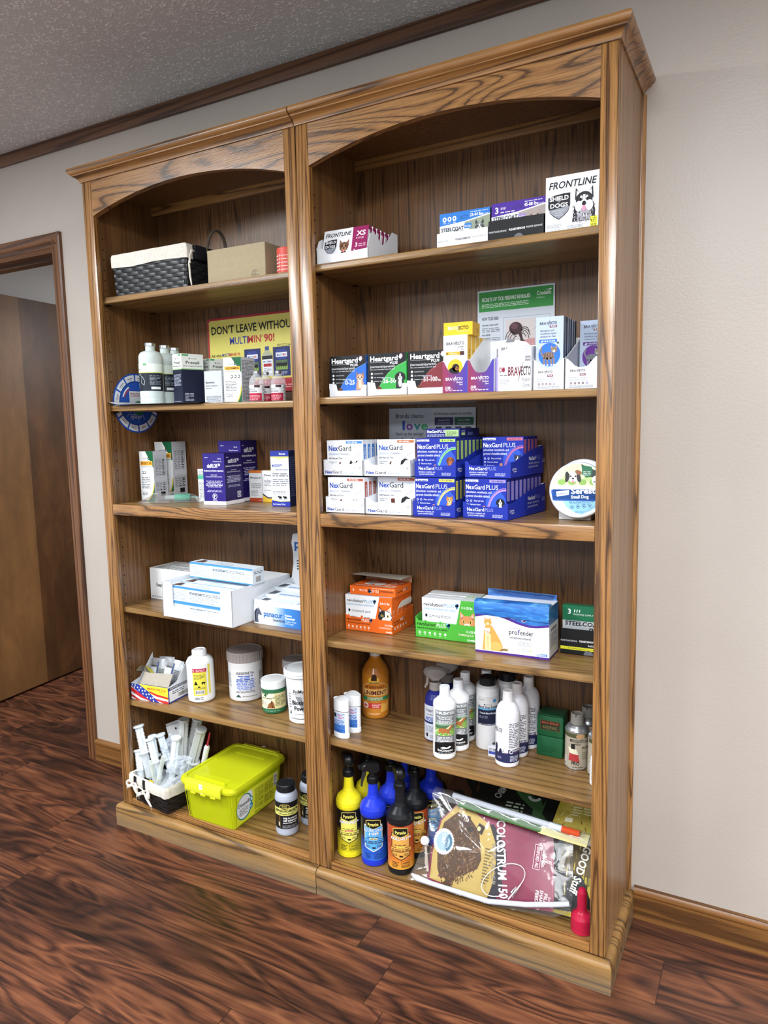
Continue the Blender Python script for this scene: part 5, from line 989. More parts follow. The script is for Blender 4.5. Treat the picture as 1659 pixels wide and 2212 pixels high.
def steel(x, y, k, tw, th, tcol, col, lbs, tlabel, blabel, months=False, big=False, dcol='#8a8f94', bh=.085, bw=None, tdark=None, dd=.1):
    tm, F, R, T, L = tray(tw, dd, th, (th, th+.01), tcol, t=.001); fg = '#e8eaee' if tcol != '#e9ebee' else '#8e9298'; fb = '#ffffff' if tcol != '#e9ebee' else '#3a3d44'
    v = th*(.42 if not big else .5); text(tm, F, 'MOVE PLEASE REMOVE' if tcol != '#e9ebee' else 'REMOVE', tw*(.17 if tcol != '#e9ebee' else .13), v, .0042, fg, tw*(.32 if tcol != '#e9ebee' else .2)); text(tm, F, 'PLEASE REMOVE', tw*.52, v+.0008, .0046, fb, tw*.29, 1.2); text(tm, F, 'PLEASE REMOVE', tw*.83, v+.0016, .0042, fg, tw*.28)
    if tcol != '#e9ebee': arc(tm, F, tw*.55, th*.02, 0.0001, .012, 0, 180, '#6a6c72', 2, 12)
    else: lines(tm, F, .006, th*.6, .03, .008, 2, '#dcdfe4', 2, 3)
    if big: rect(tm, F, 0, .012, tw, .008, '#d9d83a', 2); text(tm, F, 'Contains the same active ingredients', tw*.55, .0145, .0035, '#3a3a10', tw*.8); text(tm, F, 'firstCompanion', tw*.66, .024, .005, '#e8eaee', .03, 1)
    place(tm, 'display_tray', k, x, y, 0, tlabel, 'tray')
    bw = bw or tw-.003; mb, F, R, T, L = carton(bw, .021, bh, {'*': '#dfe3e8', 't': tdark or col, 'r': '#22242a'})
    if not big:
        poly(mb, F, [(0, bh*.64), (0, bh), (bw, bh), (bw, bh*.82), (bw*.5, bh*.70)], col, 1); poly(mb, F, [(bw*.5, bh*.69), (bw, bh*.81), (bw, bh*.36), (bw*.66, bh*.36)], '#8f9a86' if dcol[1] == '8' else '#a59a98', 2); poly(mb, F, [(0, bh*.62), (0, bh*.66), (bw*.5, bh*.72), (bw, bh*.84), (bw, bh*.81), (bw*.5, bh*.69)], '#f2f4f6', 3)
        text(mb, F, lbs, bw*.74, bh*.82, bh*.085, '#f0f2f6', bw*.26, 1.2); lines(mb, F, bw*.62, bh*.93, bw*.34, bh*.04, 1, '#cdd6e4', 2, 3); lines(mb, F, bw*.85, bh*.82, bw*.12, bh*.05, 2, '#cdd6e4', 2, 4)
        stroke(mb, F, [(bw*.41, bh*.8), (bw*.42, bh*.85), (bw*.47, bh*.86), (bw*.5, bh*.89), (bw*.53, bh*.86), (bw*.57, bh*.87), (bw*.57, bh*.81), (bw*.41, bh*.8)], .0007, '#2a2f50', 3)
        if not months:
            for i in range(3): ell(mb, F, bw*(.1+.1*i), bh*.83, bw*.04, bw*.045, '#e9eef4', 2); ell(mb, F, bw*(.1+.1*i), bh*.83, bw*.015, bw*.022, col, 3); lines(mb, F, bw*(.07+.1*i), bh*.72, bw*.06, bh*.03, 1, '#dbe4f0', 2, i)
        else: text(mb, F, '3', bw*.1, bh*.74, bh*.16, '#eef0f6', None, 1.4); lines(mb, F, bw*.17, bh*.74, bw*.26, bh*.05, 1, '#e2dcee', 2, 3); [stroke(mb, F, [(bw*(.18+.035*i), bh*.82), (bw*(.185+.035*i), bh*.88)], .0022, '#d8d2e6', 2) for i in range(3)]
        text(mb, F, 'STEELCOAT', bw*.26, bh*(.5 if not months else .555), bh*.10, '#33363e', bw*.46, 1.4, .1, l=4); text(mb, F, 'Plus', bw*.37, bh*.42, bh*.10, '#44484f', bw*.2, 1, .4, l=4); rect(mb, F, bw*.5, bh*.52, bw*.14, bh*.13, col if not months else '#9a86c4', 3); text(mb, F, 'For Dogs', bw*.57, bh*.55, bh*.06, '#eef2f8', bw*.11, 1, l=5)
        dog(mb, F, bw*.8, bh*.50, bw*.18, dcol, '#4a4d50', '#e2e2e0', months, 4, False)
        for k_ in (-1, 1): poly(mb, F, [(bw*(.8+k_*.03), bh*.6), (bw*(.8+k_*.085), bh*.6), (bw*(.8+k_*.07), bh*.72)], '#3a3c40' if not months else '#b09a90', 9)
    else:
        rect(mb, F, 0, bh*.68, bw, bh*.32, col, 1); text(mb, F, '3', bw*.14, bh*.82, bh*.11, '#eef0f2', None, 1.2); [stroke(mb, F, [(bw*(.24+.05*i), bh*.86), (bw*(.25+.05*i), bh*.92)], .0022, '#dfe6e2', 2) for i in range(3)]; text(mb, F, 'MONTHS SUPPLY', bw*.42, bh*.80, bh*.035, '#dfe6e2', bw*.4)
        rect(mb, F, 0, bh*.45, bw, bh*.23, '#b9bdc0', 1); text(mb, F, 'STEELCOAT', bw*.42, bh*.58, bh*.09, '#1c1e22', bw*.74, 1.5, .1); text(mb, F, 'Plus', bw*.66, bh*.44, bh*.11, '#1c1e22', bw*.3, 1, .3); rect(mb, F, bw*.82, bh*.46, bw*.16, bh*.2, '#1c5a3c', 2)
    o = mb.build('medicine_box', None, (x+.0015, y+.016, sz(k, x)+.0016), (0, tl(k), 0)); tag(o, blabel, 'box')
steel(1.181, .049, 'R1', .1325, .037, '#e9ebee', '#2c78cc', '23-44 lbs.', 'white display tray holding the blue topped box on the top shelf', 'blue topped box with a grey dog in the white tray on the top shelf')
steel(1.3145, .049, 'R1', .1325, .048, '#17181b', '#4a2a94', '45-88 lbs.', 'black display tray holding the purple topped box on the top shelf', 'purple topped box with a big 3 in the black tray', True, False, '#b9a49a', .089)
mb, F, R, T, L = carton(.1175, .034, .1225, {'*': '#eef2f6', 'r': '#a01c48', 't': '#dfe3e8'}); frontline(mb, F, .1175, .1225, 'XL')
text(mb, R, 'XL', .017, .103, .012, '#f0dfe6', .015, 1.4); lines(mb, R, .008, .01, .02, .085, 9, '#e0b8c6', 2, 4)
place(mb, 'medicine_box', 'R1', 1.4495, .05, 0, 'big white box with a black and white husky, right end of top shelf', 'box')

# ---- second shelf, right: chew boxes
def heartgard(x, col, dark, lbs, n, tlabel, blabel, glabel, dogc, up, side=True, seed=1):
    tm, F, R, T, L = tray(.1165, .15, .021, (.021, .03), '#e4e7ec', front=[(0, 0), (.1165, 0), (.1165, .030), (.104, .030), (.100, .018), (.096, .016), (.030, .016), (.026, .018), (.022, .034), (0, .036)], t=.001); place(tm, 'display_tray', 'R2', x, .052, 0, tlabel, 'tray')
    w, d, h = .1125, .0165, .106
    for i in range(n):
        mb, F, R, T, L = carton(w, d, h, {'*': '#15161a', 't': '#2c2e34', 'r': col}); poly(mb, R, [(0, 0), (d, 0), (d, h*.4), (0, h*.25)], '#15161a', 1); text(mb, R, lbs.split()[0], d*.5, h*.8, .004, '#e4ecf4', d*.7)
        if i == 0:
            pts = [(w*.30, 0)]+[(w*(.30+.72*(1-cos(a))), h*.62*sin(a)) for a in [pi/2*q/10 for q in range(1, 11)]]+[(w, h*.62), (w, 0)]
            pts = [(w*.2, 0), (w*.27, h*.15), (w*.38, h*.34), (w*.53, h*.52), (w*.72, h*.67), (w, h*.79), (w, 0)]; poly(mb, F, pts, col, 1); stroke(mb, F, pts[:-1], .0012, dark, 2)
            text(mb, F, 'Heartgard', w*.42, h*.82, h*.125, '#eef0f4', w*.72, 1.5); text(mb, F, 'PLUS', w*.68, h*.735, h*.055, '#eef0f4', w*.2, 1.4); ell(mb, F, w*.86, h*.92, w*.045, w*.05, '#d8a4b4', 2); poly(mb, F, [(w*.8, h*.9), (w*.86, h*.96), (w*.9, h*.9), (w*.85, h*.84)], '#e6e8ec', 3)
            rect(mb, F, w*.06, h*.785, w*.72, h*.008, '#aeb2ba', 2); text(mb, F, '(ivermectin/pyrantel)', w*.38, h*.66, h*.062, '#dfe2e8', w*.64); text(mb, F, 'Give one chewable every 30 days', w*.38, h*.605, h*.03, '#c6cad2', w*.64, .8)
            for q in range(3): ell(mb, F, w*.1, h*(.52-.09*q), w*.028, w*.028, '#dfe2e8', 2); lines(mb, F, w*.16, h*(.505-.09*q), w*.24, h*.035, 2 if q == 0 else 1, '#aeb2ba', 2, q)
            text(mb, F, lbs[:-4], w*.56, h*.285, h*.11, '#e8eef4', w*(.26 if len(lbs) < 9 else .34), 1.2, l=4); text(mb, F, 'lbs', w*.78, h*.285, h*.05, '#e8eef4', w*.06, 1, l=4); lines(mb, F, w*.36, h*.40, w*.24, h*.035, 2, '#bcd0e4', 3, 4); poly(mb, F, [(w*.22, h*.13), (w*.34, h*.13), (w*.36, h*.18), (w*.26, h*.21)], '#6a3a24', 4)
            text(mb, F, '12', w*.18, h*.05, h*.075, '#f0f2f6', None, 1.4, l=5); text(mb, F, 'Real-Beef', w*.34, h*.085, h*.04, '#f0f2f6', w*.2, 1.2, l=5); text(mb, F, 'Chewables', w*.34, h*.04, h*.04, '#f0f2f6', w*.2, 1.2, l=5); lines(mb, F, w*.56, h*.06, w*.2, h*.06, 3, '#c4d4e6', 4, 7)
            if dogc: dog(mb, F, w*.84, h*.42, w*.27, *dogc, up, 5)
        else: rect(mb, F, w*.8, 0, w*.2, h, col, 1)
        o = place(mb, 'medicine_box', 'R2', x+.002, .0535+i*.0182, 0, blabel if i == 0 else glabel, 'box', None if i == 0 else glabel.split(' box')[0]+' boxes', dz=.0021)
heartgard(.8565, '#2a66c4', '#5a90dc', '0-25 lbs', 2, 'white tray under the black and blue terrier box, second shelf', 'black box with a blue wave and a small terrier, leftmost on its shelf', 'blue sided box behind the black and blue terrier box', ('#b98f78', '#8a6a5c', '#d9c4b4'), True)
heartgard(.9755, '#37a348', '#7cc880', '26-50 lbs', 3, 'white tray under the black and green collie box, second shelf', 'black box with a green wave and a black and white collie', 'green sided box behind the black and green collie box', ('#2a2a30', '#1c1c20', '#eceef2'), False)
heartgard(1.0925, '#7c3038', '#a8626a', '51-100 lbs', 2, 'white tray under the black and maroon box, second shelf', 'black box with a maroon wave, partly hidden behind the chew cartons', 'maroon sided box behind the black and maroon box', None, False)
GRAD = NT('magenta_to_violet_print'); sp = GRAD.n('SeparateXYZ'); GRAD.l(GRAD.n('TexCoord').outputs['Object'], sp.inputs[0]); GRAD.set(Base_Color=GRAD.ramp(GRAD.math('DIVIDE', sp.outputs[0], .066), [(0.1, '#8a1e4e'), (0.55, '#5e2a78'), (0.95, '#3c2fa0')]), Roughness=.4); GRAD = GRAD.m
def bravecto(mb, F, u, v, w, col, sub=True, col2=None, dotcol=None):
    h = w*.155; text(mb, F, 'BRA', u-w*.5, v, h, col, w*.38, .6, al='l', l=5); text(mb, F, 'V', u-w*.03, v-h*.0, h*1.05, col, w*.15, .6, l=5); stroke(mb, F, [(u+.0*w, v-h*.6), (u+w*.09, v+h*1.5)], w*.016, col, 5); text(mb, F, 'ECTO', u+w*.5, v, h, col2 or col, w*.42, 1, al='r', l=5)
    if sub: text(mb, F, '(fluralaner)', u+w*.5, v-h*.95, h*.6, col2 or col, w*.36, .4, .15, al='r', l=5); text(mb, F, 'Chews', u+w*.5, v-h*1.75, h*.6, col2 or col, w*.2, .4, .15, al='r', l=5)
def bvtray(x, label, body=True):
    w, d = .0655, .155
    fr = [(0, 0), (w, 0), (w, .077), (w*.93, .074), (w*.84, .062), (w*.72, .050), (w*.6, .046), (w*.4, .046), (w*.28, .050), (w*.16, .062), (w*.07, .074), (0, .077)]
    tm, F, R, T, L = tray(w, d, .077, (.077, .135), '#e9ebef', front=fr, side=[(0, 0), (d, 0), (d, .135), (.105, .135), (.02, .082), (0, .077)], t=.0011)
    poly(tm, F, fr, GRAD, 1); bravecto(tm, F, w*.47, .030, w*.68, '#f0eaf2')
    for k, u in enumerate((.16, .27)): arc(tm, F, w*u, .0125, .002, .0032, 0, 360, '#f0eaf2', 3, 12)
    ell(tm, F, w*.27, .0125, .002, .002, '#f0eaf2', 3); lines(tm, F, w*.12, .0045, w*.72, .004, 1, '#e0d2e4', 3, 4); lines(tm, F, w*.1, .0085, w*.3, .002, 1, '#e0d2e4', 3, 5)
    place(tm, 'display_tray', 'R2', x, .032, 0, label, 'tray')
bvtray(1.2, 'purple fronted white tray holding the yellow edged chew boxes with a puppy')
bvtray(1.2665, 'empty purple fronted white display tray with a scooped front, second shelf')
for i in range(5):
    w, d, h = .0625, .0262, .136
    mb, F, R, T, L = carton(w, d, h, {'*': '#eef0f2', 'r': '#e6b52a', 't': '#e2d49a'}); text(mb, R, 'BRAVECTO', d*.62, h*.5, .007, '#4a3a20', h*.5, 1, rot=pi/2); rect(mb, R, 0, 0, .003, h, '#f2e2a6', 1)
    if i == 0:
        bravecto(mb, F, w*.5, h*.83, w*.74, '#3a2f38', True, '#2a2430'); rect(mb, F, w*.14, h*.655, w*.56, h*.055, '#d9a62c', 2); ell(mb, F, w*.14, h*.6825, w*.04, h*.0275, '#d9a62c', 2); text(mb, F, '4.4-9.9 lb', w*.42, h*.67, h*.025, '#fff3d0', w*.3, 1); rect(mb, F, w*.7, h*.645, w*.18, h*.07, '#4a2a2c', 3); text(mb, F, '1 Chew', w*.42, h*.62, h*.018, '#6a6a70', w*.14)
        ell(mb, F, w*.5, h*.43, w*.32, w*.33, '#e6b82c', 2, 28); ell(mb, F, w*.44, h*.36, w*.23, w*.17, '#1d1a1c', 4); ell(mb, F, w*.52, h*.43, w*.15, w*.15, '#1d1a1c', 4); ell(mb, F, w*.58, h*.41, w*.09, w*.07, '#8a5a34', 5); ell(mb, F, w*.56, h*.445, w*.018, w*.018, '#b98a4a', 6); ell(mb, F, w*.62, h*.415, w*.022, w*.018, '#0e0c0c', 6); ell(mb, F, w*.66, h*.31, w*.07, w*.05, '#6a4426', 5)
    o = place(mb, 'medicine_box', 'R2', 1.2015, .0335+i*.0275, 0, 'white front chew box with a black puppy in a yellow disc' if i == 0 else 'yellow edged chew box standing behind the puppy box', 'box', None if i == 0 else 'yellow edged boxes behind the puppy box', dz=.0022)
mb, F, R, T, L = carton(.0735, .056, .031, {'*': '#e8bd28', 't': '#f0d878', 'r': '#d8a830'}); text(mb, F, 'BRAV', .024, .0135, .0085, '#f6edcf', .026, 1.2); text(mb, F, 'ECTO', .0505, .0135, .0085, '#2a2014', .026, 1.4); stroke(mb, F, [(.035, .009), (.041, .026)], .001, '#f6edcf', 3); text(mb, F, '(fluralaner) Chews', .051, .0075, .004, '#f3e2a8', .026); lines(mb, R, .03, .008, .015, .012, 3, '#a8762a', 2, 3)
place(mb, 'medicine_box', 'R2', 1.203, .036, 3, 'yellow box lying flat on top of the puppy chew boxes', 'box', dz=.138)
WG = NT('white_to_violet_edge'); sp = WG.n('SeparateXYZ'); WG.l(WG.n('TexCoord').outputs['Object'], sp.inputs[0]); WG.set(Base_Color=WG.ramp(WG.math('DIVIDE', sp.outputs[0], .0875), [(0.0, '#7a62c0'), (0.07, '#b9b2dc'), (0.16, '#e6e7ec'), (1, '#e9ebee')]), Roughness=.4); WG = WG.m
w = .0865; fr = [(0, 0), (w, 0), (w, .100), (w*.86, .1115), (w*.6, .117), (w*.55, .116), (w*.04, .079), (0, .077)]
tm, F, R, T, L = tray(w, .16, .077, (.1, .12), '#e6e8ec', front=fr, t=.0011); poly(tm, F, fr, WG, 1)
text(tm, F, 'BRAV', .047, .036, .021, '#6a1c2c', .032, 1.2, al='c'); text(tm, F, 'ECTO', .0745, .036, .021, '#3a2a30', .023, 1.2); stroke(tm, F, [(.056, .024), (.068, .066)], .0011, '#5a2430', 4); text(tm, F, '(fluralaner)', .075, .022, .010, '#6a6c72', .022, .3, .15); text(tm, F, 'Chews', .076, .009, .010, '#6a6c72', .018, .3, .15)
for k, u in enumerate((.013, .02)): arc(tm, F, u, .050, .0022, .0036, 0, 360, '#8a2440', 3, 14, 1.7)
ell(tm, F, .02, .050, .0022, .0036, '#8a2440', 3); lines(tm, F, .011, .036, .018, .004, 1, '#33363e', 3, 3); lines(tm, F, .011, .014, .024, .018, 5, '#a4a8b0', 3, 4); rect(tm, F, .072, .068, .013, .012, '#8a868c', 3); text(tm, F, '10 PACK', .0785, .072, .004, '#eceef0', .01, 1, l=5); lines(tm, F, .07, .085, .015, .022, 6, '#b4b8be', 3, 6)
place(tm, 'display_tray', 'R2', 1.3335, .04, 0, 'white display carton with big red and grey lettering and a slanted top, second shelf', 'tray')
mb, F, R, T, L = carton(.06, .02, .111, '#e9ecef'); bravecto(mb, F, .03, .094, .044, '#3a2f38'); place(mb, 'medicine_box', 'R2', 1.338, .045, 0, 'white chew box just showing over the slanted white display carton', 'box', dz=.0024)
def catbox(x, n, pill, disc, name, tl_, bl_, gl_, fur):
    w = .0735; fr = [(0, 0), (w, 0), (w, .071), (w*.93, .071), (w*.82, .062), (w*.72, .053), (w*.6, .049), (w*.42, .049), (w*.3, .053), (w*.2, .061), (w*.07, .069), (0, .069)]
    tm, F, R, T, L = tray(w, .185, .071, (.071, .135), '#e8ebf0', front=fr, side=[(0, 0), (.185, 0), (.185, .135), (.16, .135), (.02, .076), (0, .071)], t=.0011)
    bravecto(tm, F, w*.4, .039, w*.46, '#4a3a44', False); rect(tm, F, w*.46, .030, w*.18, .005, '#7a3a4a', 3); text(tm, F, 'PLUS', w*.55, .0312, .003, '#f2f0f2', w*.12, 1.4, l=5); text(tm, F, '(fluralaner and moxidectin', w*.42, .0245, .0035, '#8a90a0', w*.58, .3, .15); text(tm, F, 'topical solution) for Cats', w*.4, .0195, .0035, '#8a90a0', w*.54, .3, .15)
    for i in range(5): ell(tm, F, w*(.2+.12*i), .0135, .0026, .0026, '#5a2a44' if i < 4 else '#8a7ac0', 3, 12); ell(tm, F, w*(.2+.12*i), .0135, .0013, .0013, '#e6dfe6', 4, 8)
    lines(tm, F, w*.14, .003, w*.74, .007, 3, '#8a8e98', 3, 4); place(tm, 'display_tray', 'R2', x, .05, 0, tl_, 'tray')
    w2, d, h = .0635, .0165, .164
    for i in range(n):
        mb, F, R, T, L = carton(w2, d, h, {'*': '#b4c2da', 't': '#8a8e94', 'r': '#9aa4b4' if i % 2 == 0 else '#3c444e'}); rect(mb, R, d*.55, 0, d*.45, h, '#2a3038', 1); text(mb, R, '>6.2-13.8', d*.3, h*.52, .004, pill, h*.16, 1, rot=pi/2)
        if i == 0:
            bravecto(mb, F, w2*.45, h*.895, w2*.62, '#3a3440', False); rect(mb, F, w2*.5, h*.85, w2*.26, h*.03, '#6a2a3c', 3); text(mb, F, 'PLUS', w2*.63, h*.856, h*.022, '#f0eef0', w2*.18, 1.4, l=5)
            for q, s_ in enumerate(('(fluralaner and', 'moxidectin topical', 'solution) for Cats')): text(mb, F, s_, w2*.16, h*(.80-.04*q), h*.026, '#4a5468', w2*(.5, .58, .56)[q], .5, .15, al='l')
            rect(mb, F, w2*.12, h*.645, w2*.7, h*.046, pill, 2); text(mb, F, '>6.2-13.8 lb' if disc == '#2f6fd8' else '>13.8-27.5 lb', w2*.5, h*.656, h*.024, '#eaf0f8', w2*.42, 1.2); poly(mb, F, [(w2*.18, h*.655), (w2*.26, h*.655), (w2*.27, h*.68), (w2*.2, h*.67)], '#eaf0f8', 3); rect(mb, F, w2*.78, h*.64, w2*.06, h*.07, '#e8ecf2', 3); rect(mb, F, w2*.775, h*.625, w2*.07, h*.025, '#2a3440', 4); text(mb, F, '1 Tube', w2*.5, h*.615, h*.018, '#4a5468', w2*.16)
            U, V = w2*.5, h*.48; ell(mb, F, U, V, w2*.4, w2*.42, disc, 2, 30); ell(mb, F, U-w2*.04, V-w2*.04, w2*.22, w2*.14, fur[0], 4); catface(mb, F, U+w2*.17, V+w2*.16, w2*.26, fur[0], fur[1], None, 5); stroke(mb, F, [(U-w2*.25, V-w2*.02), (U-w2*.32, V+w2*.14), (U-w2*.28, V+w2*.28)], w2*.05, fur[0], 4)
            for q in (-.2, -.08, .06, .16): stroke(mb, F, [(U+w2*q, V-w2*.1), (U+w2*(q+.02), V-w2*.36)], w2*.06, fur[0], 4); ell(mb, F, U+w2*(q+.02), V-w2*.37, w2*.04, w2*.025, fur[1], 5)
            for q in range(6): stroke(mb, F, [(U-w2*(.2-.06*q), V+w2*.08), (U-w2*(.17-.06*q), V-w2*.14)], w2*.018, fur[2], 5)
        place(mb, 'medicine_box', 'R2', x+.0055, (.0525 if disc == '#2f6fd8' else .165)+i*.0205, 0, bl_ if i == 0 else gl_, 'box', None if i == 0 else gl_+' row', dz=.0022)
catbox(1.4215, 6, '#2f6fd8', '#2f6fd8', 'a', 'white scooped tray holding the pale blue cat boxes with the blue disc', 'pale blue box with a striped cat in a blue disc', 'dark edged box standing behind the blue disc cat box', ('#8a7466', '#d9d2cc', '#332a28'))
catbox(1.496, 2, '#5a2a84', '#6a2f94', 'b', 'white scooped tray at the right end of the second shelf', 'pale blue box with a grey cat in a purple disc', 'box standing behind the purple disc cat box', ('#8a8c92', '#d6d8dc', '#5a5c62'))
mb = MB(); w, h = .2115, .279; mb.box(0, w, 0, .0008, 0, h, '#c3cad4'); F = Flat((0, 0, 0), (1,0,0), (0,0,1)); rect(mb, F, .004, h-.056, w-.008, .052, '#2f8a3c', 1)
text(mb, F, 'SECRETS OF TICK FEEDING REVEALED', .012, h-.029, .0098, '#eaf2ec', .135, 1, al='l'); lines(mb, F, .012, h-.046, .13, .012, 3, '#c4dcc6', 2, 3); text(mb, F, 'Credelio', .164, h-.026, .0105, '#f2f6f2', .038, .5, al='l'); text(mb, F, '(lotilaner)', .164, h-.034, .004, '#dfeee0', .02, al='l'); poly(mb, F, [(.186, h-.014), (.2045, h-.0115), (.196, h-.019), (.1985, h-.0145)], '#f2f6f2', 2)
text(mb, F, 'HOW TICKS FEED', .013, h-.079, .0085, '#3a4048', .047, 1, al='l')
for i, s_ in enumerate(('ONE CANAL TO FEED AND SPIT', 'POOL FEEDERS', 'LATERAL SUCTION', 'LATERAL SALIVATION')): text(mb, F, s_, .013, h-.094-.026*i, .0042, '#3a4048', (.046, .024, .03, .036)[i], 1.2, al='l'); lines(mb, F, .013, h-.110-.026*i, .05, .013, 3, '#70767e', 2, i)
for a, b in (((.074, h-.076), (.2, h-.076)), ((.2, h-.076), (.2, h-.19)), ((.074, h-.076), (.074, h-.19))): stroke(mb, F, [a, b], .0007, '#7a8088', 2)
TB = NT('skin_print_fade'); TB.set(Base_Color='#cdb6b4', Roughness=.5); rect(mb, F, .08, h-.156, .08, .074, '#c9c0bf', 2); poly(mb, F, [(.08, h-.156), (.16, h-.156), (.16, h-.135), (.14, h-.136), (.12, h-.143), (.1, h-.143), (.08, h-.148)], '#c58f92', 3)
for i in range(9): stroke(mb, F, [(.083+.0085*i, h-.156), (.086+.0085*i, h-.147), (.088+.0085*i, h-.155)], .001, '#e6c8c6', 4)
for k, pts in enumerate((((.105, .118), (.092, .11), (.083, .119), (.079, .133)), ((.106, .121), (.094, .116), (.087, .126), (.082, .142)), ((.108, .124), (.098, .122), (.092, .13), (.089, .142)), ((.111, .127), (.105, .128), (.1, .136)), ((.121, .113), (.13, .103), (.140, .107), (.145, .117)), ((.121, .116), (.132, .107), (.142, .115), (.147, .127)), ((.121, .12), (.133, .113), (.141, .123), (.144, .135)), ((.121, .123), (.13, .12), (.136, .13)))):
    stroke(mb, F, [(a, h-b) for a, b in pts], .0018, '#2c2228', 5)
ell(mb, F, .108, h-.106, .0185, .0165, '#3a2228', 5, 24, -.3); ell(mb, F, .104, h-.1, .010, .008, '#5e3a42', 6, 18, -.3); poly(mb, F, [(.114, h-.118), (.122, h-.114), (.128, h-.136), (.134, h-.14), (.116, h-.142), (.121, h-.136)], '#3a2228', 6); lines(mb, F, .17, h-.094, .028, .008, 1, '#3a4048', 3, 3); lines(mb, F, .17, h-.106, .012, .006, 1, '#3a4048', 3, 5); stroke(mb, F, [(.16, h-.092), (.169, h-.089)], .0005, '#50565e', 3); stroke(mb, F, [(.155, h-.112), (.169, h-.103)], .0005, '#50565e', 3); rect(mb, F, .004, .004, w-.008, .09, '#bcc3cc', 1); rect(mb, F, .135, .085, .07, .012, '#1d5a3c', 2)
o = mb.build('information_sheet', None, (1.2005, .269, sz('R2', 1.2)+.0008), (radians(-1), tl('R2')*0, 0)); tag(o, 'sheet with a green heading and a large brown tick, standing at the back', 'information sheet')

# ---- middle shelf, right: white and blue chew trays
def nexw(x, y, z, tw, td, n, tabcol, tablabel, tlabel, blabel, glabel, dogc, k='R3', bx=.008, full=True, yaw=0, byoff=.004, hc=.043, hm=.032):
    tm, F, R, T, L = tray(tw, td, hm, (hc, hc+.012), '#e6e9ef', front=dip(tw, hc, hm, .1, .16), t=.001)
    text(tm, F, 'Nex', tw*.05, .006, .0085, '#1f3f9c', tw*.18, 1.5, al='l'); text(tm, F, 'Gard', tw*.235, .006, .0085, '#3a3f48', tw*.24, .4, al='l'); text(tm, F, '(afoxolaner) Chewables', tw*.51, .0065, .0045, '#7a8aa4', tw*.26, al='l'); lines(tm, F, tw*.8, .008, tw*.16, .006, 2, '#b4bac4', 2, 3); arc(tm, F, tw*.93, .022, .002, .003, 0, 360, '#5a5e68', 2, 10)
    o = tm.build('display_tray', None, (x, y, z+.0004), (0, 0, radians(yaw))); tag(o, tlabel, 'tray')
    w, d, h = .1135, .021, .0945
    c, s = cos(radians(yaw)), sin(radians(yaw))
    for i in range(n):
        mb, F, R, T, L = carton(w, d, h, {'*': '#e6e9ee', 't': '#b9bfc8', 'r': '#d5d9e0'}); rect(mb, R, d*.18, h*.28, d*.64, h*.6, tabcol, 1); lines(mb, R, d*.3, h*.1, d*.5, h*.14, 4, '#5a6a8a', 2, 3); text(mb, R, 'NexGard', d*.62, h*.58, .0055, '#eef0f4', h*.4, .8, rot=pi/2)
        if i == 0:
            rect(mb, F, w*.54, h*.90, w*.44, h*.075, tabcol, 2); text(mb, F, tablabel, w*.72, h*.92, h*.04, '#f0f2f6', w*.26, 1); text(mb, F, 'Nex', w*.05, h*.7, h*.155, '#1f46a8', w*.26, 1.4, al='l'); text(mb, F, 'Gard', w*.32, h*.7, h*.155, '#33363e', w*.36, .5, al='l'); text(mb, F, '(afoxolaner)', w*.05, h*.58, h*.07, '#7f9ad4', w*.28, al='l'); text(mb, F, 'Chewables', w*.35, h*.58, h*.07, '#4a5668', w*.27, al='l'); text(mb, F, 'Kills Fleas and Ticks', w*.05, h*.46, h*.05, '#2c3038', w*.38, 1, al='l'); text(mb, F, 'Soft Beef Flavored', w*.05, h*.36, h*.036, '#6a707a', w*.22, .6, al='l'); text(mb, F, 'Chewable', w*.05, h*.31, h*.036, '#6a707a', w*.13, .6, al='l'); lines(mb, F, w*.05, h*.1, w*.36, h*.15, 5, '#a8aeb8', 2, 4)
            poly(mb, F, [(w*.32, h*.3), (w*.36, h*.29), (w*.39, h*.37), (w*.35, h*.38)] if tabcol != '#c0664a' else [(w*.36, h*.24), (w*.46, h*.26), (w*.45, h*.4), (w*.35, h*.38)], '#5a2a20', 3)
            stroke(mb, F, [(w*.52, h*.02), (w*.58, h*.2), (w*.68, h*.4), (w*.8, h*.54), (w*.96, h*.66)], .0007, '#7a4a3a', 2); dog(mb, F, w*.75, h*.33, w*.25, *dogc, False, 4)
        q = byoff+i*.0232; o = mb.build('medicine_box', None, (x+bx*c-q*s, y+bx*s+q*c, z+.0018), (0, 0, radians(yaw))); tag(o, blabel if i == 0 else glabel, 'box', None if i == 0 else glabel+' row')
Z3 = 1.1064
nexw(.8475, .030, Z3, .1235, .118, 4, '#a8503c', '4-10 lbs', 'lower left white tray of chew boxes on the middle shelf', 'white chew box with a fluffy white dog, bottom row', 'brown tabbed box behind the white fluffy dog box', ('#e6e8ec', '#d3d6da', '#f2f2f2'), bx=.0075)
nexw(.973, .032, Z3, .1365, .118, 3, '#c0664a', '60-121 lbs', 'lower white tray beside the blue trays, middle shelf', 'white chew box with a black dog, bottom row, half hidden', 'box behind the white box with the black dog', ('#26262a', '#1c1c20', '#3a3a3e'), bx=.0115, byoff=.048)
nexw(.8335, .046, Z3+.0995, .1255, .118, 4, '#3a78c0', '10.1-24 lbs', 'upper left white tray of chew boxes, stacked on the lower tray', 'white chew box with a piebald dog, top row', 'blue tabbed box behind the white box with the piebald dog', ('#e8e8ea', '#1c1c20', '#f2f2f2'), bx=.0100, byoff=.006)
nexw(.9625, .046, Z3+.0995, .1395, .118, 2, '#b4704a', '24.1-60 lbs', 'upper white tray with a nearly empty left half, next to the blue boxes', 'white chew box with only its brown chew showing, top row', 'box behind the half hidden white box on the top row', ('#2a2a2e', '#1c1c20', '#3a3a3e'), bx=.013, byoff=.052, hm=.03)
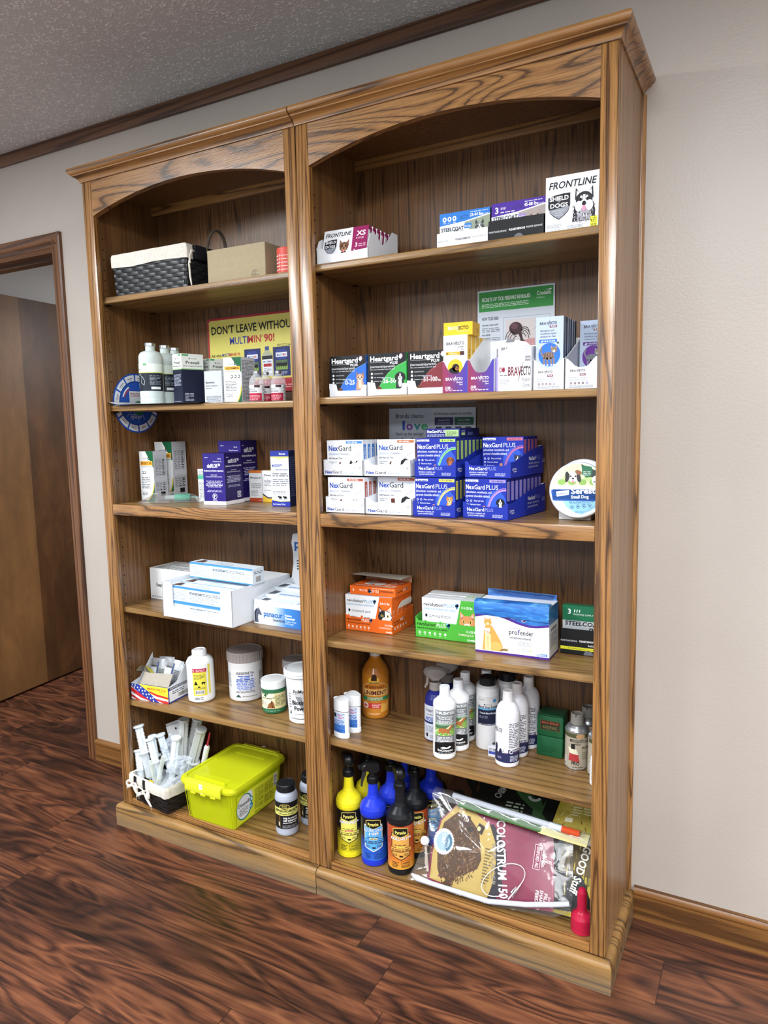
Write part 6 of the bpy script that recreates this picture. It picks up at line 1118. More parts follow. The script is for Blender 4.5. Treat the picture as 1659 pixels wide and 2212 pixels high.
NB, NB2 = '#1d2f9c', '#17206c'
def nexplus(x, y, z, tw, td, n, tab, lbs, tlabel, blabel, glabel, dogc, up, yaw, bx=.0035, by=.006, arccol='#7ac46a', front=True, first=0, pitch=.0232, right=False):
    hc, hm = .0385, .031
    tm, F, R, T, L = tray(tw, td, hm, (.036, .073), {'*': NB}['*'], '#c3c9d6', front=dip(tw, .040, .030, .06, .1), side=[(0, 0), (td, 0), (td, .074), (td*.55, .062), (td*.12, .040), (0, .038)], t=.001)
    text(tm, F, 'Ne', tw*.1, .0185, .0085, '#eef0f8', tw*.11, 1.4, al='l'); text(tm, F, 'xGard', tw*.22, .0185, .0085, '#eef0f8', tw*.26, .5, al='l'); text(tm, F, 'PLUS', tw*.5, .0185, .0085, '#8a94d4', tw*.18, .3, al='l'); text(tm, F, '(afoxolaner, moxidectin, and', tw*.1, .0115, .0042, '#dfe2f2', tw*.4, .4, al='l'); text(tm, F, 'pyrantel chewable tablets)', tw*.12, .006, .0042, '#dfe2f2', tw*.36, .4, al='l'); lines(tm, F, tw*.66, .005, tw*.22, .008, 3, '#c4c8e4', 2, 3)
    arc(tm, R, .012, .020, .0022, .0034, 0, 360, '#dfe2f2', 2, 12); text(tm, R, 'Boehringer', .017, .0195, .0045, '#dfe2f2', .016, .6, al='l'); text(tm, R, 'Ingelheim', .017, .0135, .0045, '#dfe2f2', .016, .6, al='l')
    text(tm, R, 'NexGard', .112, .038, .010, '#eef0f8', .042, .9, al='l'); text(tm, R, 'PLUS', .157, .0385, .010, '#7a84cc', .03, .3, al='l'); text(tm, R, '(afoxolaner, moxidectin, and', .110, .028, .006, '#b4b8d8', .07, .4, al='l'); text(tm, R, 'pyrantel chewable tablets)', .110, .019, .006, '#b4b8d8', .062, .4, al='l'); lines(tm, R, .2, .03, .02, .01, 3, '#9aa0cc', 2, 4)
    o = tm.build('display_tray', None, (x, y, z+.0004), (0, 0, radians(yaw))); tag(o, tlabel, 'tray')
    w, d, h = .1125, .021, .0965; c, s = cos(radians(yaw)), sin(radians(yaw))
    for i in range(first, n):
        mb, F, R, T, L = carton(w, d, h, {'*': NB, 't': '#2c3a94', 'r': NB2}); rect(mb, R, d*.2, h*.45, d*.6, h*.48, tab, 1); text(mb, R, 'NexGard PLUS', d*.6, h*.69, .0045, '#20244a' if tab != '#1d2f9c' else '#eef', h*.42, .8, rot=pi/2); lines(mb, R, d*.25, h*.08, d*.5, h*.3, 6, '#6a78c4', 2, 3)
        if i == first:
            ell(mb, F, w*.75, h*.36, w*.245, h*.35, '#2f55c4', 1, 28); arc(mb, F, w*.98, h*.12, w*.40, w*.43, 88, 178, arccol, 2, 16, 1.25); arc(mb, F, w*.98, h*.12, w*.44, w*.45, 88, 178, '#b4d8e8' if arccol == '#7ac46a' else arccol, 2, 16, 1.25)
            ell(mb, F, w*.035, h*.945, h*.03, h*.03, '#c9cede', 2); rect(mb, F, w*.07, h*.915, w*.26, h*.06, '#c9cede', 2); lines(mb, F, w*.09, h*.925, w*.22, h*.04, 1, '#4a548c', 3, 3); rect(mb, F, w*.6, h*.905, w*.38, h*.075, tab, 2); text(mb, F, lbs, w*.79, h*.925, h*.04, '#20244a', w*.28, 1)
            text(mb, F, 'Ne', w*.025, h*.73, h*.12, '#eef0f8', w*.13, 1.5, al='l'); text(mb, F, 'xGard', w*.165, h*.73, h*.12, '#eef0f8', w*.32, .6, al='l'); text(mb, F, 'PLUS', w*.52, h*.73, h*.12, '#c4cbe8', w*.29, .3, al='l'); text(mb, F, '(afoxolaner, moxidectin, and', w*.025, h*.63, h*.062, '#dfe4f4', w*.62, .4, al='l'); text(mb, F, 'pyrantel chewable tablets)', w*.025, h*.53, h*.062, '#dfe4f4', w*.58, .4, al='l')
            for q in range(4): arc(mb, F, w*.06, h*(.43-.095*q), w*.016, w*.025, 0, 360, '#dfe4f4', 2, 10); text(mb, F, ('Fleas and ticks', 'Heartworm disease', 'Roundworms', 'Hookworms')[q], w*(.22 if q == 0 else .12), h*(.415-.095*q), h*.042, '#dfe4f4', w*(.24, .26, .18, .18)[q], .5, al='l')
            arc(mb, F, w*.15, h*.43, w*.016, w*.025, 0, 360, '#dfe4f4', 2, 10); poly(mb, F, [(w*.42, h*.2), (w*.5, h*.22), (w*.49, h*.32), (w*.43, h*.3)], '#c98a6a', 4); dog(mb, F, w*.86, h*.42, w*.2, *dogc, up, 5)
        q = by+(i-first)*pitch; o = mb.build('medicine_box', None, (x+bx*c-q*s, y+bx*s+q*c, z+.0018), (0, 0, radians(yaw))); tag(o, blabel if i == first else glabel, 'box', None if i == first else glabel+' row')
nexplus(1.1145, .031, Z3, .1185, .19, 6, '#d3cf5e', '17.1-33 lbs', 'lower blue tray next to the white trays, middle shelf', 'blue chew box with a golden dog, bottom row', 'yellow tabbed box behind the golden dog box', ('#c68a4a', '#a06a34', '#e0c090'), True, -2, arccol='#d3cf6e')
nexplus(1.2475, .040, Z3, .1235, .222, 9, '#9a8cd0', '33.1-66 lbs', 'lower right blue tray with long printed side, middle shelf', 'blue chew box with a black and white collie, bottom row', 'lilac tabbed box behind the blue collie box', ('#22242a', '#1a1c20', '#eef0f4'), False, -7, arccol='#b48ad0')
nexplus(1.1125, .047, Z3+.0995, .1185, .2, 8, '#a8c86a', '8.1-17 lbs', 'upper blue tray with the green tabbed boxes, middle shelf', 'blue chew box with a brown spaniel, top row', 'green tabbed box behind the blue spaniel box', ('#8a4a30', '#6a3420', '#a86a48'), False, -4, pitch=.0228)
nexplus(1.248, .054, Z3+.0995, .1235, .21, 4, '#c46a86', 'up to 8.1 lbs', 'upper right blue tray with its front half empty, middle shelf', 'blue chew box with a husky, at the back of the top right tray', 'pink tabbed box behind the blue husky box', ('#33363e', '#2a2c32', '#eef0f4'), True, -5, bx=.0065, by=.088, arccol='#b46a9a', pitch=.0235)
for i, (x, y, yaw, lb) in enumerate(((1.123, .098, -4, 'blue chew box lying flat on the green tabbed row, spanning its left side'),)):
    mb, F, R, T, L = carton(.098, .113, .0235, {'*': NB2, 't': '#2c3a94', 'r': '#1a2258'}); text(mb, F, 'NexGard', .003, .0125, .0075, '#eef0f8', .031, 1.2, al='l'); text(mb, F, 'PLUS', .036, .0125, .0075, '#eef0f8', .02, .6, al='l'); lines(mb, F, .003, .003, .05, .007, 2, '#b4bce0', 2, 3); rect(mb, F, .056, .003, .038, .017, '#a9c48a', 2); lines(mb, F, .06, .005, .03, .012, 4, '#4a6a3a', 3, 4); rect(mb, R, .008, .006, .02, .006, '#a9c48a', 2); lines(mb, R, .008, .0135, .02, .006, 2, '#9aa4d0', 2, 4); lines(mb, R, .045, .006, .03, .008, 3, '#7a86c4', 2, 6)
    o = mb.build('medicine_box', None, (x, y, Z3+.1985), (0, 0, radians(yaw))); tag(o, lb, 'box')
mb = MB(); w, h = .272, .185; mb.box(0, w, 0, .0008, 0, h, '#bcc4d0'); F = Flat((0, 0, 0), (1,0,0), (0,0,1)); rect(mb, F, w*.5, .002, w*.495, h-.004, '#c4c9d2', 1)
text(mb, F, 'Brands clients', w*.245, h-.028, .013, '#33384a', .09, .3); 
for ch, u, cc, ww in (('l', .044, '#2f4ab0', .008), ('o', .063, '#7a3a9c', .022), ('v', .088, '#2f8a8a', .023), ('e', .111, '#3aa06a', .022), ('.', .128, '#c0384a', .006)): text(mb, F, ch, u*w/.272+.004, h-.062, .026 if ch != '.' else .024, cc, ww if ch != '.' else None, 1.6)
text(mb, F, 'Stack up the savings!', w*.245, h-.078, .0095, '#23262e', .09, .4, .15)
for k in (-1, 1): poly(mb, F, [(.06+k*.006, h-.097), (.06+k*.022, h-.097), (.06+k*.017, h-.084)], '#2e3036', 3)
ell(mb, F, .06, h-.112, .022, .022, '#2e3036', 3); ell(mb, F, .106, h-.11, .026, .026, '#c9aa96', 3); ell(mb, F, .106, h-.108, .014, .018, '#dcc4b4', 4)
text(mb, F, '2025 Boehringer Ingelheim Current Offers', w*.745, h-.020, .0068, '#3a3f4c', .118, .8)
for u, cc, s1 in ((.147, '#2c2f5e', 'NexGard PLUS'), (.208, '#1d5c46', 'NexGard COMBO')): rect(mb, F, u, h-.049, .058, .022, cc, 2); text(mb, F, s1, u+.029, h-.0375, .0045, '#c4cad8', .034, .6); lines(mb, F, u+.01, h-.046, .038, .006, 2, '#8a94b0', 3, 4)
for i, s_ in enumerate(('$35', '$105', '$20', '$50')): rect(mb, F, .151+.03*i, h-.059, .018, .0055, '#33384a', 2); text(mb, F, s_, .160+.03*i, h-.073, .0115, '#33384a', (.016, .021, .016, .018)[i], .8); lines(mb, F, .151+.03*i, h-.1, .018, .018, 5, '#5a6070', 2, i)
lines(mb, F, .15, .02, .11, .05, 8, '#70768a', 2, 5)
o = mb.build('offer_leaflet', None, (.919, .2705, 1.389-h), (radians(-1), .014, 0)); tag(o, 'wide leaflet with a colourful headline standing behind the chew trays', 'leaflet')
mb, F, R, T, L = carton(.075, .05, .033, '#d6dade'); place(mb, 'medicine_box', 'R3', 1.474, .092, 0, 'small plain white box under the round collar tin', 'box')
def tin(loc, rot, label, art):
    t = bpy.data.objects.new('collar_tin', None); COL.objects.link(t); t.location = loc; t.rotation_euler = rot; tag(t, label, 'tin', 'round collar tins')
    r = .066; mb = MB(); mb.lathe([(0, -.034), (r*.92, -.034), (r*.985, -.030), (r, -.022), (r, -.016), (r*1.01, -.0155), (r*1.012, -.007), (r*1.0, -.004), (r*.975, -.001), (r*.94, 0), (0, 0)], P('#dbe2ea', .25), 64); mb.build('tin_case', t)
    if art:
        mb = MB(); F = Flat((0, 0, .0002), (1,0,0), (0,1,0)); R_ = r*.93
        def seg(a0, a1, n=24): return [(R_*cos(radians(a0+(a1-a0)*i/n)), R_*sin(radians(a0+(a1-a0)*i/n))) for i in range(n+1)]
        poly(mb, F, seg(2, 178), '#cfe0b4', 1); rect(mb, F, -.062, 0, .124, .010, '#dfe9cf', 2)
        for i in range(7): ell(mb, F, -.038+.012*i, .018+.01*(i % 2), .009, .007, ('#8ab45a', '#b4cf86')[i % 2], 2)
        poly(mb, F, [(.006, .0605), (.044, .043), (.05, .03), (.026, .03), (.01, .034)], '#2a3a34', 2); poly(mb, F, [(.008, .058), (.03, .054), (.031, .036), (.019, .028), (.008, .037)], '#1d6a48', 4); lines(mb, F, .011, .034, .016, .011, 3, '#dfeee4', 5, 3); ell(mb, F, .042, .022, .012, .012, '#e2e8f2', 4); text(mb, F, '8', .042, .0235, .007, '#2a3a6a', None, 1, l=6); text(mb, F, 'MONTH', .042, .017, .004, '#2a3a6a', .015, 1, l=6)
        dog(mb, F, -.012, .0275, .036, '#e6e4de', '#2c2826', '#f2f0ea', False, 5, False, True); ell(mb, F, .0, .041, .008, .005, '#8a5a3a', 9, rot=-.4); ell(mb, F, -.026, .034, .004, .009, '#1c1a1a', 10)
        poly(mb, F, seg(180, 205, 6)+[(R_*.9063, -R_*.4226), (R_*.9659, -R_*.2588), (R_, 0)], '#1f5ab0', 3); rect(mb, F, -.058, -.0245, .116, .0255, '#1f5ab0', 3); poly(mb, F, [(-.05, -.0045), (-.0205, -.0005), (-.0205, -.0115), (-.048, -.0165)], '#e8eef4', 5); text(mb, F, 'Elanco', -.0345, -.011, .005, '#2a4a8a', .022, .8, rot=.14, l=6)
        text(mb, F, 'Seresto', -.0155, -.0095, .0135, '#f2f6fa', .066, 1.6, al='l', l=6, rot=.03); text(mb, F, 'Small Dog', -.0155, -.0205, .0075, '#f2f6fa', .04, 1.5, al='l', l=6, rot=.03)
        poly(mb, F, [(-.035, -.0245), (.055, -.0245), (.046, -.036), (.03, -.048), (.008, -.058), (-.008, -.052), (-.026, -.04)], '#8ec4e6', 2); text(mb, F, 'Kills and Repels Fleas and Ticks', .008, -.0295, .0034, '#1f4a8a', .056, .8, rot=.03, l=6); lines(mb, F, -.018, -.0335, .046, .003, 1, '#4a7ab4', 4, 3)
        for i in range(4): arc(mb, F, -.013+.0135*i, -.0405+.0012*i, .0042, .0049, 0, 360, '#2a4a7a', 4, 14); ell(mb, F, -.013+.0135*i, -.0405+.0012*i, .0022, .0016, '#2a4a7a', 4)
        lines(mb, F, -.006, -.0535, .022, .005, 2, '#5a8ab8', 4, 5); arc(mb, F, 0, 0, R_*.9, R_*.915, 200, 250, '#a8b4c4', 2, 12); arc(mb, F, 0, 0, R_*.8, R_*.81, 205, 245, '#a8b4c4', 2, 12); arc(mb, F, 0, 0, R_*.86, R_*.875, 290, 335, '#8a98ac', 2, 12)
        mb.build('lid_print', t)
    return t
tin((1.5235, .0735, Z3+.0732), (radians(80), radians(0), radians(9)), 'front round collar tin with a terrier and a blue name band', True)
tin((1.5255, .1145, Z3+.0775), (radians(82), 0, radians(9)), 'second round tin standing behind the collar tin with the terrier', False)
# ---- fourth shelf, right: cat treatments
def revo(mb, F, w, h, u, v, s, col, col2, sub='(selamectin and sarolaner topical solution)'):
    text(mb, F, 'revolution', u, v, s, col, s*5.6, .8, al='l'); text(mb, F, '\u00ae', u+s*5.65, v+s*.55, s*.4, col, al='l'); text(mb, F, 'PLUS', u+s*6.05, v, s, col2, s*2.7, .4, al='l'); ell(mb, F, u+s*9.3, v+s*.8, s*.35, s*.4, '#6ab4dc', 4); ell(mb, F, u+s*9.75, v+s*.8, s*.35, s*.4, '#1d2a4a', 4); poly(mb, F, [(u+s*8.95, v+s*.75), (u+s*10.1, v+s*.75), (u+s*9.55, v-s*.35)], '#2a5a8a', 4)
    if sub: text(mb, F, sub, u, v-s*.95, s*.62, col2 if col2 != '#f4f4f4' else col, s*9.2, .3, .1, al='l')
def revobox(w, d, h, col, lbs, fur, l=True):
    mb, F, R, T, L = carton(w, d, h, {'*': '#e4e8ec', 't': '#d4d8dc', 'r': col}); s = h*.092
    poly(mb, F, [(w*.74, h), (w, h), (w, 0), (w*.58, 0), (w*.64, h*.35)], col, 1); text(mb, F, lbs, w*.85, h*.80, h*.06, '#f2f4f2', w*.2, 1)
    revo(mb, F, w, h, w*.035, h*.80, s, '#2a2c32', '#6a9cc4'); catface(mb, F, w*.85, h*.46, w*.32, *fur)
    ell(mb, F, w*.08, h*.56, w*.022, w*.03, '#1d1e22', 2); lines(mb, F, w*.13, h*.53, w*.22, h*.06, 2, '#60646c', 2, 3); text(mb, F, '6', w*.385, h*.53, h*.075, '#2a2c32'); lines(mb, F, w*.42, h*.53, w*.12, h*.06, 2, '#60646c', 2, 5)
    for i, (a, b) in enumerate(((.06, .40), (.35, .40), (.06, .27), (.35, .27))): ell(mb, F, w*a, h*b, w*.025, w*.025, col, 2); lines(mb, F, w*(a+.05), h*(b-.02), w*.13, h*.04, 1, '#70747c', 2, i)
    text(mb, R, lbs, d*.5, h*.5, min(d*.2, .006), '#f4f4f4', h*.3, 1, rot=pi/2); return mb
def revotray(w, d, hf, col, lbs, side):
    tm, F, R, T, L = tray(w, d, hf, side, col, '#dfe2e4', front=[(0, 0), (w, 0), (w, hf*1.0), (w*.96, hf*.94), (w*.06, hf*.96), (w*.02, hf*1.1), (0, hf*1.12)], t=.001)
    revo(tm, F, w, hf, w*.03, hf*.70, hf*.20, '#1f2a16' if col == '#4aa83a' else '#3a1a10', '#f4f4f4'); text(tm, F, lbs, w*.92, hf*.55, hf*.13, '#f4f6f2', w*.16, 1.2, al='r' if False else 'c'); lines(tm, F, w*.72, hf*.36, w*.24, hf*.12, 2, '#f0d8c8', 2, 3); text(tm, F, 'zoetis', w*.92, hf*.10, hf*.13, '#f4f6f2', w*.13, .8)
    for i in range(6): ell(tm, F, w*(.075+.085*i), hf*.3, w*.019, w*.019, '#f0efe8', 2, 14); ell(tm, F, w*(.075+.085*i), hf*.3, w*.009, w*.009, col, 3, 10); lines(tm, F, w*(.06+.085*i), hf*.16, w*.04, hf*.04, 1, '#f0efe8', 2, i)
    revo(tm, R, d, hf, d*.06, hf*.72, hf*.15, '#3a1a10', '#f4f4f4')
    for i in range(5): ell(tm, R, d*(.1+.13*i), hf*.36, d*.03, d*.03, '#f0efe8', 2, 14); ell(tm, R, d*(.1+.13*i), hf*.36, d*.014, d*.014, col, 3, 10)
    return tm
OR = '#dc6420'; GR = '#4aa83a'
place(revotray(.158, .132, .043, OR, '5.6-11 lbs', (.046, .06)), 'display_tray', 'R4', .8325, .139, 0, 'orange display tray of cat treatment boxes, left end of its shelf', 'tray')
for i in range(5): place(revobox(.154, .0225, .105, OR, '5.6-11 lbs', ('#26262a', '#efe6e0', '#e4e2e0')), 'medicine_box', 'R4', .8345, .141+i*.0252, 0, 'front white and orange box with a half black, half white cat' if i == 0 else 'orange sided box behind the half black, half white cat box', 'box', None if i == 0 else 'orange boxes behind the front cat box', dz=.0016)
t = thing('medicine_box', 'open orange box lying upside down on top of the orange cat boxes', 'box', at('R4', .846, .148, .1078), 0, None, tl('R4'))
mb, F, R, T, L = carton(.15, .102, .0245, {'*': OR, 't': '#d25c1c'}); 
Fi = Flat((.15, 0, .0245), (-1,0,0), (0,0,-1), (0,-1,0)); revo(mb, Fi, .15, .0245, .006, .008, .008, '#5a2410', '#f4e8e0', None); lines(mb, Fi, .006, .003, .07, .003, 1, '#f0cdb8', 2, 3); ell(mb, Fi, .085, .012, .004, .006, '#1d1a1a', 3); text(mb, Fi, '5.6-11 lbs', .105, .009, .006, '#f4e8e0', .026, 1); text(mb, Fi, '6', .138, .009, .008, '#f4e8e0', None, 1)
rect(mb, T, .03, .03, .026, .05, '#c9c4be', 1); barcode(mb, T, .032, .034, .022, .04, 2); ell(mb, T, .078, .045, .018, .02, '#c9c4be', 1); lines(mb, T, .1, .012, .04, .07, 7, '#f0d8c8', 2, 3); lines(mb, T, .012, .012, .1, .012, 2, '#f0d8c8', 2, 3); revo(mb, R, .1, .024, .012, .009, .006, '#5a2410', '#f4e8e0', None); mb.build('box_body', t)
mb = MB(); mb.grid(lambda u, v: (-.004+.156*u, .1015+.0015*v, .0235+.020*v), 4, 4, P('#a8886a', .6)); mb.grid(lambda u, v: (-.012+.166*u+.004*v, .103-.082*v, .0435+.004*v+.006*(1-u)*v), 6, 6, P('#b9aea2', .6)); mb.build('open_flap', t)
mb = MB(); mb.prism([(.02, 0), (.105, 0), (.102, .014), (.092, .021), (.036, .019), (.024, .01)], 'x', .1506, .1514, P('#d9d3cc', .6)); mb.build('side_flap', t, None, (0, radians(14), 0))
place(revotray(.182, .102, .050, GR, '11.1-22 lbs', (.058, .072)), 'display_tray', 'R4', 1.0555, .152, 0, 'green display tray of cat treatment boxes beside the big blue carton', 'tray')
for i in range(4): place(revobox(.158, .0215, .113, GR, '11.1-22 lbs', ('#c98a5c', '#efdccb', None)), 'medicine_box', 'R4', 1.0765-.002*i, .155+i*.0235+(.004 if i > 1 else 0), 0, 'front white and green box with a ginger tabby face' if i == 0 else 'green and white box standing behind the ginger tabby box', 'box', None if i == 0 else 'green and white boxes behind the tabby box', dz=.0016)
t = thing('medicine_carton', 'white and blue carton with a sitting ginger cat and its lid flap open', 'carton', at('R4', 1.2585, .0915), .3, None, tl('R4')); w, d, h = .194, .087, .131
BSK = NT('swirled_blue_print'); BSK.set(Base_Color=BSK.ramp(BSK.noise(BSK.mapping(BSK.n('TexCoord').outputs['Object'], (6, 6, 22)), 3, 3, .55, 1.2), [(.3, '#1c4f9c'), (.55, '#2f78c4'), (.75, '#6fb0e2')]), Roughness=.35); BSK = BSK.m
mb, F, R, T, L = carton(w, d, h, {'*': '#e6e9ee', 'b': '#4a2a84'}); 
band = [(0, h*.73)]+[(w*q/12, h*(.73-.06*(q/12)+.07*sin(q/12*6.2))) for q in range(1, 13)]; poly(mb, F, band+[(w, h), (0, h)], BSK, 1); stroke(mb, F, band, .006, '#4a2a84', 2); rect(mb, F, 0, 0, w, .0055, '#4a2a84', 2); rect(mb, R, 0, h*.66, d, h*.34, BSK, 1); rect(mb, R, 0, 0, d, .005, '#4a2a84', 2)
ell(mb, F, w*.67, h*.735, .0075, .0075, '#2a2a6a', 3, 20); arc(mb, F, w*.67, h*.735, .006, .0068, 0, 360, '#dfe6f2', 4, 16); text(mb, F, 'P', w*.67, h*.735-.0035, .0075, '#eef2f8', None, .6, .25, l=5); text(mb, F, 'convenient, easy to carry', w*.52, h*.735, .0045, '#e8eef8', .036, .6, .2)
text(mb, F, 'Topical Solution', w*.58, h*.545, .0032, '#50545c', .024); text(mb, F, 'pro', w*.47, h*.43, .013, '#2a2c32', .022, .7, al='l'); text(mb, F, 'f', w*.587, h*.43, .014, '#5a3a8a', None, .7, al='l'); text(mb, F, 'ender', w*.622, h*.43, .013, '#2a2c32', .034, .7, al='l'); text(mb, F, '(emodepside/praziquantel)', w*.62, h*.345, .0065, '#3a3c42', .056, .5); lines(mb, F, w*.56, h*.22, w*.22, h*.09, 5, '#8a8e96', 2, 3, .45, 'c'); lines(mb, F, w*.62, h*.11, w*.14, h*.07, 4, '#9a9ea6', 2, 6, .45, 'c'); lines(mb, F, w*.62, h*.07, w*.2, h*.02, 2, '#9a9ea6', 2, 7); rect(mb, F, w*.745, h*.12, .005, .006, '#d9c49a', 2)
poly(mb, F, [(w*.84, h*.045), (w*.975, h*.06), (w*.972, h*.105), (w*.838, h*.09)], '#2f6fc4', 2); text(mb, F, 'Elanco', w*.905, h*.06, .005, '#eef2f8', .022, 1.2, rot=.1)
CG, CH = '#c99a4e', '#e6cf9a'
poly(mb, F, [(w*.10, h*.06), (w*.36, h*.06), (w*.385, h*.16), (w*.35, h*.28), (w*.28, h*.46), (w*.235, h*.56), (w*.15, h*.56), (w*.12, h*.44), (w*.115, h*.25)], CG, 3); poly(mb, F, [(w*.13, h*.5), (w*.21, h*.5), (w*.2, h*.38), (w*.17, h*.33), (w*.14, h*.38)], '#f0ece4', 4); catface(mb, F, w*.18, h*.62, w*.115, CG, CH, None, 5)
for u in (.14, .185): poly(mb, F, [(w*u, h*.4), (w*(u+.035), h*.4), (w*(u+.035), h*.075), (w*(u+.04), h*.055), (w*(u-.005), h*.055)], CH, 5)
ell(mb, F, w*.29, h*.15, w*.085, h*.095, '#d6ab60', 4); stroke(mb, F, [(w*.34, h*.085), (w*.42, h*.105), (w*.475, h*.085)], .006, '#8a6a3a', 3); ell(mb, F, w*.48, h*.085, .007, .0028, '#efe6d6', 4); [stroke(mb, F, [(w*(.14+.012*i), h*(.45-.02*i)), (w*(.2+.012*i), h*(.43-.02*i))], .0012, '#a87a34', 6) for i in range(3)]
lines(mb, R, d*.12, h*.2, d*.7, h*.3, 9, '#8a8e96', 2, 3); text(mb, R, 'profender', d*.5, h*.53, .009, '#2a2c32', d*.6, .6); mb.build('carton_body', t)
mb = MB(); mb.grid(lambda u, v: (.004+.186*u, d+.0005+.004*v, h-.004+.017*v+.005*v*(1-u)), 6, 4, BSK); mb.grid(lambda u, v: (.010+.174*u, d+.004-.026*v, h+.0125+.003*v+.005*(1-u)), 6, 4, BSK); mb.build('back_flap', t)
mb = MB(); mb.grid(lambda u, v: (-.001+.196*u, -.0008-.0035*sin(pi*v)*.8-.003*v*u, h+.004-.034*v-.006*u*v), 10, 6, BSK); mb.grid(lambda u, v: (-.001+.196*u, -.0008+.034*v, h+.004+.003*sin(pi*v)), 10, 4, BSK); rect(mb, Flat((0, -.003, 0), (1,0,0), (0,0,1)), .083, h-.034, .012, .003, '#3a3f6a', 2); mb.build('front_flap', t)
steel(1.462, .163, 'R4', .128, .066, '#17181b', '#1d6a48', '', 'black display tray with a yellow strip at the right end of the fourth shelf', 'green topped box with a big 3 in the black tray, right of the cat carton', False, True, bh=.121, dd=.075)

# ---- fifth shelf, right: liniments, shampoos, sprays
def wax(x, y, yaw, label):
    t = thing('ointment_stick', label, 'stick', at('R5', x, y), yaw, 'white ointment sticks', tl('R5')); k = .56
    mb = MB(); mb.lathe([(0, 0), (.0255, 0), (.0268, .002), (.0268, .013), (.0255, .0145), (.0255, .078)], PLW, 40, sy=k); F = Round(.0256, -90, sy=k); F.sx = 1
    WX = '#7fa6dc'; rect(mb, F, -.021, .017, .042, .058, '#b9cdea', 1); rect(mb, F, -.021, .017, .042, .024, '#4f86d0', 2); rect(mb, F, -.021, .017, .042, .010, '#3a6fc0', 3); poly(mb, F, [(-.019, .061), (-.007, .061), (-.008, .069), (-.012, .073), (-.019, .072)], '#1d2226', 4); text(mb, F, 'Wax', .004, .066, .0065, '#c4526a', .015, 1, .3, l=4); text(mb, F, 'Point\u2122', .008, .058, .0065, '#c4526a', .019, 1, .3, l=4); text(mb, F, 'PLUS', .016, .0715, .003, '#1d2a5a', .008, 1.4, l=4); lines(mb, F, -.019, .043, .038, .013, 3, '#2f5aa8', 4, 3); lines(mb, F, -.019, .024, .038, .017, 5, '#2a4f9c', 4, 5); text(mb, F, 'CAUTION', 0, .020, .003, '#12285a', .016, 1.2, l=5)
    for u in (-.009, .002): rect(mb, F, u, .002, .008, .006, '#dfe2e6', 2)
    mb.build('stick_body', t)
    mc = MB(); mc.lathe([(.0262, .080), (.0262, .112)], PLW, 40, sy=k)
    mc.grid(lambda u, v: (.0262*cos(2*pi*u)*v, .0262*k*sin(2*pi*u)*v, .112+.007*(1-v*v)*0+.008*(1-(cos(2*pi*u)*v)**2)*(1 if True else 0)*(0.35+.65*(.5+.5*sin(2*pi*u)*v))-.0028), 40, 8, PLW); mc.build('domed_cap', t); return t
wax(.863, .0535, -6, 'front white stick with a pale blue label, at the left of the fifth shelf')
wax(.872, .0985, 8, 'white stick standing behind the front pale blue labelled stick')
AMB = varied('amber_liquid_plastic', '#b8701e', '#cc8630', 8, .18, Subsurface_Weight=.25, Subsurface_Radius=(.02, .01, .003))
t = thing('liniment_bottle', 'tall amber orange bottle with a horse crest, back left of the fifth shelf', 'bottle', at('R5', .8745, .2325), 0, None, tl('R5')); r = .0415
mb = MB(); mb.lathe([(0, 0), (.034, 0), (.039, .003), (r, .010), (r, .132), (.0405, .142), (.034, .158), (.0215, .176), (.016, .184), (.0145, .198)], AMB, 48); F = Round(r, -58)
text(mb, F, 'VETERINARY', -.005, .098, .0085, '#5a2414', .062, 1.2, l=4); rect(mb, F, -.045, .075, .086, .020, '#d9b06a', 1); text(mb, F, 'LINIMENT', -.004, .0785, .0135, '#5a1c14', .076, 1.6, l=4); arc(mb, F, -.002, .09, .047, .0485, -25, 205, '#e6d2a0', 2, 24, .55); rect(mb, F, -.048, .06, .094, .011, '#2f7a4c', 2); text(mb, F, 'TOPICAL ANALGESIC', -.004, .0665, .004, '#f0e2c0', .05, 1, l=4); text(mb, F, 'ANTISEPTIC LIQUID', -.004, .0615, .004, '#f0e2c0', .05, 1, l=4)
poly(mb, F, [(-.022, .112), (.008, .112), (.010, .128), (-.007, .140), (-.024, .128)], '#e0b040', 2); poly(mb, F, [(-.016, .122), (.002, .122), (.002, .136), (-.002, .142), (-.010, .142), (-.014, .134)], '#3a1c14', 3); text(mb, F, 'ABSORBINE', -.007, .113, .0055, '#3a1c14', .03, 1.4, l=4)
rect(mb, F, -.036, .036, .05, .016, '#c23a3a', 2); ell(mb, F, -.034, .044, .010, .010, '#e9d9c9', 3); rect(mb, F, -.0405, .042, .013, .004, '#c23a3a', 4); rect(mb, F, -.036, .0375, .004, .013, '#c23a3a', 4); text(mb, F, 'MUSCLE & JOINT', .0, .045, .004, '#f4e2d8', .026, 1.2, l=4); text(mb, F, 'PAIN RELIEF', -.002, .039, .004, '#f4e2d8', .02, 1.2, l=4); poly(mb, F, [(.012, .022), (.04, .026), (.044, .056), (.03, .048), (.016, .05)], '#d9a04a', 2); lines(mb, F, -.028, .016, .04, .006, 2, '#f0d2a0', 2, 3); arc(mb, F, -.0, .027, .04, .041, -160, -20, '#7a2c18', 2, 16, .35)
mb.build('bottle_body', t); mb = MB(); mb.lathe([(.016, .190), (.0165, .191), (.0155, .209), (.010, .2115), (.006, .2125), (0, .2125)], P('#d9d9d6', .4), 26); mb.build('spout_cap', t)
TRG = P('#8d8682', .42)
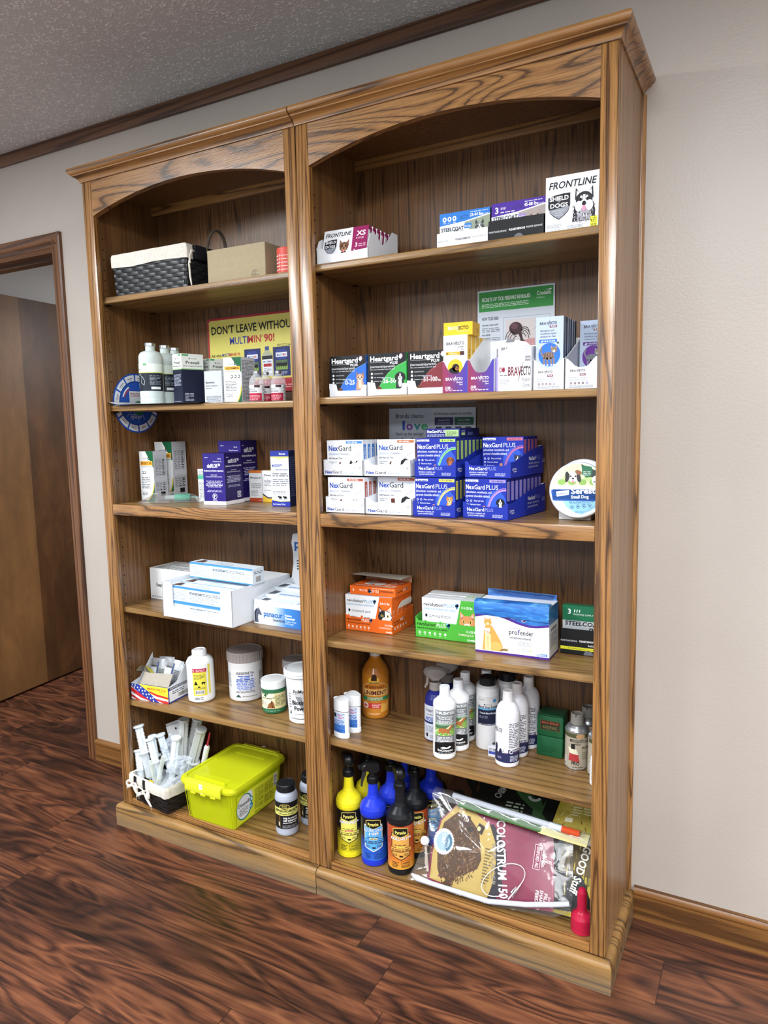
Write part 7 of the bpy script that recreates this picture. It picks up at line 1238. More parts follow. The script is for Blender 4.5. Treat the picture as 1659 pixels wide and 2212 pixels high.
def wound(x, y, yaw, label):
    t = thing('spray_bottle', label, 'bottle', at('R5', x, y), yaw, 'blue trigger sprays', tl('R5')); r = .0302
    mb = MB(); mb.lathe([(0, 0), (.026, 0), (r, .004), (r, .108), (.029, .122), (.023, .136), (.0155, .144), (.0135, .148)], P('#20256c', .25), 40); F = Round(r, -100); rect(mb, F, -.045, .006, .09, .100, '#b9bdc8', 1); text(mb, F, 'Vetericyn', -.008, .088, .010, '#2a2f3a', .036, .4); text(mb, F, 'ANTIMICROBIAL', -.006, .078, .0045, '#4a5060', .034); text(mb, F, 'WOUND', -.008, .062, .012, '#2a4f9c', .04, 1.8); rect(mb, F, -.045, .054, .09, .006, '#1d2a5a', 2); lines(mb, F, -.028, .03, .05, .018, 5, '#70788a', 2, 3); ell(mb, F, -.022, .02, .004, .006, '#1d1e24', 2); lines(mb, F, -.012, .012, .03, .01, 3, '#70788a', 2, 5); mb.build('bottle_body', t)
    mb = MB(); mb.lathe([(.0165, .145), (.0175, .146), (.0175, .164), (.0155, .168)], TRG, 26); mb.build('collar', t)
    prof = [(-.034, .196), (-.030, .206), (-.012, .214), (.014, .212), (.030, .203), (.034, .196), (.030, .184), (.016, .174), (.012, .168), (-.012, .168), (-.018, .176), (-.030, .184)]
    mb = MB(); R = 9
    vs = []; n = len(prof); ks = [-1, -.7, 0, .7, 1]
    for k in ks: s_ = 1-.32*k*k; vs += [(p[0]*s_, k*.0135, .190+(p[1]-.190)*s_) for p in prof]
    fs = [(j*n+i, j*n+(i+1) % n, (j+1)*n+(i+1) % n, (j+1)*n+i) for j in range(len(ks)-1) for i in range(n)] + [tuple(range(n))[::-1], tuple(range((len(ks)-1)*n, len(ks)*n))]
    mb.add(vs, fs, TRG, True); mb.build('trigger_head', t)
    mb = MB(); mb.prism([(-.026, .184), (-.019, .186), (-.020, .164), (-.028, .150), (-.031, .152), (-.026, .166)], 'y', -.005, .005, TRG); mb.build('trigger', t); return t
wound(1.106, .165, 28, 'blue trigger spray with a grey head, behind the grey labelled horse bottles')
wound(1.112, .236, 18, 'blue trigger spray at the very back, its grey head showing over the other')
def thrush(x, y, yaw, label, first):
    r = .0308; mb = MB(); mb.lathe([(0, 0), (.027, 0), (r-.0008, .003), (r, .007), (r, .147), (r-.001, .153), (r-.004, .1565), (.020, .163), (.0145, .166), (.0135, .17)], PLW, 44); F = Round(r, -58); G = '#71777a'
    rect(mb, F, -.032, .030, .058, .110, G, 1); rect(mb, F, .026, .020, .014, .120, '#b9bcc0', 1); lines(mb, F, .027, .045, .012, .09, 18, '#5a5d62', 2, 3); rect(mb, F, -.034, .018, .063, .028, '#131416', 2); poly(mb, F, [(-.032, .046), (.028, .046), (.028, .048), (-.002, .052), (-.032, .048)], '#131416', 2); stroke(mb, F, [(-.032, .048), (-.002, .0525), (.028, .048)], .001, '#c9ccd0', 3)
    rect(mb, F, -.032, .137, .058, .003, '#c9ccd0', 2); text(mb, F, 'THRUSHTOX', -.003, .127, .0078, '#eef0f2', .054, 1.6, l=4); text(mb, F, 'Water Resistant Protection', -.003, .1185, .0046, '#e6e8ea', .046, 1, l=4); text(mb, F, 'Without Bandaging', -.003, .113, .0046, '#e6e8ea', .036, 1, l=4); lines(mb, F, -.028, .102, .05, .009, 3, '#e0e2e6', 3, 4, .5, 'c')
    rect(mb, F, -.032, .068, .058, .034, '#6f9a4a', 2); rect(mb, F, -.032, .088, .058, .014, '#4a6a4a', 3); rect(mb, F, -.032, .097, .058, .005, '#8aa48a', 4); lines(mb, F, -.03, .069, .054, .014, 3, '#9ac060', 3, 6, .5)
    HC = '#a8683a'; ell(mb, F, -.008, .083, .013, .0065, HC, 5); poly(mb, F, [(.0, .084), (.008, .088), (.012, .096), (.018, .097), (.022, .093), (.016, .091), (.013, .086), (.006, .078)], HC, 5); poly(mb, F, [(-.002, .088), (.006, .094), (.011, .0975), (.013, .096), (.006, .088)], '#e2cfa8', 6); stroke(mb, F, [(-.02, .084), (-.028, .080), (-.03, .074)], .003, '#e2cfa8', 5)
    for a, b, c in ((-.017, -.019, .071), (-.011, -.007, .071), (.0, .006, .073), (.004, .012, .0705)): stroke(mb, F, [(a, .08), (b, c)], .0024, HC, 5); ell(mb, F, b, c, .0018, .0016, '#eee6d8', 6)
    lines(mb, F, -.026, .052, .046, .014, 4, '#dfe1e4', 3, 8, .5, 'c'); poly(mb, F, [(-.016, .034), (-.008, .038), (.002, .036), (.01, .040), (.014, .037), (.006, .033), (-.006, .032)], '#eceef0', 4); text(mb, F, 'firstCompanion', -.002, .025, .006, '#eceef0', .042, 1.4, l=4); lines(mb, F, -.022, .020, .04, .003, 1, '#a0a4a8', 3, 3); barcode(mb, F, .0285, .024, .006, .02, 3, True)
    mc = MB(); mc.lathe([(.0138, .167), (.0142, .168), (.0142, .172), (.0136, .1725), (.0136, .193), (.0128, .1955), (0, .1955)], P('#e2e5e9', .35), 32); mc.box(-.003, .003, -.0146, -.013, .186, .190, P('#d4d7db', .35))
    return obj_bottle('hoof_bottle', label, 'R5', x, y, (('bottle_body', mb), ('flip_cap', mc)), group='grey labelled horse bottles', yaw=yaw)
thrush(1.171, .081, 0, 'front white bottle with a galloping horse on its grey label', 1)
thrush(1.1845, .1428, -6, 'second grey labelled horse bottle, just behind the front one', 0)
thrush(1.180, .2047, -4, 'third grey labelled horse bottle, hidden except for its right edge', 0)
thrush(1.2275, .2468, 0, 'white capped bottle at the very back, behind the grey horse bottles', 0)
def bsp(x, y, yaw, label):
    r = .0308; mb = MB(); mb.lathe([(0, 0), (.0285, 0), (r, .003), (r, .168), (.0295, .173), (.0245, .177), (.0225, .179), (.022, .183)], P('#dcdcde', .35), 44); F = Round(r, -60); rect(mb, F, -.034, .072, .09, .046, '#191e36', 1); rect(mb, F, -.034, .118, .09, .034, '#c9c8c8', 1); rect(mb, F, -.034, .115, .066, .005, '#5a9cc4', 2); lines(mb, F, -.03, .141, .016, .004, 2, '#70747c', 2, 3); rect(mb, F, .010, .137, .010, .008, '#3a8cc0', 2); ell(mb, F, -.013, .1305, .002, .002, '#33363e', 2); text(mb, F, 'vetone', -.002, .129, .0045, '#6a6e78', .018); text(mb, F, 'Blood Stop Powder', -.002, .1205, .0068, '#1c1e24', .06, 1.2, l=4); text(mb, F, 'Controls Minor Bleeding', -.004, .104, .005, '#dfe2ea', .046, .8, l=4); lines(mb, F, -.028, .092, .026, .007, 2, '#8a90a8', 3, 4); lines(mb, F, -.028, .074, .056, .003, 1, '#b4b8c8', 3, 5); lines(mb, F, .035, .078, .012, .06, 10, '#9a9eac', 2, 8)
    mc = MB(); mc.lathe([(.0222, .178), (.0228, .179), (.0228, .196), (.0205, .200), (0, .2005)], P('#141416', .35), 32); return obj_bottle('powder_bottle', label, 'R5', x, y, (('bottle_body', mb), ('black_cap', mc)), group='black capped powder bottles', yaw=yaw)
bsp(1.2525, .1885, 0, 'white bottle with a black cap and navy label, left of the shampoo bottles')
bsp(1.2892, .2470, -14, 'black capped white bottle at the back, behind the navy labelled one')
def shamp(x, y, yaw, label):
    r = .0312; mb = MB(); mb.lathe([(0, 0), (.0275, 0), (r-.0006, .003), (r, .007), (r, .134), (.0302, .144), (.0265, .156), (.0215, .164), (.0165, .168), (.0145, .17)], P('#e2e2e8', .28), 44); F = Round(r, -60); rect(mb, F, -.05, .014, .105, .026, '#262b50', 1); poly(mb, F, [(-.044, .04), (-.036, .04), (-.034, .054), (-.036, .062), (-.039, .064), (-.044, .056)], '#1c2040', 2); poly(mb, F, [(-.03, .04), (-.02, .04), (-.021, .048), (-.024, .052), (-.027, .049)], '#1c2040', 2); stroke(mb, F, [(-.02, .041), (-.016, .046), (-.017, .05)], .001, '#1c2040', 2); stroke(mb, F, [(-.016, .041), (.055, .041)], .001, '#b06a8a', 2); rect(mb, F, -.004, .014, .034, .036, '#262b50', 2)
    text(mb, F, 'CHLORHEX-C\u00ae', -.045, .094, .0125, '#26282e', .05, .2, al='c', l=3); lines(mb, F, -.003, .055, .03, .068, 15, '#5a5c66', 2, 3); arc(mb, F, .004, .044, .003, .0052, 20, 340, '#e6e8f0', 3, 14); text(mb, F, 'Stratford', .0185, .0445, .005, '#e6e8f0', .018, 1.2, l=4); lines(mb, F, .001, .018, .026, .016, 5, '#c9cce0', 3, 5); lines(mb, F, -.034, .024, .012, .006, 2, '#a0a4c0', 3, 4)
    mc = MB(); mc.lathe([(.0138, .168), (.0142, .169), (.0135, .1975), (.0125, .199), (.0105, .1985), (.0095, .1975), (0, .1975)], P('#d6d4d4', .4), 30); return obj_bottle('shampoo_bottle', label, 'R5', x, y, (('bottle_body', mb), ('disc_cap', mc)), group='white shampoo bottles', yaw=yaw)
shamp(1.3345, .118, 0, 'front white shampoo bottle with a navy foot and pet silhouettes')
shamp(1.3395, .1815, -14, 'middle white shampoo bottle of the row with navy feet')
shamp(1.3515, .2445, -26, 'rearmost white shampoo bottle, its shoulder showing behind the other two')
mb, F, R, T, L = carton(.0235, .030, .030, '#c9ccd4'); rect(mb, F, .002, .008, .02, .008, '#3a4a9c', 1); lines(mb, F, .003, .018, .018, .008, 2, '#4a4d58', 2, 3); ell(mb, T, .012, .02, .007, .01, '#3a3d44', 1); place(mb, 'medicine_box', 'R5', 1.277, .130, 0, 'tiny grey and blue box tucked between powder and shampoo bottles', 'box')
TIN = P('#1d5a38', .3); t = thing('green_tin', 'square dark green tin beside the shampoo bottles', 'tin', at('R5', 1.3885, .2005), 1, None, tl('R5'))
def tinbox(h, sign):
    mb = MB(); mb.box(0, .071, 0, .062, 0, h, TIN, .004); F, R, *_ = sides(.071, .062, h); F.O = F.O + Vector((0, -.0001, 0))
    if sign: rect(mb, F, .010, .018, .052, .026, '#22301f', 1); stroke(mb, F, [(.010, .018), (.062, .018), (.062, .044), (.010, .044), (.010, .018)], .0012, '#6a4a34', 2); text(mb, F, 'BAG BALM', .036, .035, .0065, '#b0503c', .044, 1.6, l=4); lines(mb, F, .016, .022, .04, .009, 3, '#8a7a50', 3, 3)
    else: lines(mb, F, .012, .012, .046, .02, 4, '#174a2e', 2, 4)
    return mb
tinbox(.056, False).build('lower_tin', t); tinbox(.056, True).build('upper_tin', t, (0, 0, .0565)); MB().box(.001, .07, .001, .061, .1125, .1165, P('#184a2e', .3), .0015).build('lid', t)
def mosq(x, y, yaw, label, grp='beige spray cans'):
    r = .0295; t = thing('aerosol_can', label, 'spray can', at('R5', x, y), yaw, grp, tl('R5'))
    mb = MB(); mb.lathe([(0, .0), (.0285, 0, METAL), (.0298, .0012), (.0298, .003), (r, .0042, P('#a89f8e', .3)), (r, .098, METAL), (.0302, .0995), (.0302, .1015), (.0285, .1035), (.026, .109), (.0215, .114), (.0165, .1165)], METAL, 44); F = Round(r, -58)
    rect(mb, F, -.05, .086, .1, .011, '#4a4e34', 1); ell(mb, F, .0, .091, .0115, .0065, '#b9946c', 3, 20); text(mb, F, 'MOSQUITO & FLY', .002, .0745, .0085, '#2a2a26', .058, .8, l=4); text(mb, F, 'SPRAY', -.008, .0675, .0045, '#2a2a26', .016, .8, l=4); poly(mb, F, [(-.032, .06), (-.01, .056), (-.006, .045), (-.002, .03), (-.026, .034)], '#d9d4bc', 2); poly(mb, F, [(-.028, .044), (-.005, .042), (-.002, .022), (-.03, .024)], '#a83a3a', 3); rect(mb, F, -.024, .056, .010, .014, '#1c1c18', 3); lines(mb, F, .004, .058, .024, .007, 2, '#3a3a34', 3, 3); lines(mb, F, .004, .03, .024, .022, 4, '#8a826e', 3, 5); text(mb, F, 'PRO', -.012, .014, .009, '#2a2420', .02, 1.4, l=4); lines(mb, F, -.02, .007, .03, .004, 1, '#5a5448', 3, 5); barcode(mb, F, -.045, .008, .008, .024, 3, True); mb.build('can_body', t)
    mb = MB(); mb.lathe([(.0166, .115), (.0172, .116), (.0165, .141), (.0155, .1425), (.0135, .1425), (.013, .139), (0, .138)], P('#8a8680', .45), 30); mb.box(-.0008, .0008, -.0172, -.0128, .137, .1432, P('#2a2826', .5)); mb.build('spray_cap', t); return t
mosq(1.4985, .1885, 0, 'front beige spray can with a grey cap, right of the green tin')
mosq(1.5135, .2465, 0, 'beige spray can behind, of which mainly the grey cap shows')
mosq(1.5605, .173, 12, 'third beige spray can, just visible at the bookcase upright')
mb = MB(); r = .0205; mb.lathe([(0, 0), (.018, 0), (r, .003), (r, .062), (.019, .070), (.013, .077), (.010, .079)], PLW, 32); F = Round(r, -70); barcode(mb, F, -.022, .014, .012, .05, 2, True); lines(mb, F, -.008, .012, .022, .045, 10, '#5a6a8a', 2, 3); mc = MB(); mc.lathe([(.0115, .077), (.012, .078), (.012, .09), (0, .0905)], P('#a8342c', .35), 24)
obj_bottle('small_bottle', 'small white bottle with a barcode, half hidden by the right upright', 'R5', 1.5705, .113, (('bottle_body', mb), ('cap', mc)))

# ---- bottom shelf, right: spray bottles, pouches, calf bag, nipple
BLK = P('#121315', .3)
def pyr(x, y, yaw, body, top, lab, fade, title, head, label, kind):
    r = .0385; t = thing('spray_bottle', label, 'bottle', (x, y, .0968), yaw, 'long necked fly spray bottles')
    bm_ = P(body, .32); mb = MB(); mb.lathe([(0, 0), (.033, 0), (.0372, .004), (r-.001, .012), (r-.0016, .018), (r-.0016, .146), (r, .149), (.0395, .156), (.0388, .166), (.0345, .177), (.026, .185), (.0185, .192), (.0155, .202), (.0138, .222), (.0132, .240)], bm_, 48); F = Round(r-.0015, -57)
    GL = NT('fade_label'); sp = GL.n('SeparateXYZ'); GL.l(GL.n('TexCoord').outputs['Object'], sp.inputs[0]); GL.set(Base_Color=GL.ramp(GL.math('DIVIDE', sp.outputs[2], .15), [(.12, fade[0]), (.38, fade[1]), (.62, fade[2])]), Roughness=.35)
    rect(mb, F, -.055, .020, .112, .126, GL.m, 1); X = -.004
    shield = [(X-.026, .126), (X-.026, .060), (X, .048), (X+.026, .060), (X+.026, .126)]; poly(mb, F, [(a*1.0, b) for a, b in shield], lab, 2); stroke(mb, F, shield+[shield[0]], .0022, '#1a1512' if kind != 'blue' else '#e8e2c8', 3)
    nm = [(X-.020, .138), (X-.010, .1405), (X+.010, .1405), (X+.020, .138), (X+.020, .122), (X, .116), (X-.020, .122)]; poly(mb, F, [(X+(a-X)*1.09, .128+(b-.128)*1.12) for a, b in nm], '#c9b866', 4); poly(mb, F, nm, '#15130f', 5); text(mb, F, 'Pyranha', X, .1245, .0095, '#ddd46e', .030, 1.6, l=7)
    for i, s_ in enumerate(title): text(mb, F, s_, X+.001-.0, .107-.010*i-.0, .0088 if len(title) == 1 or i == 0 else .0085, '#15161a', .060 if len(s_) > 9 else .030 if len(s_) < 7 else .046, 2.2, .2, l=5); text(mb, F, s_, X+.001, .107-.010*i, .0088 if i == 0 else .0085, '#f2f4f6', .058 if len(s_) > 9 else .028 if len(s_) < 7 else .044, 1.2, .2, l=8)
    lines(mb, F, X-.018, .0905 if len(title) == 1 else .0885, .036, .004, 1, '#2a241c', 5, 3); rect(mb, F, X-.029, .072, .060, .0125, lab, 5); stroke(mb, F, [(X-.029, .072), (X+.031, .072), (X+.031, .0845), (X-.029, .0845), (X-.029, .072)], .0012, '#2a1c14', 6); rect(mb, F, X-.011, .083, .022, .005, {'yellow': '#b0382a', 'blue': '#e6e2a8', 'black': '#e0cf5a'}[kind], 7); lines(mb, F, X-.009, .0842, .018, .0028, 1, '#f2e8d8' if kind == 'yellow' else '#2a241c', 8, 5); lines(mb, F, X-.026, .0735, .054, .008, 2, '#2a241c', 6, 8)
    ell(mb, F, X+.001, .059, .0055, .0026, '#1a1512', 5); stroke(mb, F, [(X-.003, .0605), (X-.006, .063)], .0008, '#1a1512', 5); lines(mb, F, X-.022, .060, .013, .008, 3, '#3a2e20', 5, 4); lines(mb, F, X+.009, .060, .013, .008, 3, '#3a2e20', 5, 6)
    lines(mb, F, X-.026, .026, .02, .018, 4, '#3a3020' if kind != 'blue' else '#1a2c6a', 4, 5); stroke(mb, F, [(X+.001, .026), (X+.026, .026), (X+.026, .045), (X+.001, .045), (X+.001, .026)], .0007, '#2a2018' if kind != 'blue' else '#1a2c6a', 4); text(mb, F, 'CAUTION', X+.0135, .0365, .0042, '#1c1510' if kind != 'blue' else '#14225a', .018, 1.6, l=5); lines(mb, F, X+.003, .027, .021, .008, 3, '#3a3020' if kind != 'blue' else '#1a2c6a', 5, 7)
    mb.build('bottle_body', t); mb = MB(); mb.lathe([(.0138, .236), (.0162, .237), (.0162, .252), (.0145, .256), (.011, .258), (.0105, .266), (.0118, .267)], BLK, 26)
    for i in range(26): a = 2*pi*i/26; mb.tube([(.0163*cos(a), .0163*sin(a), .238), (.0163*cos(a), .0163*sin(a), .2515)], .0006, BLK, 3)
    mb.build('collar', t)
    if head is not None:
        hr = (0, 0, radians(head)); mb = MB()
        pr = [(-.036, .278), (-.034, .290), (-.022, .297), (.002, .302), (.016, .302), (.024, .294), (.025, .282), (.020, .270), (.010, .264), (-.010, .264), (-.014, .272), (-.030, .274)]
        ks = [-1, -.6, 0, .6, 1]; vs = []
        for k in ks: s_ = 1-.22*k*k; vs += [(-.004+(p[0]+.004)*s_, k*.0125, .283+(p[1]-.283)*s_) for p in pr]
        m_ = len(pr); mb.add(vs, [(j*m_+i, j*m_+(i+1) % m_, (j+1)*m_+(i+1) % m_, (j+1)*m_+i) for j in range(4) for i in range(m_)]+[tuple(range(m_))[::-1], tuple(range(4*m_, 5*m_))], BLK, True); mb.box(-.042, -.033, -.006, .006, .279, .291, BLK, .002); mb.build('trigger_head', t, None, hr)
        mb = MB(); mb.prism([(-.028, .276), (-.018, .276), (-.020, .262), (-.027, .246), (-.031, .228), (-.035, .229), (-.032, .250)], 'y', -.006, .006, P('#2a2b2e', .35)); mb.build('trigger', t, None, hr)
    return t
YL = ('#d8c92a', ['#cfc22c', '#a89a24', '#141310'], '#e6dc6a'); 
def yel(x, y, yaw, head, lb): return pyr(x, y, yaw, '#dccf22', None, '#e4da66', ('#d4c622', '#b0a21e', '#15140f'), ['WIPE N\u2019 SPRAY\u2122'], head, lb, 'yellow')
def blu(x, y, yaw, head, lb): return pyr(x, y, yaw, '#1f35c0', None, '#58a4e8', ('#2a64cc', '#1f50b8', '#0f0f1c'), ['EQUINE SPRAY', '& WIPE'], head, lb, 'blue')
def blk(x, y, yaw, head, lb): return pyr(x, y, yaw, '#15161a', None, '#d9a04e', ('#e0a038', '#c8662c', '#b04a26'), ['NULLI-FLY\u2122'], head, lb, 'black')
yel(.8705, .0705, 0, -45, 'front yellow spray bottle with a yellow label, left end of the bottom shelf')
blu(.954, .0665, 0, 38, 'front bright blue spray bottle whose black trigger points left')
blk(1.0415, .0645, 0, -48, 'front black spray bottle with an orange label')
yel(.8865, .1555, 8, -40, 'yellow spray bottle standing behind the front yellow one')
blu(.9655, .1555, -5, -75, 'blue spray bottle behind the front blue one')
blk(1.0435, .154, 4, -42, 'black orange labelled spray bottle behind the front black one')
blu(.9735, .2355, 5, -60, 'dark blue spray bottle against the back panel, behind the other blue ones')
blu(1.0585, .2345, 0, -50, 'blue spray bottle in the back corner beside the clear bag')
# pouches leaning in a heap: slanted frame shared by the clear bag and the maroon pouch
SV = Vector((0, .112, .2)).normalized(); SN = Vector((1, 0, 0)).cross(SV)
def slab(name, pts, org, th, label, cat, group=None, bulge=.006, parent=None, m='#7a2340', U=Vector((1, 0, 0)), V=SV):
    """a filled pouch: outline in slanted coordinates, domed on both faces"""
    mb = MB(); N = U.cross(V); cx = sum(p[0] for p in pts)/len(pts); cy = sum(p[1] for p in pts)/len(pts); dense = []
    for i, p in enumerate(pts):
        q = pts[(i+1) % len(pts)]
        for k in range(6): dense.append((p[0]+(q[0]-p[0])*k/6, p[1]+(q[1]-p[1])*k/6))
    n = len(dense); org = Vector(org); lv = [1, .9, .72, .45, .0001]
    for sgn in (1, -.25):
        vs = []
        for f in lv: h = bulge*(1-f**2.2)*sgn; vs += [org+U*(cx+(p[0]-cx)*f)+V*(cy+(p[1]-cy)*f)+N*(h if sgn > 0 else h) for p in dense]
        mb.add(vs, [(j*n+i, j*n+(i+1) % n, (j+1)*n+(i+1) % n, (j+1)*n+i) for j in range(len(lv)-1) for i in range(n)], m, True)
    return mb
class Dome:
    """printing that follows a domed pouch face"""
    def __init__(s, org, pts, bulge, U=Vector((1,0,0)), V=SV, off=.0004): s.o, s.U, s.V, s.N = Vector(org), U, V, U.cross(V); s.p = pts; s.b = bulge; s.cx = sum(q[0] for q in pts)/len(pts); s.cy = sum(q[1] for q in pts)/len(pts); s.strip = .012; s.off = off
    def __call__(s, u, v, l=1):
        f = 0; dx, dy = u-s.cx, v-s.cy
        for i, p in enumerate(s.p):
            q = s.p[(i+1) % len(s.p)]; ex, ey = q[0]-p[0], q[1]-p[1]; den = dx*ey-dy*ex
            if abs(den) < 1e-12: continue
            t = ((p[0]-s.cx)*ey-(p[1]-s.cy)*ex)/den
            if t > 0:
                w = ((p[0]-s.cx)*dy-(p[1]-s.cy)*dx)/den
                if -1e-6 <= w <= 1+1e-6: f = max(f, 1/t)
        return s.o+s.U*u+s.V*v+s.N*(s.b*(1-min(f, 1)**2.2)+s.off+EPS*2*l)
HEAPM = {'k': P('#17181a', .35)}
O1 = (1.085, .0215, .1015)
# back pouches, lying higher against the heap
def pouch_at(org, pts, m, label, deco, bulge=.008, U=Vector((1,0,0)), V=SV, grp='feed pouches heaped on the bottom shelf'):
    mb = slab('p', pts, org, 0, '', '', None, bulge, None, m, U, V); F = Dome(org, pts, bulge, U, V); deco(mb, F); o = mb.build('feed_pouch'); return tag(o, label, 'pouch', grp)
V2 = Vector((0, .17, .075)).normalized(); V3 = Vector((.02, .16, .10)).normalized()
def deco_good(mb, F):
    poly(mb, F, [(.055, .002), (.175, .002), (.175, .25), (.055, .25)], '#b8a53c', 1); poly(mb, F, [(.06, .10), (.17, .10), (.17, .21), (.06, .21)], '#5a4a24', 2)
    R = random.Random(3)
    for i in range(60): a, b = R.uniform(.062, .165), R.uniform(.075, .2); stroke(mb, F, [(a, b), (a+R.uniform(-.004, .004), b-R.uniform(.01, .03))], .0022, R.choice(('#2c2210', '#7a6a2c', '#4a3c1c', '#c4b45c')), 3)
    text(mb, F, 'The GOOD Stuff', .108, .135, .020, '#eceae0', .16, 1.6, rot=-pi/2-.2, l=5, al='c'); lines(mb, F, .04, .03, .008, .2, 3, '#c4c4b8', 3, 3); text(mb, F, 'deltavita.com', .0475, .06, .006, '#e4e4e0', .05, 1, rot=-pi/2, l=4); rect(mb, F, .055, .018, .12, .0008, '#6a5c1c', 3)
gp = [(0, 0), (.178, 0), (.178, .26), (0, .26)]
pouch_at((1.415, .062, .1025), gp, P('#1b1c1e', .3), 'black and golden pouch with big white slanted lettering, behind the red nipple', deco_good, .006, Vector((1, .03, 0)).normalized(), Vector((0, .130, .2)).normalized())
def deco_jumbo(mb, F):
    poly(mb, F, [(.16, .0), (.31, .0), (.31, .12), (.16, .12)], '#2c4a2a', 1); text(mb, F, 'JUMBO', .15, .085, .020, '#8a8a84', .07, 1.4, rot=-pi/2-.3, l=4); arc(mb, F, .25, .08, .012, .020, 200, 340, '#9a9c96', 3, 10); rect(mb, F, .225, .085, .05, .014, '#5a5c58', 3); text(mb, F, 'OXFORD AG', .25, .089, .007, '#b4b6b0', .044, 1.2, l=5); poly(mb, F, [(0, 0), (.10, 0), (.08, .13), (0, .13)], '#3a2418', 1); lines(mb, F, .18, .02, .05, .03, 3, '#8a9a84', 3, 4)
pouch_at((1.135, .137, .279), [(0, 0), (.36, 0), (.36, .14), (0, .13)], P('#141512', .4), 'dark green and black pouch lying at the back of the heap of pouches', deco_jumbo, .006, Vector((1, 0, .035)).normalized(), V2)
def deco_yel(mb, F):
    R = random.Random(5)
    for i in range(26): a, b = R.uniform(.01, .09), R.uniform(.01, .10); stroke(mb, F, [(a, b), (a+R.uniform(-.006, .006), b+R.uniform(-.01, .01))], .0022, R.choice(('#d8cf94', '#8a7a30', '#6a5c24')), 2)
    rect(mb, F, .03, .04, .02, .012, '#ddd8b8', 3); lines(mb, F, .04, .06, .05, .03, 4, '#d6cf9c', 3, 5); stroke(mb, F, [(.02, .112), (.10, .112)], .002, '#1a1a12', 3)
pouch_at((1.448, .106, .286), [(0, .0), (.108, -.006), (.112, .15), (.0, .15)], varied('golden_pouch', '#9c8a34', '#b5a34c', 20, .35), 'golden yellow pouch corner at the right end of the heap', deco_yel, .005, Vector((1, 0, .06)).normalized(), V3)
# the maroon colostrum pouch
MA = varied('maroon_pouch', '#74203c', '#842a48', 12, .3)
cp = [(.052, .010), (.236, .006), (.396, .028), (.394, .07), (.382, .150), (.372, .214), (.25, .218), (.10, .216), (.062, .17), (.05, .09)]
def deco_col(mb, F):
    gold = [(.06, .02), (.228, .008), (.236, .05), (.238, .10), (.228, .15), (.205, .188), (.16, .208), (.10, .212), (.066, .168), (.056, .09)]; poly(mb, F, gold, '#b39a55', 1); poly(mb, F, [(.222, .0), (.240, .0), (.262, .045), (.262, .13), (.245, .16), (.215, .192), (.205, .188), (.228, .15), (.238, .10), (.236, .05)], '#26222a', 2)
    calf = [(.10, .012), (.118, .006), (.135, .04), (.165, .058), (.19, .075), (.198, .10), (.19, .13), (.18, .165), (.15, .19), (.11, .20), (.075, .165), (.066, .11), (.078, .05)]; poly(mb, F, calf, '#4a3018', 3)
    R = random.Random(11)
    for i in range(700):
        a, b = R.uniform(.066, .195), R.uniform(.012, .195); q = R.choice(('#63462a', '#775533', '#432b18', '#382412', '#856339', '#553a20')); dx, dy = R.uniform(-.006, .006), R.uniform(-.010, .002)
        if (a-.130)**2/.0036+(b-.110)**2/.0072 < 1: stroke(mb, F, [(a, b), (a+dx, b+dy)], .0022, q, 4)
    ell(mb, F, .155, .165, .010, .006, '#1c100a', 6); poly(mb, F, [(.128, .175), (.152, .170), (.148, .196), (.126, .198)], '#3a1c22', 6); text(mb, F, '150', .138, .181, .009, '#d9cfc0', .014, 1, l=7, rot=-.1); poly(mb, F, [(.17, .168), (.188, .158), (.194, .180), (.176, .186)], '#2a1e1c', 6); ell(mb, F, .178, .172, .005, .006, '#c9b88a', 7)
    ell(mb, F, .084, .118, .028, .030, '#d8dde2', 6, 28)
    for i in range(28): a = 2*pi*i/28; ell(mb, F, .084+.028*cos(a), .118+.030*sin(a), .0035, .0035, '#d8dde2', 6, 8)
    ell(mb, F, .084, .118, .022, .024, '#9ab4c4', 7, 24); arc(mb, F, .084, .118, .019, .026, 300, 60+360, '#3a6a84', 8, 12); text(mb, F, 'CALF', .079, .126, .009, '#f0f2f4', .026, 1.6, l=9, rot=-pi/2); text(mb, F, 'FRIENDLY', .090, .116, .007, '#3a5a70', .034, 1.2, l=9, rot=-pi/2)
    text(mb, F, 'COLOSTRUM 150', .2405, .1135, .0235, '#e8e4e6', .185, 1.4, rot=-pi/2+.2, l=6); text(mb, F, 'REPLACER', .227, .095, .0115, '#8a8478', .098, .4, rot=-pi/2+.14, l=5)
    lines(mb, F, .205, .045, .02, .09, 12, '#6a5a34', 4, 3); rect(mb, F, .3335, .113, .0165, .058, '#84304c', 5); stroke(mb, F, [(.3335, .113), (.350, .113), (.350, .171), (.3335, .171), (.3335, .113)], .0013, '#d6c4cc', 6); text(mb, F, 'OXFORD AG', .3385, .142, .0082, '#e6dce0', .05, 1.2, rot=-pi/2, l=6)
    for i in range(9): a = radians(-75+150*i/8); stroke(mb, F, [(.353+.004*cos(a), .142+.006*sin(a)), (.353+.0125*cos(a), .142+.022*sin(a))], .0022, '#dccfd4', 6)
    for i, s_ in enumerate(('Just', 'FILL', 'SHAKE', 'FEED')): text(mb, F, s_, .382-.011*i, .052, .008 if i else .006, '#e0d2d8', (.014, .024, .034, .028)[i], 1.4 if i else .3, rot=-pi/2, l=6)
    for i in range(4): text(mb, F, ('GRAMS', '150 G OF', 'BOVINE', 'PROTEIN')[i], .335-.008*i, .195, .0055, '#8a4a60', .03, .8, rot=-pi/2, l=6)
    stroke(mb, F, [(.392, .06), (.378, .145)], .0008, '#b06a82', 6); stroke(mb, F, [(.236, .206), (.30, .206), (.366, .204)], .0008, '#9c4a64', 6)
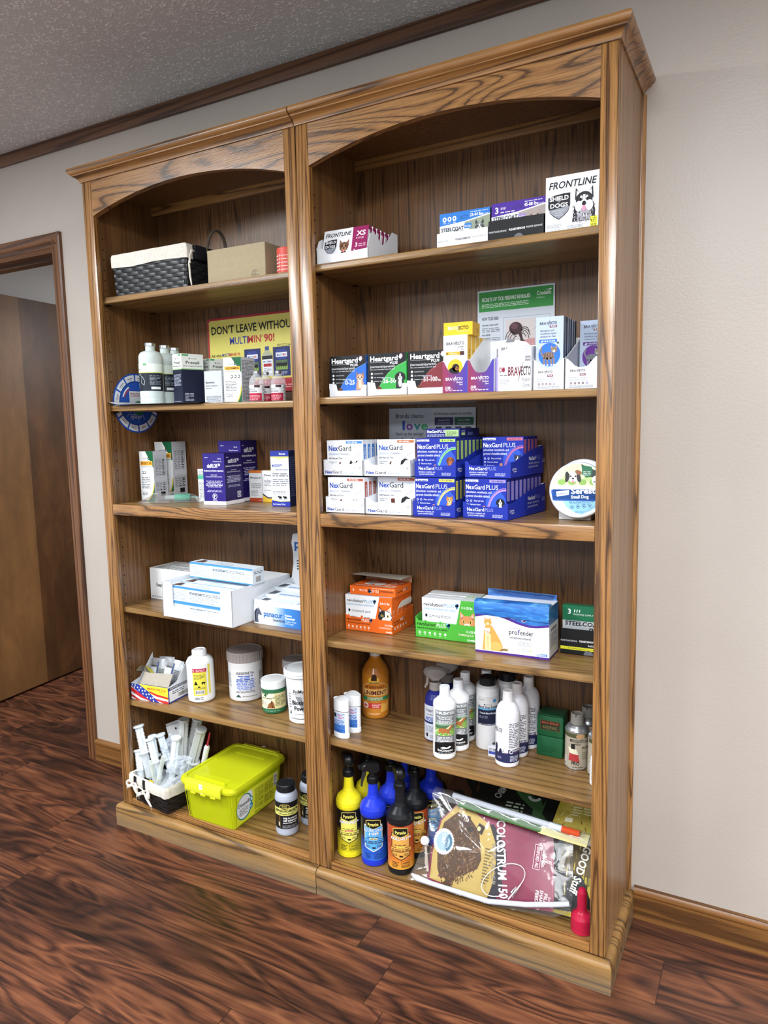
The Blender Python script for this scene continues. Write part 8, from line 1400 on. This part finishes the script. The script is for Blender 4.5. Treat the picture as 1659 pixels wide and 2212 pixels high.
pouch_at(O1, cp, MA, 'maroon and gold pouch with a brown calf and big white lettering, inside the clear bag', deco_col, .011)
bt = thing('clear_bag', 'clear plastic bag with a tube and white cap, wrapped round the maroon pouch', 'bag', (0, 0, 0))
bp_ = [(-.004, .002), (.07, .0015), (.24, .001), (.40, .018), (.437, .040), (.440, .070), (.425, .2), (.365, .232), (.25, .228), (.15, .232), (.045, .240), (.026, .236), (.03, .12), (.014, .05)]
mb = MB(); R = random.Random(8)
mbs = slab('b', bp_, (1.085, .0205, .1008), 0, '', '', None, .016, None, CLEAR2); 
for i, v in enumerate(mbs.v): n_ = SN*(.0016*sin(v[0]*95+v[2]*60)+.0014*sin(v[0]*43-v[2]*130)); mbs.v[i] = (v[0]+n_.x, v[1]+n_.y, v[2]+n_.z)
mbs.build('bag_film', bt)
def SP(u, v, o=0): return tuple(Vector(O1)+Vector((1, 0, 0))*u+SV*v+SN*o)
mb = MB(); TUBE = glassy('milky_tube', '#dfe6f2', .5, .2); path = [SP(.010, .016, .006), SP(.03, .012, .012), SP(.073, .010, .015), (SP(.15, .010, .017)), SP(.236, .010, .018), SP(.33, .028, .018), SP(.40, .047, .017), SP(.436, .058, .014)]; mb.tube(path, [.0035, .0085, .0062, .0062, .0064, .0064, .0064, .0062], TUBE, 12); mb.build('feeding_tube', bt)
mb = MB(); mb.lathe([(0, 0), (.0105, 0), (.0112, .001), (.0112, .011), (.0098, .0128), (0, .0135)], P('#e4e8ec', .3), 28)
for i in range(28): a = 2*pi*i/28; mb.tube([(.0113*cos(a), .0113*sin(a), .001), (.0113*cos(a), .0113*sin(a), .0105)], .0005, P('#e4e8ec', .3), 3)
c_o = mb.build('screw_cap', bt, SP(.035, .108, .013)); c_o.rotation_mode = 'QUATERNION'; c_o.rotation_quaternion = Vector((0, 0, 1)).rotation_difference(SN)
mb = MB(); mb.tube([SP(.036, .094, .010), SP(.040, .085, .011), SP(.048, .055, .012), SP(.056, .035, .011)], [.004, .003, .0055, .0035], glassy('valve_tube', '#cfc4b8', .35, .15), 10); mb.build('valve', bt)
mb = MB(); pts = [SP(.265+.05*cos(a)*.9+.03*sin(a), .068+.045*sin(a), .0165) for a in [2*pi*i/24 for i in range(22)]]; mb.tube(pts, .0011, P('#e6dfe6', .3), 6); mb.tube([SP(.29, .045, .0165), SP(.30, .062, .017), SP(.295, .035, .0165), SP(.312, .07, .0165), SP(.285, .028, .0165)], .0018, P('#eae6ea', .3), 6); mb.build('loose_cord', bt)
# wrapped tubes lying across the heap
tt = thing('tube_packet', 'wrapped milky tube with an orange end lying across the top of the pouches', 'packet', (0, 0, 0)); a_, b_ = Vector((1.180, .118, .322)), Vector((1.532, .094, .3135))
mb = MB(); mb.tube([a_, a_+(b_-a_)*.8], .0075, TUBE, 14); mb.tube([a_+(b_-a_)*.78, a_+(b_-a_)*.88], [.0085, .0082], P('#c9d3e0', .25), 14); mb.build('milky_tube', tt)
mb = MB(); mb.tube([a_+(b_-a_)*.87, a_+(b_-a_)*.97, b_], [.0088, .0088, .0085], glassy('orange_sheath', '#d8542a', .75, .15), 16); mb.build('orange_end', tt)
d_ = (b_-a_).normalized(); n2 = Vector((0, -.5, .86)); w2 = n2.cross(d_)
def film(u, v): p = a_+d_*(-.06+.46*u); return tuple(p+w2*(.034*(v-.55))+n2*(.010*sin(pi*v)-.008+.0015*sin(40*u+9*v)))
mb = MB(); mb.grid(film, 30, 8, CLEAR); mb.build('clear_wrapper', tt)
mb = MB(); mb.grid(lambda u, v: tuple(a_+d_*(.25+.125*u)+w2*(.034*(v-.3)-.014)+n2*(-.0105+.003*u*u)), 6, 4, P('#cfc78a', .5)); mb.build('paper_backing', tt)
mb = MB(); mb.grid(lambda u, v: tuple(a_+d_*(.02+.235*u)+w2*(.030*(v-.2)-.016)+n2*(-.010)), 6, 4, P('#3f6a34', .5)); mb.build('green_backing', tt)
mb = MB(); RD = P('#b01c3c', .3); mb.lathe([(0, 0), (.0262, 0), (.0272, .002), (.0268, .012), (.0268, .030), (.0262, .036), (.0225, .043), (.016, .048), (.0135, .051), (.0122, .058), (.0118, .09), (.0114, .099), (.0085, .1065), (.004, .1095), (0, .11)], RD, 40); mb.lathe([(.0274, .0105), (.0277, .012), (.0274, .0135)], RD, 40); mb.lathe([(.0128, .052), (.0134, .0535), (.0126, .055)], RD, 30)
tag(mb.build('feeding_nipple', None, (1.5505, .045, .0968)), 'dark red rubber feeding nipple standing by the right upright of the bottom shelf', 'nipple')
